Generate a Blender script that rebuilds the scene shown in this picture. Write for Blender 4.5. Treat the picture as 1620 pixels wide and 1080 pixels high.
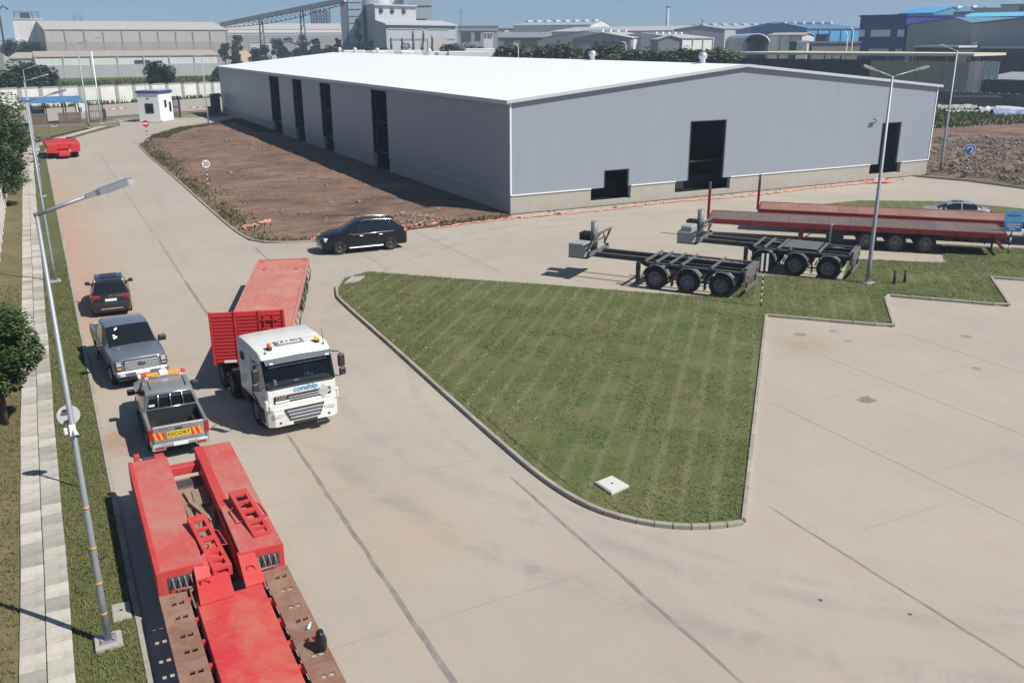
import bpy, bmesh, math, random
from mathutils import Vector, Matrix
R = math.radians
random.seed(7)
for o in list(bpy.data.objects): bpy.data.objects.remove(o)
sc = bpy.context.scene
C = sc.collection
ORD = 'first second third fourth fifth sixth seventh eighth ninth tenth eleventh twelfth thirteenth fourteenth fifteenth sixteenth seventeenth eighteenth nineteenth twentieth twenty-first twenty-second twenty-third twenty-fourth twenty-fifth twenty-sixth'.split()

# ------------------------------------------------------------------ camera
CAM_H, FPX, PITCH, ROLL, YAW = 12.5, 1439.14, 0.318662, -0.004285, 0.470462
FW = Vector((math.sin(YAW)*math.cos(PITCH), math.cos(YAW)*math.cos(PITCH), -math.sin(PITCH)))
RT0 = Vector((math.cos(YAW), -math.sin(YAW), 0)); UP0 = RT0.cross(FW)
RT = RT0*math.cos(ROLL) + UP0*math.sin(ROLL); UP = UP0*math.cos(ROLL) - RT0*math.sin(ROLL)
cd = bpy.data.cameras.new('camera'); cam = bpy.data.objects.new('camera', cd); C.objects.link(cam)
cam.matrix_world = Matrix(((RT.x, UP.x, -FW.x, 0), (RT.y, UP.y, -FW.y, 0), (RT.z, UP.z, -FW.z, CAM_H), (0, 0, 0, 1)))
cd.sensor_width = 36; cd.lens = FPX/1620*36; cd.clip_start = .1; cd.clip_end = 20000
sc.camera = cam

# ------------------------------------------------------------------ sky, sun, exposure
SUN_AZ, SUN_EL = 142.0, 49.0          # clockwise from +Y
w = bpy.data.worlds.new('World'); sc.world = w; w.use_nodes = True
wn = w.node_tree.nodes; wl = w.node_tree.links
bg = wn['Background']; sky = wn.new('ShaderNodeTexSky'); sky.sky_type = 'NISHITA'
sky.sun_disc = False; sky.sun_elevation = R(SUN_EL); sky.sun_rotation = R(SUN_AZ)
sky.altitude = 0; sky.air_density = 1.0; sky.dust_density = 0.1; sky.ozone_density = 4.0
tcw = wn.new('ShaderNodeTexCoord'); mpw = wn.new('ShaderNodeMapping'); mpw.inputs['Location'].default_value = (0, 0, .085); wl.new(tcw.outputs['Generated'], mpw.inputs[0]); wl.new(mpw.outputs[0], sky.inputs[0]); wl.new(sky.outputs[0], bg.inputs[0]); bg.inputs[1].default_value = 0.074
sl = bpy.data.lights.new('sun', 'SUN'); sun = bpy.data.objects.new('sun', sl); C.objects.link(sun)
sl.energy = 4.9; sl.angle = R(.53); sl.color = (1, .955, .89)
sd = Vector((math.sin(R(SUN_AZ))*math.cos(R(SUN_EL)), math.cos(R(SUN_AZ))*math.cos(R(SUN_EL)), math.sin(R(SUN_EL))))
sun.rotation_euler = (-sd).to_track_quat('-Z', 'Y').to_euler()
vs = sc.view_settings; vs.view_transform = 'Standard'; vs.look = 'None'; vs.exposure = 0.30; vs.gamma = 1; vs.use_curve_mapping = False
sc.render.engine = 'CYCLES'; sc.cycles.max_bounces = 6; sc.cycles.diffuse_bounces = 3; sc.cycles.glossy_bounces = 3; sc.cycles.volume_bounces = 0; sc.cycles.transparent_max_bounces = 8

# ------------------------------------------------------------------ helpers
def ray(x, y): return FW + (x-810)/FPX*RT + (540-y)/FPX*UP
def G(x, y, z=0.0):                        # photo pixel -> point on the horizontal plane at height z
    d = ray(x, y); t = (z-CAM_H)/d.z; return Vector((d.x*t, d.y*t, z))
def far(x, y, dist):                       # photo pixel at a horizontal distance from the camera
    d = ray(x, y); t = dist/math.hypot(d.x, d.y); return Vector((d.x*t, d.y*t, CAM_H+d.z*t))
MESH = {}
class MB:
    def __init__(s): s.v = []; s.f = []; s.sm = []
    def add(s, vs, fs, smooth=False):
        b = len(s.v); s.v += [tuple(v) for v in vs]
        for f in fs: s.f.append(tuple(i+b for i in f)); s.sm.append(smooth)
        return s
    def box(s, x0, x1, y0, y1, z0, z1, m=None):
        vs = [Vector(p) for p in ((x0,y0,z0),(x1,y0,z0),(x1,y1,z0),(x0,y1,z0),(x0,y0,z1),(x1,y0,z1),(x1,y1,z1),(x0,y1,z1))]
        if m is not None: vs = [m @ v for v in vs]
        return s.add(vs, ((0,3,2,1),(4,5,6,7),(0,1,5,4),(1,2,6,5),(2,3,7,6),(3,0,4,7)))
    def bbox(s, x0, x1, y0, y1, z0, z1, b=.03, m=None):     # box with chamfered vertical and top edges
        def ring(d, z): return [(x0+d,y0+b,z),(x0+b,y0+d,z),(x1-b,y0+d,z),(x1-d,y0+b,z),(x1-d,y1-b,z),(x1-b,y1-d,z),(x0+b,y1-d,z),(x0+d,y1-b,z)]
        rs = [ring(0, z0), ring(0, z1-b), ring(b*.7, z1)]
        vs = [Vector(p) for r in rs for p in r]
        if m is not None: vs = [m @ v for v in vs]
        fs = [tuple(range(7, -1, -1)), tuple(range(16, 24))]
        for k in range(2):
            for i in range(8): j = (i+1) % 8; fs.append((k*8+i, k*8+j, k*8+8+j, k*8+8+i))
        return s.add(vs, fs)
    def prism(s, poly, z0, z1, m=None):                     # polygon in xy extruded in z
        n = len(poly); vs = [Vector((p[0], p[1], z0)) for p in poly]+[Vector((p[0], p[1], z1)) for p in poly]
        if m is not None: vs = [m @ v for v in vs]
        return s.add(vs, [tuple(range(n-1, -1, -1)), tuple(range(n, 2*n))]+[(i, (i+1) % n, n+(i+1) % n, n+i) for i in range(n)])
    def xprism(s, poly, y0, y1):                            # polygon in xz extruded along y
        n = len(poly); vs = [(p[0], y0, p[1]) for p in poly]+[(p[0], y1, p[1]) for p in poly]
        return s.add(vs, [tuple(range(n)), tuple(range(2*n-1, n-1, -1))]+[((i+1) % n, i, n+i, n+(i+1) % n) for i in range(n)])
    def yprism(s, poly, x0, x1):                            # polygon in yz extruded along x
        n = len(poly); vs = [(x0, p[0], p[1]) for p in poly]+[(x1, p[0], p[1]) for p in poly]
        return s.add(vs, [tuple(range(n-1, -1, -1)), tuple(range(n, 2*n))]+[(i, (i+1) % n, n+(i+1) % n, n+i) for i in range(n)])
    def tube(s, pts, rad, n=8, cap=True, smooth=True):
        pts = [Vector(p) for p in pts]; rr = rad if isinstance(rad, (list, tuple)) else [rad]*len(pts)
        vs = []; prev = None
        for i, p in enumerate(pts):
            d = (pts[min(i+1, len(pts)-1)]-pts[max(i-1, 0)]).normalized()
            if prev is None: a = Vector((0, 0, 1)) if abs(d.z) < .9 else Vector((1, 0, 0)); u = d.cross(a).normalized()
            else: u = (prev - d*prev.dot(d)).normalized()
            prev = u; v = d.cross(u)
            vs += [p + (u*math.cos(2*math.pi*k/n)+v*math.sin(2*math.pi*k/n))*rr[i] for k in range(n)]
        fs = []
        for i in range(len(pts)-1):
            for k in range(n): j = (k+1) % n; fs.append((i*n+k, i*n+j, i*n+n+j, i*n+n+k))
        s.add(vs, fs, smooth)
        if cap:
            b = len(s.v)-len(vs); s.f.append(tuple(b+k for k in range(n-1, -1, -1))); s.f.append(tuple(b+len(vs)-n+k for k in range(n))); s.sm += [False, False]
        return s
    def bar(s, a, b, w, h):                                 # rectangular bar from a to b
        a = Vector(a); b = Vector(b); d = (b-a).normalized(); up = Vector((0, 0, 1)) if abs(d.z) < .95 else Vector((1, 0, 0))
        u = d.cross(up).normalized()*w/2; v = u.cross(d).normalized()*h/2
        vs = [a-u-v, a+u-v, a+u+v, a-u+v, b-u-v, b+u-v, b+u+v, b-u+v]
        return s.add(vs, ((0,3,2,1),(4,5,6,7),(0,1,5,4),(1,2,6,5),(2,3,7,6),(3,0,4,7)))
    def lathe(s, prof, n=24, axis='y', c=(0, 0, 0), smooth=True):   # profile (r, t): radius and position along the axis
        vs = []; m = len(prof)
        for k in range(n):
            a = 2*math.pi*k/n; ca, sa = math.cos(a), math.sin(a)
            for r, t in prof:
                p = (r*ca, t, r*sa) if axis == 'y' else ((r*ca, r*sa, t) if axis == 'z' else (t, r*ca, r*sa))
                vs.append((p[0]+c[0], p[1]+c[1], p[2]+c[2]))
        fs = [(k*m+i, k*m+i+1, ((k+1) % n)*m+i+1, ((k+1) % n)*m+i) for k in range(n) for i in range(m-1)]
        return s.add(vs, fs, smooth)
    def quad(s, a, b, c, d): return s.add([a, b, c, d], [(0, 1, 2, 3)])
    def mesh(s, name):
        me = bpy.data.meshes.new(name); me.from_pydata(s.v, [], s.f)
        if any(s.sm): me.polygons.foreach_set('use_smooth', s.sm)
        me.update(); return me
    def build(s, name, m, parent=None, **k):
        return mk(name, s.mesh(name), m, parent, **k)
def fixn(me):
    bm = bmesh.new(); bm.from_mesh(me); bmesh.ops.recalc_face_normals(bm, faces=bm.faces); bm.to_mesh(me); bm.free()
def mk(name, me, m, parent=None, loc=None, rot=None, label=None, cat=None, group=None, kind=None):
    o = bpy.data.objects.new(name, me); C.objects.link(o)
    if m is not None and not me.materials: me.materials.append(m)
    if parent is not None: o.parent = parent
    if loc is not None: o.location = loc
    if rot is not None: o.rotation_euler = rot
    tag(o, label, cat, group, kind); return o
def tag(o, label=None, cat=None, group=None, kind=None):
    if label: o['label'] = label
    if cat: o['category'] = cat
    if group: o['group'] = group
    if kind: o['kind'] = kind
    return o
def thing(name, label, cat, loc=(0, 0, 0), rz=0, group=None):
    o = bpy.data.objects.new(name, None); C.objects.link(o); o.empty_display_size = .3
    o.location = loc; o.rotation_euler = (0, 0, rz); return tag(o, label, cat, group)
def children(o): return [c for c in bpy.data.objects if c.parent == o]
def copy_tree(o, parent=None):
    c = o.copy(); C.objects.link(c); c.parent = parent
    for ch in children(o): copy_tree(ch, c)
    return c
def text_part(txt, size, m, parent, mw, name='lettering', ext=.004, font_shear=0, sx=1.0, bold=.012, space=1.0):
    cu = bpy.data.curves.new(name, 'FONT'); cu.body = txt; cu.size = size; cu.extrude = ext; cu.align_x = 'CENTER'; cu.align_y = 'CENTER'
    cu.shear = font_shear; cu.offset = size*bold; cu.space_character = space; cu.resolution_u = 3
    t = bpy.data.objects.new('tmp', cu); C.objects.link(t)
    dg = bpy.context.evaluated_depsgraph_get(); me = bpy.data.meshes.new_from_object(t.evaluated_get(dg))
    bpy.data.objects.remove(t); me.transform(mw @ Matrix.Diagonal((sx, 1, 1, 1))); me.materials.clear()
    return mk(name, me, m, parent)

# ------------------------------------------------------------------ materials
def nt(name):
    m = bpy.data.materials.new(name); m.use_nodes = True; n = m.node_tree.nodes; return m, n, m.node_tree.links, n['Principled BSDF']
def noise(n, l, vec, scale, detail=4, rough=.6, dist=0):
    t = n.new('ShaderNodeTexNoise'); t.inputs['Scale'].default_value = scale; t.inputs['Detail'].default_value = detail
    t.inputs['Roughness'].default_value = rough; t.inputs['Distortion'].default_value = dist; l.new(vec, t.inputs['Vector']); return t.outputs['Fac']
def ramp(n, l, fac, stops, interp='LINEAR'):
    r = n.new('ShaderNodeValToRGB'); r.color_ramp.interpolation = interp; l.new(fac, r.inputs[0]); e = r.color_ramp.elements
    while len(e) < len(stops): e.new(.5)
    for i, (p, c) in enumerate(stops):
        e[i].position = p; e[i].color = (c, c, c, 1) if not isinstance(c, (tuple, list)) else (*c[:3], 1)
    return r.outputs[0]
def mix(n, l, fac, a, b, mode='MIX'):
    x = n.new('ShaderNodeMix'); x.data_type = 'RGBA'; x.blend_type = mode
    for s, v in ((0, fac), (6, a), (7, b)):
        if isinstance(v, (int, float)): x.inputs[s].default_value = v
        elif isinstance(v, (tuple, list)): x.inputs[s].default_value = (*v[:3], 1)
        else: l.new(v, x.inputs[s])
    return x.outputs[2]
def mapping(n, l, vec, scale=(1, 1, 1), rot=(0, 0, 0)):
    m = n.new('ShaderNodeMapping'); m.inputs['Scale'].default_value = scale; m.inputs['Rotation'].default_value = rot; l.new(vec, m.inputs[0]); return m.outputs[0]
def bump(n, l, b, h, strength=.3, dist=.02):
    x = n.new('ShaderNodeBump'); x.inputs['Strength'].default_value = strength; x.inputs['Distance'].default_value = dist
    l.new(h, x.inputs['Height']); l.new(x.outputs[0], b.inputs['Normal'])
def pos(n): return n.new('ShaderNodeNewGeometry').outputs['Position']
def oc(n): return n.new('ShaderNodeTexCoord').outputs['Object']
def mat(name, col, rough=.55, metal=0, var=.14, scale=2.5, bmp=0, bscale=30, coat=0, dirt=None, dscale=1.2, damt=.55, spec=.5, per_obj=0, scr=None):
    m, n, l, b = nt(name); v = oc(n)
    f = noise(n, l, v, scale, 6, .65)
    c = mix(n, l, f, tuple(x*(1-var) for x in col), tuple(min(1, x*(1+var)) for x in col))
    if dirt:
        f2 = ramp(n, l, noise(n, l, v, dscale, 7, .7, .4), [(.42, 0), (.72, damt)]); c = mix(n, l, f2, c, dirt)
    if scr:      # fine wear: (mapping scale, colour, amount)
        s1 = noise(n, l, mapping(n, l, v, scr[0]), 3.0, 5, .75, .3); c = mix(n, l, ramp(n, l, s1, [(.52, 0), (.68, scr[2])]), c, scr[1])
        s2 = noise(n, l, v, 38, 3, .7); c = mix(n, l, ramp(n, l, s2, [(.62, 0), (.72, scr[2]*.5)]), c, tuple(x*.4 for x in scr[1]))
    if per_obj:
        oi = n.new('ShaderNodeObjectInfo'); rr = ramp(n, l, oi.outputs['Random'], [(0, 1-per_obj), (1, 1+per_obj*.6)]); c = mix(n, l, 1.0, c, rr, 'MULTIPLY')
    l.new(c, b.inputs['Base Color'])
    b.inputs['Metallic'].default_value = metal; b.inputs['Specular IOR Level'].default_value = spec
    rr = ramp(n, l, f, [(0, max(0, rough-.08)), (1, min(1, rough+.1))]); l.new(rr, b.inputs['Roughness'])
    if coat: b.inputs['Coat Weight'].default_value = coat; b.inputs['Coat Roughness'].default_value = .06
    if bmp: bump(n, l, b, noise(n, l, v, bscale, 4), bmp, .02)
    return m
def glass(name, col=(.01, .013, .016)):
    m, n, l, b = nt(name); b.inputs['Base Color'].default_value = (*col, 1); b.inputs['Roughness'].default_value = .06; b.inputs['IOR'].default_value = 1.5; return m
def emis(name, col, e):
    m, n, l, b = nt(name); b.inputs['Base Color'].default_value = (*col, 1); b.inputs['Emission Color'].default_value = (*col, 1); b.inputs['Emission Strength'].default_value = e; return m
def cladding(name, col, ribs=3.0, strength=.25, var=.06, axis=0, rough=.45, streak=.12):
    m, n, l, b = nt(name); v = oc(n)
    wv = n.new('ShaderNodeTexWave'); wv.wave_type = 'BANDS'; wv.bands_direction = 'XYZ'[axis]; wv.inputs['Scale'].default_value = ribs; wv.inputs['Distortion'].default_value = 0; l.new(v, wv.inputs['Vector'])
    f = noise(n, l, v, .25, 4); c = mix(n, l, f, tuple(x*(1-var) for x in col), tuple(min(1, x*(1+var)) for x in col))
    bd = noise(n, l, mapping(n, l, v, (.9, .9, .004)), 1.0, 2, .5); c = mix(n, l, 1.0, c, ramp(n, l, bd, [(.35, .98), (.65, 1.015)]), 'MULTIPLY')
    st = noise(n, l, mapping(n, l, v, (1.5, 1.5, .08)), 1.0, 5, .7)
    c = mix(n, l, ramp(n, l, st, [(.4, 0), (.75, streak)]), c, tuple(x*.55 for x in col))
    l.new(c, b.inputs['Base Color']); b.inputs['Roughness'].default_value = rough
    bump(n, l, b, wv.outputs['Fac'], strength, .03); return m
# ------------------------------------------------------------------ ground materials
def m_concrete():
    m, n, l, b = nt('yard concrete'); p = pos(n)
    big = noise(n, l, p, .11, 5, .6, .3); mid = noise(n, l, p, .55, 6, .65, .5); fine = noise(n, l, p, 9, 5, .7)
    c = mix(n, l, ramp(n, l, big, [(.3, 0), (.7, 1)]), (.357, .318, .262), (.415, .366, .298))
    c = mix(n, l, ramp(n, l, mid, [(.48, 0), (.78, .35)]), c, (.295, .275, .245))
    warm = noise(n, l, mapping(n, l, p, (1, .35, 1), (0, 0, .25)), .32, 5, .65, .8)
    c = mix(n, l, ramp(n, l, warm, [(.48, 0), (.72, .5)]), c, (.385, .30, .215))
    # polished wheel tracks along the lanes
    tr = noise(n, l, mapping(n, l, p, (1.3, .05, 1)), .8, 4, .6); c = mix(n, l, ramp(n, l, tr, [(.5, 0), (.74, .25)]), c, (.285, .268, .242))
    # laterite dust carried along the left kerb
    sx = n.new('ShaderNodeSeparateXYZ'); l.new(p, sx.inputs[0])
    def mrange(v, a, bb, c0=0, c1=1):
        x = n.new('ShaderNodeMapRange'); x.inputs[1].default_value = a; x.inputs[2].default_value = bb; x.inputs[3].default_value = c0; x.inputs[4].default_value = c1; x.interpolation_type = 'SMOOTHSTEP'; l.new(v, x.inputs[0]); return x.outputs[0]
    def mul(a, bb, op='MULTIPLY'):
        x = n.new('ShaderNodeMath'); x.operation = op
        for i, v in enumerate((a, bb)):
            if isinstance(v, (int, float)): x.inputs[i].default_value = v
            else: l.new(v, x.inputs[i])
        return x.outputs[0]
    dx = mul(mrange(sx.outputs[0], 4.6, .5), mul(mrange(sx.outputs[1], 30, 48), mrange(sx.outputs[1], 120, 70)))
    ns = ramp(n, l, noise(n, l, mapping(n, l, p, (.45, 1.2, 1)), .8, 6, .7, 1), [(.3, .3), (.6, 1)])
    c = mix(n, l, mul(mul(dx, ns), .9), c, (.43, .26, .165))
    # turning tyre marks: thin arcs round the island corner
    for (cx, cy, rad, wd, amt) in ((34, 30, 27.6, .5, .5), (34, 30, 25.6, .45, .45), (30, 26, 19.2, .3, .4), (-16, 8, 29.5, .35, .3), (30, 27, 22.8, .8, .3)):
        d = n.new('ShaderNodeVectorMath'); d.operation = 'DISTANCE'; l.new(mapping(n, l, p, (1, 1, 0)), d.inputs[0]); d.inputs[1].default_value = (cx, cy, 0)
        e = mul(mul(d.outputs['Value'], rad, 'SUBTRACT'), 0, 'ADD'); e = mul(mul(e, 1, 'MULTIPLY'), 1); a = n.new('ShaderNodeMath'); a.operation = 'ABSOLUTE'; l.new(e, a.inputs[0])
        k = mul(mrange(a.outputs[0], wd, wd*.2), ramp(n, l, noise(n, l, p, .5, 6, .75, 1), [(.42, 0), (.62, 1)]))
        c = mix(n, l, mul(k, amt*.85), c, (.25, .235, .215))
    # oil spots and a brown spill
    wob = noise(n, l, p, 2.2, 4, .7)
    for (px, py, r, col, amt) in ((1372, 632, .36, (.17, .15, .125), .8), (1266, 529, .3, (.2, .18, .15), .75), (1275, 545, 1.2, (.34, .245, .155), .5), (1250, 560, .8, (.36, .265, .175), .4),
                                  (1318, 524, .2, (.2, .18, .15), .6), (1342, 539, .22, (.2, .18, .15), .6), (1528, 532, .26, (.19, .17, .15), .7), (1545, 583, .2, (.18, .16, .15), .6), (1298, 949, .07, (.06, .05, .05), .9),
                                  (1440, 971, .06, (.06, .05, .05), .9), (150, 452, .5, (.3, .16, .1), .6), (180, 700, 1.3, (.33, .2, .13), .7), (640, 860, 1.6, (.42, .31, .215), .4), (840, 900, .3, (.25, .24, .23), .5)):
        q = G(px, py); d = n.new('ShaderNodeVectorMath'); d.operation = 'DISTANCE'; l.new(mapping(n, l, p, (1, 1, 0)), d.inputs[0]); d.inputs[1].default_value = (q.x, q.y, 0)
        e = mul(d.outputs['Value'], mul(mul(wob, .5, 'SUBTRACT'), r*2.4), 'ADD'); c = mix(n, l, mul(mrange(e, r*1.05, r*.7) if r < .6 else mrange(e, r*1.5, r*.1), amt), c, col)
    spk = noise(n, l, p, 24, 3, .8); c = mix(n, l, ramp(n, l, spk, [(.68, 0), (.76, .25)]), c, (.24, .22, .19))
    g = ramp(n, l, fine, [(.3, .95), (.7, 1.03)]); c = mix(n, l, 1.0, c, g, 'MULTIPLY')
    l.new(c, b.inputs['Base Color']); b.inputs['Roughness'].default_value = .82; b.inputs['Specular IOR Level'].default_value = .3
    bump(n, l, b, noise(n, l, p, 35, 3), .12, .01); return m
def m_grass(name, a, bcol, dry, dryamt=(.5, .8), rows=None):
    m, n, l, b = nt(name); p = pos(n)
    f = noise(n, l, p, .5, 6, .7, .4); g = noise(n, l, p, 6, 6, .75); h = noise(n, l, p, 26, 3, .7)
    c = mix(n, l, ramp(n, l, g, [(.3, 0), (.7, 1)]), a, bcol)
    c = mix(n, l, ramp(n, l, f, [(dryamt[0], 0), (dryamt[1], .75)]), c, dry)
    if rows:
        wv = n.new('ShaderNodeTexWave'); wv.wave_type = 'BANDS'; wv.bands_direction = 'X'; wv.inputs['Scale'].default_value = rows; wv.inputs['Distortion'].default_value = .5; wv.inputs['Detail'].default_value = 4; wv.inputs['Detail Scale'].default_value = 2.5
        l.new(mapping(n, l, p, (1, 1, 1), (0, 0, R(42))), wv.inputs['Vector'])
        k = n.new('ShaderNodeMath'); k.operation = 'MULTIPLY'; l.new(ramp(n, l, wv.outputs['Fac'], [(.74, 0), (.96, .42)]), k.inputs[0])
        l.new(ramp(n, l, noise(n, l, p, .22, 4, .6), [(.36, .1), (.6, 1)]), k.inputs[1]); c = mix(n, l, k.outputs[0], c, (.23, .215, .12))
    c = mix(n, l, 1.0, c, ramp(n, l, h, [(.3, .72), (.7, 1.2)]), 'MULTIPLY')
    l.new(c, b.inputs['Base Color']); b.inputs['Roughness'].default_value = .9; b.inputs['Specular IOR Level'].default_value = .15
    bump(n, l, b, h, .7, .05); return m
def m_dirt(name, a, bcol, dark, grassy=None):
    m, n, l, b = nt(name); p = pos(n)
    f = noise(n, l, p, .14, 8, .68, 1.0); g = noise(n, l, mapping(n, l, p, (.35, 1, 1), (0, 0, .6)), .9, 8, .75, .9); h = noise(n, l, p, 14, 4, .7)
    c = mix(n, l, ramp(n, l, f, [(.38, 0), (.62, 1)]), a, bcol); c = mix(n, l, ramp(n, l, g, [(.5, 0), (.64, .85)]), c, dark); c = mix(n, l, ramp(n, l, noise(n, l, p, .45, 5, .6), [(.55, 0), (.7, .4)]), c, (bcol[0]*1.15, bcol[1]*.82, bcol[2]*.72))
    if grassy: c = mix(n, l, ramp(n, l, noise(n, l, p, .16, 6, .7, .5), [(.47, 0), (.6, .85)]), c, grassy)
    c = mix(n, l, 1.0, c, ramp(n, l, h, [(.3, .75), (.7, 1.18)]), 'MULTIPLY'); l.new(c, b.inputs['Base Color']); b.inputs['Roughness'].default_value = .95; b.inputs['Specular IOR Level'].default_value = .15
    bump(n, l, b, h, .45, .06); return m
CONC = m_concrete()
LAWN = m_grass('island lawn', (.08, .108, .036), (.13, .152, .055), (.205, .178, .085), (.44, .72), rows=.349)
VERGE = m_grass('verge grass', (.082, .10, .034), (.135, .138, .052), (.2, .165, .085), (.48, .78))
DRYG = m_grass('dry roadside grass', (.11, .11, .042), (.17, .145, .07), (.24, .19, .11), (.38, .7))
FIELD = m_grass('rough field', (.07, .105, .03), (.12, .15, .045), (.19, .17, .075), (.5, .8))
DIRT = m_dirt('bare laterite soil', (.15, .098, .072), (.26, .172, .124), (.07, .048, .037))
RUBBLE = m_dirt('rubble soil', (.12, .09, .068), (.22, .175, .135), (.05, .04, .032))
PLAIN = m_dirt('open ground', (.25, .21, .15), (.30, .26, .19), (.16, .13, .085), (.09, .115, .04))
KERB = mat('kerb concrete', (.36, .33, .28), .85, var=.2, scale=4, dirt=(.2, .17, .13), dscale=2.5, damt=.6, per_obj=.14, bmp=.2, spec=.2)
SLAB = mat('paving slab', (.47, .44, .375), .85, var=.16, scale=3, dirt=(.22, .2, .16), dscale=1.6, damt=.6, per_obj=.3, bmp=.2, spec=.2)
JOINT = mat('joint sealant', (.2, .185, .16), .8, var=.35, scale=3, dirt=(.33, .3, .26), dscale=2.2, damt=.8)
JOINT2 = mat('saw cut joint', (.26, .24, .205), .85, var=.2, scale=3, dirt=(.36, .32, .26), dscale=1.5, damt=.95)
STREET = mat('outer street', (.34, .31, .27), .85, var=.2, scale=.2, dirt=(.4, .32, .24), dscale=.1, damt=.6, spec=.2)
def inside(x, y, poly):
    r = False; j = len(poly)-1
    for i in range(len(poly)):
        a, b = poly[i], poly[j]
        if (a[1] > y) != (b[1] > y) and x < (b[0]-a[0])*(y-a[1])/(b[1]-a[1])+a[0]: r = not r
        j = i
    return r
def edged(x, y, poly):
    best = 1e9
    for i in range(len(poly)):
        a = poly[i]; b = poly[(i+1) % len(poly)]; dx, dy = b[0]-a[0], b[1]-a[1]; L = dx*dx+dy*dy or 1e-9
        t = max(0, min(1, ((x-a[0])*dx+(y-a[1])*dy)/L)); best = min(best, math.hypot(x-a[0]-t*dx, y-a[1]-t*dy))
    return best
def sheet(name, poly, z, m, kind='structure', **k):
    vs = [Vector((p[0], p[1], z)) for p in poly]; tris = tessellate_polygon([vs]); me = bpy.data.meshes.new(name)
    up = lambda t: t if (vs[t[1]]-vs[t[0]]).cross(vs[t[2]]-vs[t[0]]).z > 0 else t[::-1]
    me.from_pydata([tuple(v) for v in vs], [], [up(tuple(t)) for t in tris]); return mk(name, me, m, kind=kind, **k)
from mathutils import noise as mn
from mathutils.geometry import tessellate_polygon
def terrain(name, poly, z0, amp, step, freq, m, kind='structure', fade=1.2, seed=0, **k):
    xs = [p[0] for p in poly]; ys = [p[1] for p in poly]; x0, y0 = min(xs), min(ys); nx = int((max(xs)-x0)/step)+1; ny = int((max(ys)-y0)/step)+1
    idx = {}; v = []; f = []
    def vert(i, j):
        if (i, j) not in idx:
            x, y = x0+i*step, y0+j*step; d = edged(x, y, poly) if inside(x, y, poly) else 0
            h = mn.fractal(Vector((x*freq, y*freq, seed)), .9, 2.1, 5)*.5+.25 + .35*mn.noise(Vector((x*freq*3.1, y*freq*3.1, seed+5)))
            idx[(i, j)] = len(v); v.append((x, y, z0-.006+max(0, min(1, d/fade))*(amp*h+.012)))
        return idx[(i, j)]
    for i in range(nx):
        for j in range(ny):
            if all(inside(x0+(i+a)*step, y0+(j+b)*step, poly) for a in (0, 1) for b in (0, 1)): f.append((vert(i, j), vert(i+1, j), vert(i+1, j+1), vert(i, j+1)))
    me = bpy.data.meshes.new(name); me.from_pydata(v, [], f); me.polygons.foreach_set('use_smooth', [True]*len(f)); return mk(name, me, m, kind=kind, **k)
def tufts(name, poly, count, m, h=(.04, .09), wdt=.03, blades=3, keep=None, z=0.1, seed=1, parent=None, label=None, cat='grass', edge=.1, lean=.6):
    rnd = random.Random(seed); xs = [p[0] for p in poly]; ys = [p[1] for p in poly]; v = []; f = []; c = 0; tries = 0
    while c < count and tries < count*6:
        tries += 1; x = rnd.uniform(min(xs), max(xs)); y = rnd.uniform(min(ys), max(ys))
        if not inside(x, y, poly) or (keep and not keep(x, y, rnd)): continue
        c += 1
        for _ in range(blades):
            a = rnd.uniform(0, 6.283); hh = rnd.uniform(*h); lx, ly = math.cos(a)*hh*lean*rnd.uniform(.3, 1.4), math.sin(a)*hh*lean*rnd.uniform(.3, 1.4); ox, oy = -math.sin(a)*wdt*.5, math.cos(a)*wdt*.5
            px, py = x+rnd.uniform(-.04, .04), y+rnd.uniform(-.04, .04); i = len(v)
            v += [(px-ox, py-oy, z), (px+ox, py+oy, z), (px+lx, py+ly, z+hh)]; f.append((i, i+1, i+2))
    me = bpy.data.meshes.new(name); me.from_pydata(v, [], f); return mk(name, me, m, parent, label=label, cat=None if parent else cat, kind='stuff')

# ------------------------------------------------------------------ ground sheets
bm_ = MB(); bm_.quad((-6000, -3000, -.12), (7000, -3000, -.12), (7000, 9000, -.12), (-6000, 9000, -.12)); bm_.build('ground', PLAIN, kind='structure')
YARD = [(.5, -30), (140, -30), (140, 46), (76.4, 48), (75.9, 56), (74.2, 60.2), (74.2, 61.0), (31.0, 61.0), (30.3, 60), (21.7, 59.2), (15.6, 58.1), (12.2, 59.5), (11.4, 61), (11.18, 65), (11.15, 75), (11.2, 97), (11.0, 116), (11.3, 127.5), (14.2, 140), (19.1, 150.8), (25.2, 156.4), (29.5, 163), (32, 172),
        (12.5, 172), (11.64, 158.8), (5.49, 144.9), (1.14, 131.5), (.5, 125)]
yard = sheet('concrete_yard', YARD, 0.0, CONC)
# the street outside the gate and the field behind the white wall
WA, WB = Vector((-2.2, 212.8, 0)), Vector((40.8, 238.5, 0)); WD = (WB-WA).normalized(); WN = Vector((WD.y, -WD.x, 0))
def wp(t, off): q = WA+WD*t+WN*off; return (q.x, q.y)
sheet('outer_street', [wp(-60, 4), wp(140, 4), wp(140, 33), wp(58, 33), wp(40, 41), wp(2, 34), wp(-60, 33)], -.03, STREET)
sheet('street_verge', [wp(-60, .3), wp(140, .3), wp(140, 4), wp(-60, 4)], -.035, FIELD)
sheet('field', [wp(-90, -.4), wp(190, -.4), wp(190, -150), wp(-90, -150)], -.04, FIELD)

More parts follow.
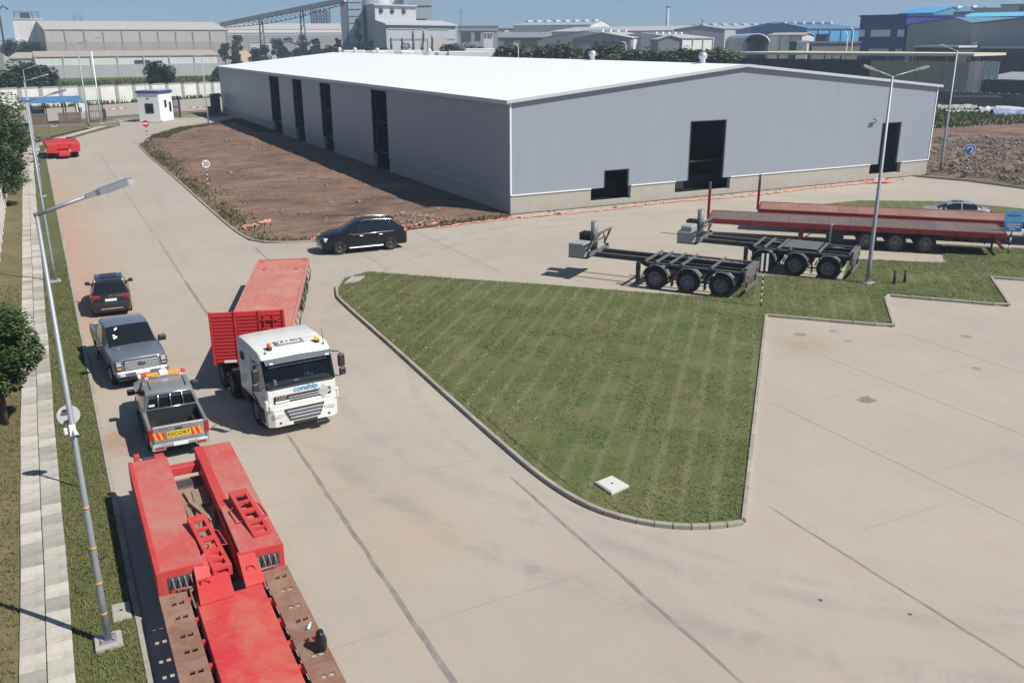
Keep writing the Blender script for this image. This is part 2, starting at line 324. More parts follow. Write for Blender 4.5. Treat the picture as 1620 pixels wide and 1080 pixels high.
# sealed joints of the concrete panels: long strips along the lanes, thin cuts across
def strip(x0, y0, x1, y1, wd, m, z=.004, jit=.35, seed=0, name='joint'):
    wd *= .72; rnd = random.Random(seed); L = math.hypot(x1-x0, y1-y0); n = max(2, int(L/.45)); ux, uy = (x1-x0)/L, (y1-y0)/L; v = []; f = []
    for i in range(n+1):
        t = i/n*L; k = min(1, min(i, n-i)/2+.12); a = wd/2*(1+rnd.uniform(-jit, jit))*k; b2 = wd/2*(1+rnd.uniform(-jit, jit))*k; cx, cy = x0+ux*t, y0+uy*t
        v += [(cx-uy*a, cy+ux*a, z), (cx+uy*b2, cy-ux*b2, z)]
        if i: f.append((2*i-2, 2*i-1, 2*i+1, 2*i))
    me = bpy.data.meshes.new(name); me.from_pydata(v, [], f); return mk(name, me, m, yard)
for k, (x0, y0, x1, y1, wd, mm) in enumerate(((5.94, -5, 5.98, 28.6, .17, JOINT), (6.0, 29.5, 6.02, 39, .05, JOINT2), (6.02, 39, 6.02, 52, .17, JOINT), (6.04, 52, 6.1, 64, .22, JOINT2), (6.08, 66, 6.1, 120, .14, JOINT2),
        (11.22, 2, 11.2, 22.2, .14, JOINT), (16.7, 2, 16.85, 17.2, .1, JOINT), (22.25, 2, 22.3, 12.5, .08, JOINT), (22.3, 12.5, 22.3, 23.2, .06, JOINT2), (27.7, 2, 27.75, 28, .04, JOINT2), (33.2, 3, 33.2, 27, .05, JOINT2), (16.8, 48.5, 16.9, 58, .1, JOINT2), (22.3, 45, 22.3, 59, .12, JOINT2), (11.25, 49, 11.3, 59, .13, JOINT))):
    strip(x0, y0, x1, y1, wd, mm, seed=k)
for k in range(8):
    Y = 9.5+k*7.1
    for (a, b) in ((.6, 5.9), (6.05, 11.0)): strip(a, Y, b, Y+.05, .022, JOINT2, z=.0036, seed=40+k)
for k, (a, b, Y) in enumerate(((11.5, 16.5, 9), (17, 22, 9), (22.5, 40, 9), (17.5, 22, 15), (22.5, 33, 16.5), (24, 33, 22.5), (34, 50, 22), (13, 31, 53.5), (33, 60, 53.5))): strip(a, Y, b, Y, .025, JOINT2, z=.0036, seed=70+k)

# ------------------------------------------------------------------ kerbs, one stone after another
stone = MB().bbox(-.46, .46, -.075, .075, -.1, .135, .022).mesh('kerb_stone'); stone.materials.append(KERB)
def resample(pts, step):
    out = [Vector((*pts[0][:2], 0))]; acc = 0
    segs = [(Vector((*pts[i][:2], 0)), Vector((*pts[i+1][:2], 0))) for i in range(len(pts)-1)]; tot = sum((b-a).length for a, b in segs); n = max(1, round(tot/step)); st = tot/n; want = st
    for a, b in segs:
        L = (b-a).length
        while want <= acc+L+1e-6 and len(out) <= n: out.append(a.lerp(b, (want-acc)/L if L else 0)); want += st
        acc += L
    return out
def smooth_line(pts, it=2):
    for _ in range(it):
        q = [pts[0]]
        for a, b in zip(pts, pts[1:]): q += [(a[0]*.75+b[0]*.25, a[1]*.75+b[1]*.25), (a[0]*.25+b[0]*.75, a[1]*.25+b[1]*.75)]
        pts = q+[pts[-1]]
    return pts
def kerb(name, lines, step=.95, dz=0, extra=()):
    root = bpy.data.objects.new(name, None); C.objects.link(root); root['kind'] = 'structure'; rnd = random.Random(len(lines)); cnt = 0
    for ln in list(lines)+list(extra):
        ps = resample(ln, step if ln in lines else .48)
        for a, b in zip(ps, ps[1:]):
            L = (b-a).length; c = (a+b)/2; o = mk('kerb_stone', stone, None, root); o.location = (c.x, c.y, dz+rnd.uniform(-.006, .006)); o.rotation_euler = (rnd.uniform(-.01, .01), rnd.uniform(-.004, .004), math.atan2(b.y-a.y, b.x-a.x)); o.scale = ((L-.014)/.92, 1, 1)
    return root
ISL_L = [(15.55, 48.75), (14.0, 48.0), (12.95, 46.1), (12.45, 44.2), (12.36, 41.3), (12.25, 35.5), (12.08, 29.5), (11.98, 24.8)]
ISL_B = smooth_line([(11.98, 24.8), (11.95, 21.7), (12.15, 19.9), (12.5, 18.85), (13.15, 17.9), (13.95, 17.25), (14.7, 16.9), (15.52, 16.72)], 2)
ISL_R = [(15.6, 16.78), (29.6, 31.5)]
BAYS = [(29.66, 31.5), (33.55, 27.45), (37.45, 31.5), (41.3, 27.2), (45.5, 31.35), (49.4, 27.2), (53.5, 31.3), (57.4, 27.2), (61.5, 31.3)]
PADS = [(61.5, 35.5), (58.2, 38.3), (54.3, 34.9), (50.2, 38.3), (46.3, 34.8), (42.1, 38.2), (38.1, 34.8), (33.9, 38.15), (30.1, 34.6)]
ISL_T = [(30.1, 34.6), (26.4, 38.1), (23.3, 41.3), (18.8, 45.45), (15.55, 48.75)]
kerb('island_kerb', [ISL_L, ISL_R, BAYS], extra=[ISL_B]); kerb('pad_edge_kerb', [PADS, ISL_T], dz=-.085)
ISLAND = ISL_L[:-1]+ISL_B[:-1]+ISL_R+BAYS[1:]+PADS+ISL_T[1:-1]
lawn = terrain('lawn', ISLAND, .085, .07, .45, .5, LAWN, fade=1.0, seed=3); sheet('lawn_soil', ISLAND, .076, LAWN)
GB = mat('grass blades', (.122, .142, .05), .8, var=.45, scale=1.6, dirt=(.23, .19, .095), dscale=.9, damt=.75, spec=.15)
def rowfac(x, y): return .5+.5*math.sin(20*.349*(x*math.cos(R(42))-y*math.sin(R(42)))-math.pi/2)
def patch(x, y): return mn.noise(Vector((x*.16, y*.16, 3.7)))
def lawnkeep(x, y, r): return r.random() > (.45 if rowfac(x, y) > .82 and rowamt(x, y) > .5 else 0) and r.random() > .35-patch(x, y)*.6
def rowamt(x, y): return max(0, min(1, (y-20)/9))*max(0, min(1, .55+patch(x+40, y)*1.5))*(1 if x < 29 else .25)
def rowkeep(x, y, r): return rowfac(x, y) > .86 and r.random() < rowamt(x, y)
tufts('lawn_grass', ISLAND, 70000, GB, h=(.02, .055), wdt=.032, blades=2, z=.105, seed=5, keep=lawnkeep, label='short green lawn grass growing on the kerbed island', lean=1.0)
tufts('row_stubble', ISLAND, 6500, mat('pale stubble', (.30, .275, .16), .85, var=.3, scale=2, spec=.1), h=(.03, .06), wdt=.055, blades=2, z=.108, seed=55, keep=rowkeep, label='pale dry grass along the planting rows of the lawn', lean=1.0)
# left side: kerb, verge, slab path, dry strip
kerb('roadside_kerb', [[(.42, 10), (.42, 125)], smooth_line([(.42, 125), (.6, 129), (1.14, 131.5), (5.49, 144.9), (11.6, 158.8)], 2)], step=1.15, dz=-.05)
VG = [(.36, 5), (.36, 125), (1.0, 131.5), (5.3, 145), (11.4, 159), (9.8, 160), (3.4, 145.6), (-.95, 133), (-.95, 5)]
sheet('verge', VG, .05, VERGE)
sheet('dry_strip', [(-1.99, 5), (-1.99, 131), (-1.4, 137), (2.1, 146.6), (7.8, 160), (7, 172), (-3.4, 172), (-12, 172), (-12, 5)], .05, DRYG)
tufts('verge_grass', [(.33, 10), (.33, 60), (-.93, 60), (-.93, 10)], 9500, GB, h=(.03, .09), wdt=.03, blades=3, z=.05, seed=6, label='worn green grass between the slab path and the road kerb')
tufts('dry_grass', [(-2.02, 10), (-2.02, 55), (-4.2, 55), (-4.2, 10)], 9000, mat('dry blades', (.17, .15, .065), .85, var=.4, scale=1.5, spec=.1), h=(.03, .1), wdt=.03, blades=3, z=.05, seed=8, label='dry yellowish grass left of the slab path')
path = bpy.data.objects.new('slab_path', None); C.objects.link(path); path['kind'] = 'structure'
slabm = MB().bbox(-.25, .25, -.31, .31, -.05, .0, .012).mesh('slab'); slabm.materials.append(SLAB); rnd = random.Random(4)
farslab = MB()
def wob(Y): return .01*math.sin(Y*.35)+.006*math.sin(Y*.9)
for col in (0, 1):
    Y = 12.0 + col*.2
    while Y < 131:
        ln = .635; x = -1.735+col*.527+wob(Y)
        if Y < 74:
            o = mk('slab', slabm, None, path); o.location = (x, Y, .1+rnd.uniform(-.008, .012)); o.rotation_euler = (rnd.uniform(-.02, .02), rnd.uniform(-.015, .015), rnd.uniform(-.012, .012)); o.scale = (1.02, .985, 1)
        else: farslab.box(x-.255, x+.255, Y-.3, Y+.3, .05, .1+rnd.uniform(-.008, .012))
        Y += ln
a, b2 = Vector((-1.4, 132, 0)), Vector((9.0, 159.5, 0)); d = (b2-a).normalized(); s = Vector((d.y, -d.x, 0)); t = 0
while t < (b2-a).length:
    for k in (0, .53):
        c = a+d*t+s*k; farslab.box(-.3, .3, -.255, .255, .05, .1+rnd.uniform(-.008, .012), Matrix.Translation(c) @ Matrix.Rotation(math.atan2(d.y, d.x), 4, 'Z'))
    t += .635
farslab.build('slab', SLAB, path, kind='stuff')

# bare soil beside the warehouse and the rubble ground on the right
SOIL = [(11.32, 127.4), (11.12, 116), (11.3, 97), (11.26, 75), (11.3, 65), (11.55, 61.1), (12.3, 59.7), (15.6, 58.35), (21.7, 59.4), (30.3, 60.2), (31.07, 61.3), (31.07, 163), (29, 161.5), (25.2, 156.2), (19.2, 150.6), (14.35, 139.8)]
sheet('soil_base', SOIL, .03, DIRT); terrain('bare_soil', SOIL, .036, .2, .5, .16, DIRT, fade=2.2, seed=11)
kerb('soil_kerb', [smooth_line([(11.22, 127.4), (11.02, 116), (11.2, 97), (11.16, 75), (11.2, 65), (11.45, 61.05), (12.25, 59.55), (15.6, 58.2), (21.7, 59.25)], 2)], step=1.1, dz=-.04)
RUB = [(74.4, 60.5), (76.0, 56.2), (76.5, 48), (98, 40), (150, 60), (150, 100), (76.6, 100), (76.6, 60.9)]
sheet('rubble_base', RUB, .02, RUBBLE); terrain('rubble_ground', [(74.6, 60.4), (76.2, 56.2), (76.7, 48), (98, 40), (130, 60), (115, 86), (76.9, 86), (76.8, 60.7)], .03, .8, .5, .45, RUBBLE, fade=3.0, seed=21)
kerb('rubble_kerb', [[(74.25, 60.55), (76.0, 56.2), (76.5, 48.2), (82, 42), (98, 36)]], step=1.2, dz=.06)
sheet('back_field', [(77, 100), (300, 60), (420, 260), (77.5, 215)], -.02, FIELD)
sheet('dirt_track', [(77, 86), (110, 84), (180, 80), (180, 88), (110, 96), (77, 95)], .028, DIRT)
# small grass oval beyond the flatbeds
OV = [(50, 52.2), (54, 53.3), (58.9, 53.2), (64.5, 49.6), (67, 44.3), (68, 38), (66, 34), (62, 40), (56, 46)]
sheet('far_lawn', OV, .06, LAWN); kerb('far_lawn_kerb', [OV+[OV[0]]], step=1.3, dz=-.06)
WEED = mat('weeds', (.07, .095, .03), .85, var=.45, scale=.7, dirt=(.17, .15, .06), dscale=.6, damt=.7, spec=.1)
def weedkeep(x, y, r):
    e = edged(x, y, [(p[0]+.1, p[1]) for p in SOIL[:10]]) if False else min(abs(x-11.9), 99); return (x < 14 and r.random() < math.exp(-abs(x-12.0)/.9)*(.5+.8*mn.noise(Vector((0, y*.12, 1))))) or (y > 135 and edged(x, y, SOIL) < 2.6) or (y < 61 and edged(x, y, SOIL) < .8 and r.random() < .5)
tufts('kerb_weeds', SOIL, 8000, WEED, h=(.08, .32), wdt=.07, blades=4, keep=weedkeep, z=.06, seed=12, label='ragged green weeds along the kerb of the bare soil plot')
tufts('rubble_weeds', [(77.5, 50), (105, 40), (120, 62), (110, 70), (100, 66), (90, 60), (79, 62)], 3200, WEED, h=(.12, .4), wdt=.1, blades=4, z=.1, seed=14, label='low weeds at the near edge of the rubble ground')
tufts('field_weeds', [(77.2, 96), (180, 90), (200, 125), (77.5, 150)], 9000, WEED, h=(.2, .7), wdt=.22, blades=4, z=0, seed=15, label='rough green weeds behind the dirt track')
tufts('wall_weeds', [wp(-10, .5), wp(100, .5), wp(100, 3), wp(-10, 3)], 1500, WEED, h=(.3, 1.0), wdt=.3, blades=4, z=0, seed=16, label='tall weeds at the foot of the white boundary wall')
tufts('meadow_weeds', [wp(-60, -4), wp(150, -4), wp(150, -95), wp(-60, -95)], 9000, WEED, h=(.5, 1.6), wdt=.7, blades=4, z=-.04, seed=17, label='overgrown green field behind the white boundary wall')
# broken stones and debris lying on the rubble ground and the bare soil: too many to count
def debris(name, poly, count, sz, m, z, label, seed, cat='rubble'):
    rnd = random.Random(seed); mbd = MB(); xs = [p[0] for p in poly]; ys = [p[1] for p in poly]; c = 0
    while c < count:
        x, y = rnd.uniform(min(xs), max(xs)), rnd.uniform(min(ys), max(ys))
        if not inside(x, y, poly): continue
        c += 1; s = rnd.uniform(*sz)*(2.2 if rnd.random() < .06 else 1); M = Matrix.Translation((x, y, z+s*.2)) @ Matrix.Rotation(rnd.uniform(0, 6), 4, 'Z') @ Matrix.Rotation(rnd.uniform(-.6, .6), 4, 'X')
        vs = [M @ Vector((a*s*rnd.uniform(.5, 1), b*s*rnd.uniform(.4, .8), cc*s*rnd.uniform(.2, .55))) for a in (-1, 1) for b in (-1, 1) for cc in (-1, 1)]
        mbd.add(vs, ((0,1,3,2),(4,6,7,5),(0,4,5,1),(2,3,7,6),(0,2,6,4),(1,5,7,3)))
    o = mbd.build(name, m, label=label, cat=cat, kind='stuff'); return o
STONE = mat('broken stone', (.24, .20, .16), .9, var=.5, scale=.9, dirt=(.15, .11, .08), dscale=.5, damt=.8, spec=.2)
debris('rubble_stones', [(77.3, 59), (77.5, 51), (97, 42), (120, 60), (110, 84), (77.5, 82)], 5200, (.05, .19), STONE, .3, 'heaps of broken stone and soil right of the warehouse', 31)
debris('soil_stones', [(12.5, 61), (30.5, 61.5), (30.5, 150), (20, 148), (12.5, 120)], 900, (.03, .11), STONE, .1, 'loose stones and clods scattered over the bare soil plot', 32)
debris('gravel_heap', [(19.5, 59.8), (27, 60.4), (25, 64.5), (20.5, 65)], 420, (.025, .08), mat('pale stone', (.34, .26, .19), .9, var=.4, scale=1.5), .18, 'pale gravel spread at the near corner of the soil plot', 33, 'gravel')
debris('roadside_debris', [(31.5, 59.4), (73, 59.6), (73, 61), (31.5, 61)], 260, (.02, .07), STONE, .0, 'small stones along the foot of the warehouse front', 34)
# ------------------------------------------------------------------ warehouse
CLAD = cladding('silver grey cladding', (.27, .298, .34), 1.0, .04, .03, 0, .42, .06)
CLADY = cladding('silver grey side cladding', (.27, .298, .34), 1.0, .04, .03, 1, .42, .06)
ROOFW = cladding('white roof sheeting', (.90, .90, .90), .8, .05, .02, 1, .4, .04)
PLINTH = mat('plinth concrete', (.38, .36, .32), .85, var=.15, scale=.8, dirt=(.42, .30, .2), dscale=.5, damt=.35, bmp=.1, spec=.2)
TRIM = mat('white trim', (.78, .79, .80), .45, var=.04); FLASH = mat('grey flashing', (.47, .49, .52), .4, var=.06)
STEEL = mat('galvanised steel', (.42, .44, .46), .45, metal=.6, var=.12, scale=6, spec=.4); DKSTEEL = mat('dark steel', (.055, .055, .06), .55, var=.2, scale=4)
INNER = mat('shade black floor', (.012, .012, .012), .95, var=.2, spec=.1); INW = mat('lining', (.03, .03, .032), .8, var=.1)  # near-black floor and lining: shade behind the doorways put into the colour
WX, WY, WW, WL, EV, RGX, RGZ, PZ = 31.08, 61.24, 45.43, 117.87, 8.31, 21.8, 10.5, 1.41
wh = thing('warehouse', 'long silver grey warehouse with white roof and black door openings', 'warehouse', (WX, WY, 0))
def roofz(u): return EV+(RGZ-EV)*(u/RGX if u <= RGX else (WW-u)/(WW-RGX))
def wall_strip(name, L, th, z0, topf, ops, m, axis, at, side=1, extra=()):
    """wall between 0 and L along axis x or y, cut by openings (u0,u1,z0,z1)"""
    mb = MB(); us = sorted(set([0, L]+[o[0] for o in ops]+[o[1] for o in ops]+list(extra)))
    for a, b in zip(us, us[1:]):
        spans = [(z0, None)]
        for o in ops:
            if o[0] <= a+1e-6 and o[1] >= b-1e-6:
                new = []
                for s in spans:
                    lo, hi = s
                    if o[2] > lo+.01: new.append((lo, o[2]))
                    if hi is None or o[3] < hi: new.append((o[3], hi))
                spans = new
        for lo, hi in spans:
            za, zb = (topf(a), topf(b)) if hi is None else (hi, hi)
            if za-lo < .02 and zb-lo < .02: continue
            q = [(a, lo), (b, lo), (b, zb), (a, za)]
            if axis == 'x': mb.xprism(q, at, at+th)
            else: mb.yprism(q, at, at+th)
    me = mb.mesh(name); fixn(me); return mk(name, me, m, wh)
FO = [(8.37, 10.58, PZ, 2.72), (16.6, 20.2, PZ, 6.17), (38.7, 41.05, PZ, 5.12)]
PO = [(7.12, 10.9, .4, PZ), (15.3, 21.1, .43, PZ), (37.65, 41.75, .46, PZ)]
LO = [(27.0, 31.8, 0, 7.85), (46.4, 50.9, 0, 7.85), (59.4, 64.2, 0, 7.85), (71.8, 77.6, 0, 7.85)]
wall_strip('front_cladding', WW, .12, PZ, lambda u: roofz(u)-.02, FO, CLAD, 'x', 0, extra=(RGX,))
wall_strip('front_plinth', WW, .4, 0, lambda u: PZ-.003, PO, PLINTH, 'x', .03)
wall_strip('side_cladding', WL-.12, .12, PZ, lambda u: EV-.02, [(a-.12, b-.12, PZ if z0 == 0 else z0, z1) for a, b, z0, z1 in LO], CLADY, 'y', 0).location = (0, .12, 0)
wall_strip('side_plinth', WL-.43, .35, 0, lambda u: PZ-.003, [(a-.43, b-.43, 0, PZ) for a, b, z0, z1 in LO], PLINTH, 'y', .03).location = (0, .43, 0)
wall_strip('right_cladding', WL-.24, .12, 0, lambda u: EV-.02, [], CLADY, 'y', WW-.12).location = (0, .12, 0)
wall_strip('rear_cladding', WW-.0, .12, 0, lambda u: roofz(u)-.02, [], CLAD, 'x', WL-.12, extra=(RGX,))
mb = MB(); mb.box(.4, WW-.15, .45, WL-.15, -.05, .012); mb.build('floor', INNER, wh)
for s, (a, b) in enumerate(((-.35, RGX), (RGX, WW+.35))):
    za, zb = (EV-(RGZ-EV)*.35/RGX, RGZ) if s == 0 else (RGZ, EV-(RGZ-EV)*.35/(WW-RGX))
    mb = MB(); mb.xprism([(a, za), (b, zb), (b, zb+.1), (a, za+.1)], -.25, WL+.25); me = mb.mesh('roof'); fixn(me); mk('roof', me, ROOFW, wh)
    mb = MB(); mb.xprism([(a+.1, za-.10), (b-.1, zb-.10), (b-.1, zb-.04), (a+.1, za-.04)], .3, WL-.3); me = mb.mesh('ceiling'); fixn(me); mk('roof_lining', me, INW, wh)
    mb = MB(); mb.xprism([(a, za-.1), (b, zb-.1), (b, zb+.13), (a, za+.13)], -.31, -.253); me = mb.mesh('v'); fixn(me); mk('verge_flashing', me, FLASH, wh)
mb = MB(); mb.box(-.42, -.353, -.3, WL+.3, EV-.2, EV+.09); mb.build('gutter', FLASH, wh)
def trimseg(name, ops, L, axis):
    cuts = sorted([(o[0], o[1]) for o in ops]); u = 0
    for a, b in cuts+[(L, L)]:
        if a-u > .05:
            mb = MB()
            if axis == 'x': mb.box(u, a, -.05, -.003, PZ-.03, PZ+.05)
            else: mb.box(-.05, -.003, u, a, PZ-.03, PZ+.05)
            mb.build(name, TRIM if axis == 'x' else FLASH, wh)
        u = b
trimseg('drip_trim', PO, WW, 'x'); trimseg('drip_trim', LO, WL, 'y')
for (u, y) in ((0, 0), (WW, 0)):
    mb = MB(); x0 = -.045 if u == 0 else WW+.003; mb.box(x0, x0+.042, -.02, .1, PZ, EV-.05); mb.box(-.045 if u == 0 else WW-.07, .07 if u == 0 else WW+.045, -.052, -.022, PZ+.06, EV-.1); mb.build('corner_flashing', TRIM, wh)
for a, b, z0, z1 in FO:      # jamb flashings, with steel posts set back in the doorway
    mb = MB(); mb.box(a-.06, a, -.03, -.002, z0, z1+.06); mb.box(b, b+.06, -.03, -.002, z0, z1+.06); mb.box(a, b, -.03, -.002, z1, z1+.06); mb.build('door_flashing', DKSTEEL, wh)
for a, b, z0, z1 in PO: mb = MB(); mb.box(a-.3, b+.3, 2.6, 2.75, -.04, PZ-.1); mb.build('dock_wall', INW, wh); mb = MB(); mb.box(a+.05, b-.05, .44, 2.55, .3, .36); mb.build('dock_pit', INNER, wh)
for a, b, z0, z1 in LO:
    mb = MB(); mb.box(.5, .62, a-.2, a-.02, .02, 7.8); mb.build('door_post', DKSTEEL, wh); mb = MB(); mb.box(.5, .62, b+.02, b+.2, .02, 7.8); mb.build('door_post', DKSTEEL, wh)
    mb = MB(); mb.box(.64, .74, a-1, b+1, 1.5, 1.62); mb.box(.64, .74, a-1, b+1, 4.6, 4.7); mb.build('girt', DKSTEEL, wh)
mb = MB(); mb.box(15, 22, 1.9, 2.0, 2.6, 2.72); mb.build('girt', DKSTEEL, wh)
# wall light beside the right-hand door
mb = MB(); q = far(1390, 188, 98); mb.bar((37.9, -.02, 5.5), (37.6, -.35, 5.6), .07, .07); mb.bbox(37.1, 37.7, -.5, -.25, 5.54, 5.68, .04); mb.build('wall_light', mat('old green enamel', (.24, .29, .27), .5), wh)
# ridge ventilators
VENT = mat('vent aluminium', (.5, .5, .55), .4, metal=.4, var=.1)
for px in (538, 562, 597, 679, 937, 1112):
    d = ray(px, 90); Y = (WX+RGX)*d.y/d.x-WY
    mb = MB(); mb.lathe([(.0, .95), (.24, .9), (.38, .7), (.39, .5), (.28, .34), (.25, .3), (.25, 0)], 14, 'z', (RGX, Y, RGZ+.1)); mb.build('roof_ventilator', VENT, wh)

# ------------------------------------------------------------------ generic far buildings
PALE = lambda c, v=.06: (c[0], c[1], c[2])
_cl = {}
def cm(col, ribs=.5):
    k = (round(col[0], 3), round(col[1], 3), round(col[2], 3))
    if k not in _cl: _cl[k] = cladding('sheeting %d' % len(_cl), col, ribs, .15, .08, 0, .6, .25)
    return _cl[k]
DARKOPEN = mat('dark opening', (.035, .036, .04), .7, var=.3, scale=.5); WINGL = glass('far window', (.03, .04, .05))
def frame_at(A, B): d = B-A; L = math.hypot(d.x, d.y); return L, math.atan2(d.y, d.x)
def shed(name, label, pl, pr, dl, dr, yeave, yridge, depth, wcol, rcol, gable='side', frac=.5, bays=0, doors=(), windows=(), skylights=0, lower=None, cat='building', yb=None, over=.4, fascia=None):
    A, B = far(pl, 60, dl), far(pr, 60, dr); L, rz = frame_at(A, B); pm = (pl+pr)/2; dm = (dl+dr)/2
    ze = far(pm, yeave, dm).z; zr = far(pm, yridge, dm+(depth/2 if gable == 'side' else 0)).z
    t = thing(name, label, cat, (A.x, A.y, -.1), rz); wm, rm = cm(wcol), cm(rcol)
    mb = MB()
    if gable == 'side': mb.yprism([(0, 0), (depth, 0), (depth, ze), (depth*frac, zr), (0, ze)], 0, L)
    else: mb.xprism([(0, 0), (L, 0), (L, ze), (L*frac, zr), (0, ze)], 0, depth)
    me = mb.mesh('wall'); fixn(me); mk('wall', me, wm, t)
    for s in (0, 1):
        mb = MB()
        if gable == 'side':
            q = [(-over, ze-.0+.06), (depth*frac, zr+.06), (depth*frac, zr+.3), (-over, ze+.3)] if s == 0 else [(depth*frac, zr+.06), (depth+over, ze+.06), (depth+over, ze+.3), (depth*frac, zr+.3)]
            mb.yprism(q, -over, L+over)
        else:
            q = [(-over, ze+.06), (L*frac, zr+.06), (L*frac, zr+.3), (-over, ze+.3)] if s == 0 else [(L*frac, zr+.06), (L+over, ze+.06), (L+over, ze+.3), (L*frac, zr+.3)]
            mb.xprism(q, -over, depth+over)
        me = mb.mesh('roof'); fixn(me); ro = mk('roof', me, rm, t)
        if skylights and (s == 0):
            for k in range(skylights):
                mb = MB(); u = (k+.5)/skylights
                if gable == 'side': x = L*u; mb.box(x-L*.022, x+L*.022, depth*frac-depth*.16, depth*frac+depth*.02, zr-.15, zr+.55)
                else: y = depth*u; mb.box(L*frac-.8, L*frac+.8, y-depth*.02, y+depth*.02, zr+.1, zr+.7)
                mb.build('roof_light', TRIM, ro)
    for k in range(bays+1 if bays else 0):
        x = L*k/bays; mb = MB(); mb.box(x-.25, x+.25, -.35, -.02, 0, ze-.05); mb.build('pier', cm(tuple(c*.7 for c in wcol)), t)
    if lower:
        zt = far(pm, lower[0], dm).z; mb = MB(); mb.box(.05, L-.05, -.22, -.03, 0, zt); mb.build('lower_wall', cm(lower[1]), t)
    def rects(lst, nm, m):
        for (x0, x1, y0, y1) in lst:
            u0, u1 = (x0-pl)/(pr-pl)*L, (x1-pl)/(pr-pl)*L; z1 = far((x0+x1)/2, y0, dm).z; z0 = max(.02, far((x0+x1)/2, y1, dm).z); mb = MB(); mb.box(u0, u1, -.3, -.05, z0, z1); mb.build(nm, m, t)
    rects(doors, 'door', DARKOPEN); rects(windows, 'window', TRIM)
    if fascia:
        mb = MB(); mb.box(-.5, L+.5, -.55, -.42, ze-.5, ze+.34); mb.build('fascia', cm(fascia), t)
    return t, L, ze, zr
def block(name, label, pl, pr, dl, dr, ytop, depth, col, doors=(), windows=(), cat='building', wm=None, rcol=None):
    A, B = far(pl, 60, dl), far(pr, 60, dr); L, rz = frame_at(A, B); pm = (pl+pr)/2; dm = (dl+dr)/2; zt = far(pm, ytop, dm).z
    t = thing(name, label, cat, (A.x, A.y, -.1), rz); mb = MB(); mb.box(0, L, 0, depth, 0, zt); mb.build('wall', wm or cm(col), t)
    mb = MB(); mb.box(-.3, L+.3, -.3, depth+.3, zt+.01, zt+.5); mb.build('roof', cm(rcol or tuple(c*.85 for c in col)), t)
    for lst, nm, m in ((doors, 'door', DARKOPEN), (windows, 'window', TRIM)):
        for (x0, x1, y0, y1) in lst:
            u0, u1 = (x0-pl)/(pr-pl)*L, (x1-pl)/(pr-pl)*L; z1 = far((x0+x1)/2, y0, dm).z; z0 = max(.02, far((x0+x1)/2, y1, dm).z); mb = MB(); mb.box(u0, u1, -.22, -.02, z0, z1); mb.build(nm, m, t)
    return t, L, zt

GREYB = (.36, .34, .31); WHITEB = (.55, .55, .53); SHADEG = (.20, .215, .235)
shed('big_shed', 'tall beige grey shed with open column bays on the far left', 72, 359, 470, 485, 47.5, 35, 46, (.42, .40, .36), (.47, .44, .40), bays=10, lower=(66, (.33, .31, .28)))
shed('low_shed', 'low white walled shed with rusty roof below the tall shed', 50, 343, 392, 398, 89, 81, 34, (.62, .62, .60), (.45, .36, .30), bays=7, lower=(101.5, (.40, .41, .41)), doors=[(202, 227, 95, 99.5)])
shed('annex_shed', 'small pale shed at the far left end of the low shed', 8, 48, 396, 394, 93, 84, 25, (.55, .54, .5), (.42, .38, .33))
t, L, zt = block('process_tower', 'white process building with railings beside the tall beige shed', 24, 70, 500, 500, 31, 20, (.66, .66, .64)); 
mb = MB(); mb.box(-6, L+4, -4, 22, 0, zt*.55); mb.build('lower_wall', cm((.5, .53, .55)), t)
mb = MB()
for x in (1, L*.3, L*.5, L*.7, L-1): mb.bar((x, 1, zt+.5), (x, 1, zt+3.4), .3, .3)
mb.bar((1, 1, zt+3.3), (L-1, 1, zt+3.3), .3, .3); mb.bar((1, 1, zt+2), (L-1, 1, zt+2), .2, .2); mb.build('railing', DKSTEEL, t)
mb = MB(); mb.box(L*.28, L*.62, 3, 8, zt+.5, zt+3.0); mb.build('roof_hopper', DKSTEEL, t)
mb = MB(); mb.tube([(-5, 3, 0), (-5, 3, zt+4), (-3, 3, zt+6), (-1, 3, zt+4.5)], .4, 8); mb.build('duct', DKSTEEL, t)
# water tank on legs behind the tall shed
P0 = far(123, 30, 640); t = thing('water_tower', 'small water tank on thin legs above the tall shed roof', 'water tower', (P0.x, P0.y, 0)); z0 = far(123, 29, 640).z; z1 = far(123, 20, 640).z
mb = MB(); mb.box(-2.4, 2.4, -2, 2, z0, z1); mb.build('tank', cm((.3, .33, .35)), t); mb = MB()
for x in (-2, 2):
    for y in (-1.6, 1.6): mb.bar((x, y, 0), (x, y, z0), .22, .22)
mb.build('legs', DKSTEEL, t)
# long pale sheds and sand pile behind the conveyor
shed('long_shed', 'long cream shed with a white band behind the conveyor', 358, 541, 640, 640, 47, 38, 40, (.6, .58, .53), (.50, .46, .42), windows=[(362, 540, 47.2, 52)], lower=(55, (.36, .36, .34)), skylights=0)
block('low_yard_wall', 'white low yard building in front of the cream shed', 395, 500, 560, 560, 67, 10, (.6, .6, .57)); shed('grey_hut', 'small grey gabled hut below the conveyor', 443, 470, 520, 520, 70, 64, 18, (.33, .34, .34), (.36, .37, .38), gable='front')
SAND = mat('sand heap', (.40, .31, .21), .95, var=.15, scale=.2); P0 = far(378, 80, 500); mb = MB(); mb.lathe([(0, 9.5), (2, 9), (9, 5.2), (15, 1.6), (19, 0)], 18, 'z'); mb.v = [(x*(1+.2*math.sin(y*.3)), y, z*(1+.12*math.sin(x*.5+y*.4))) for x, y, z in mb.v]; mb.build('sand_heap', SAND, loc=(P0.x, P0.y, 0), label='pale sand heap at the foot of the conveyor', cat='sand heap')
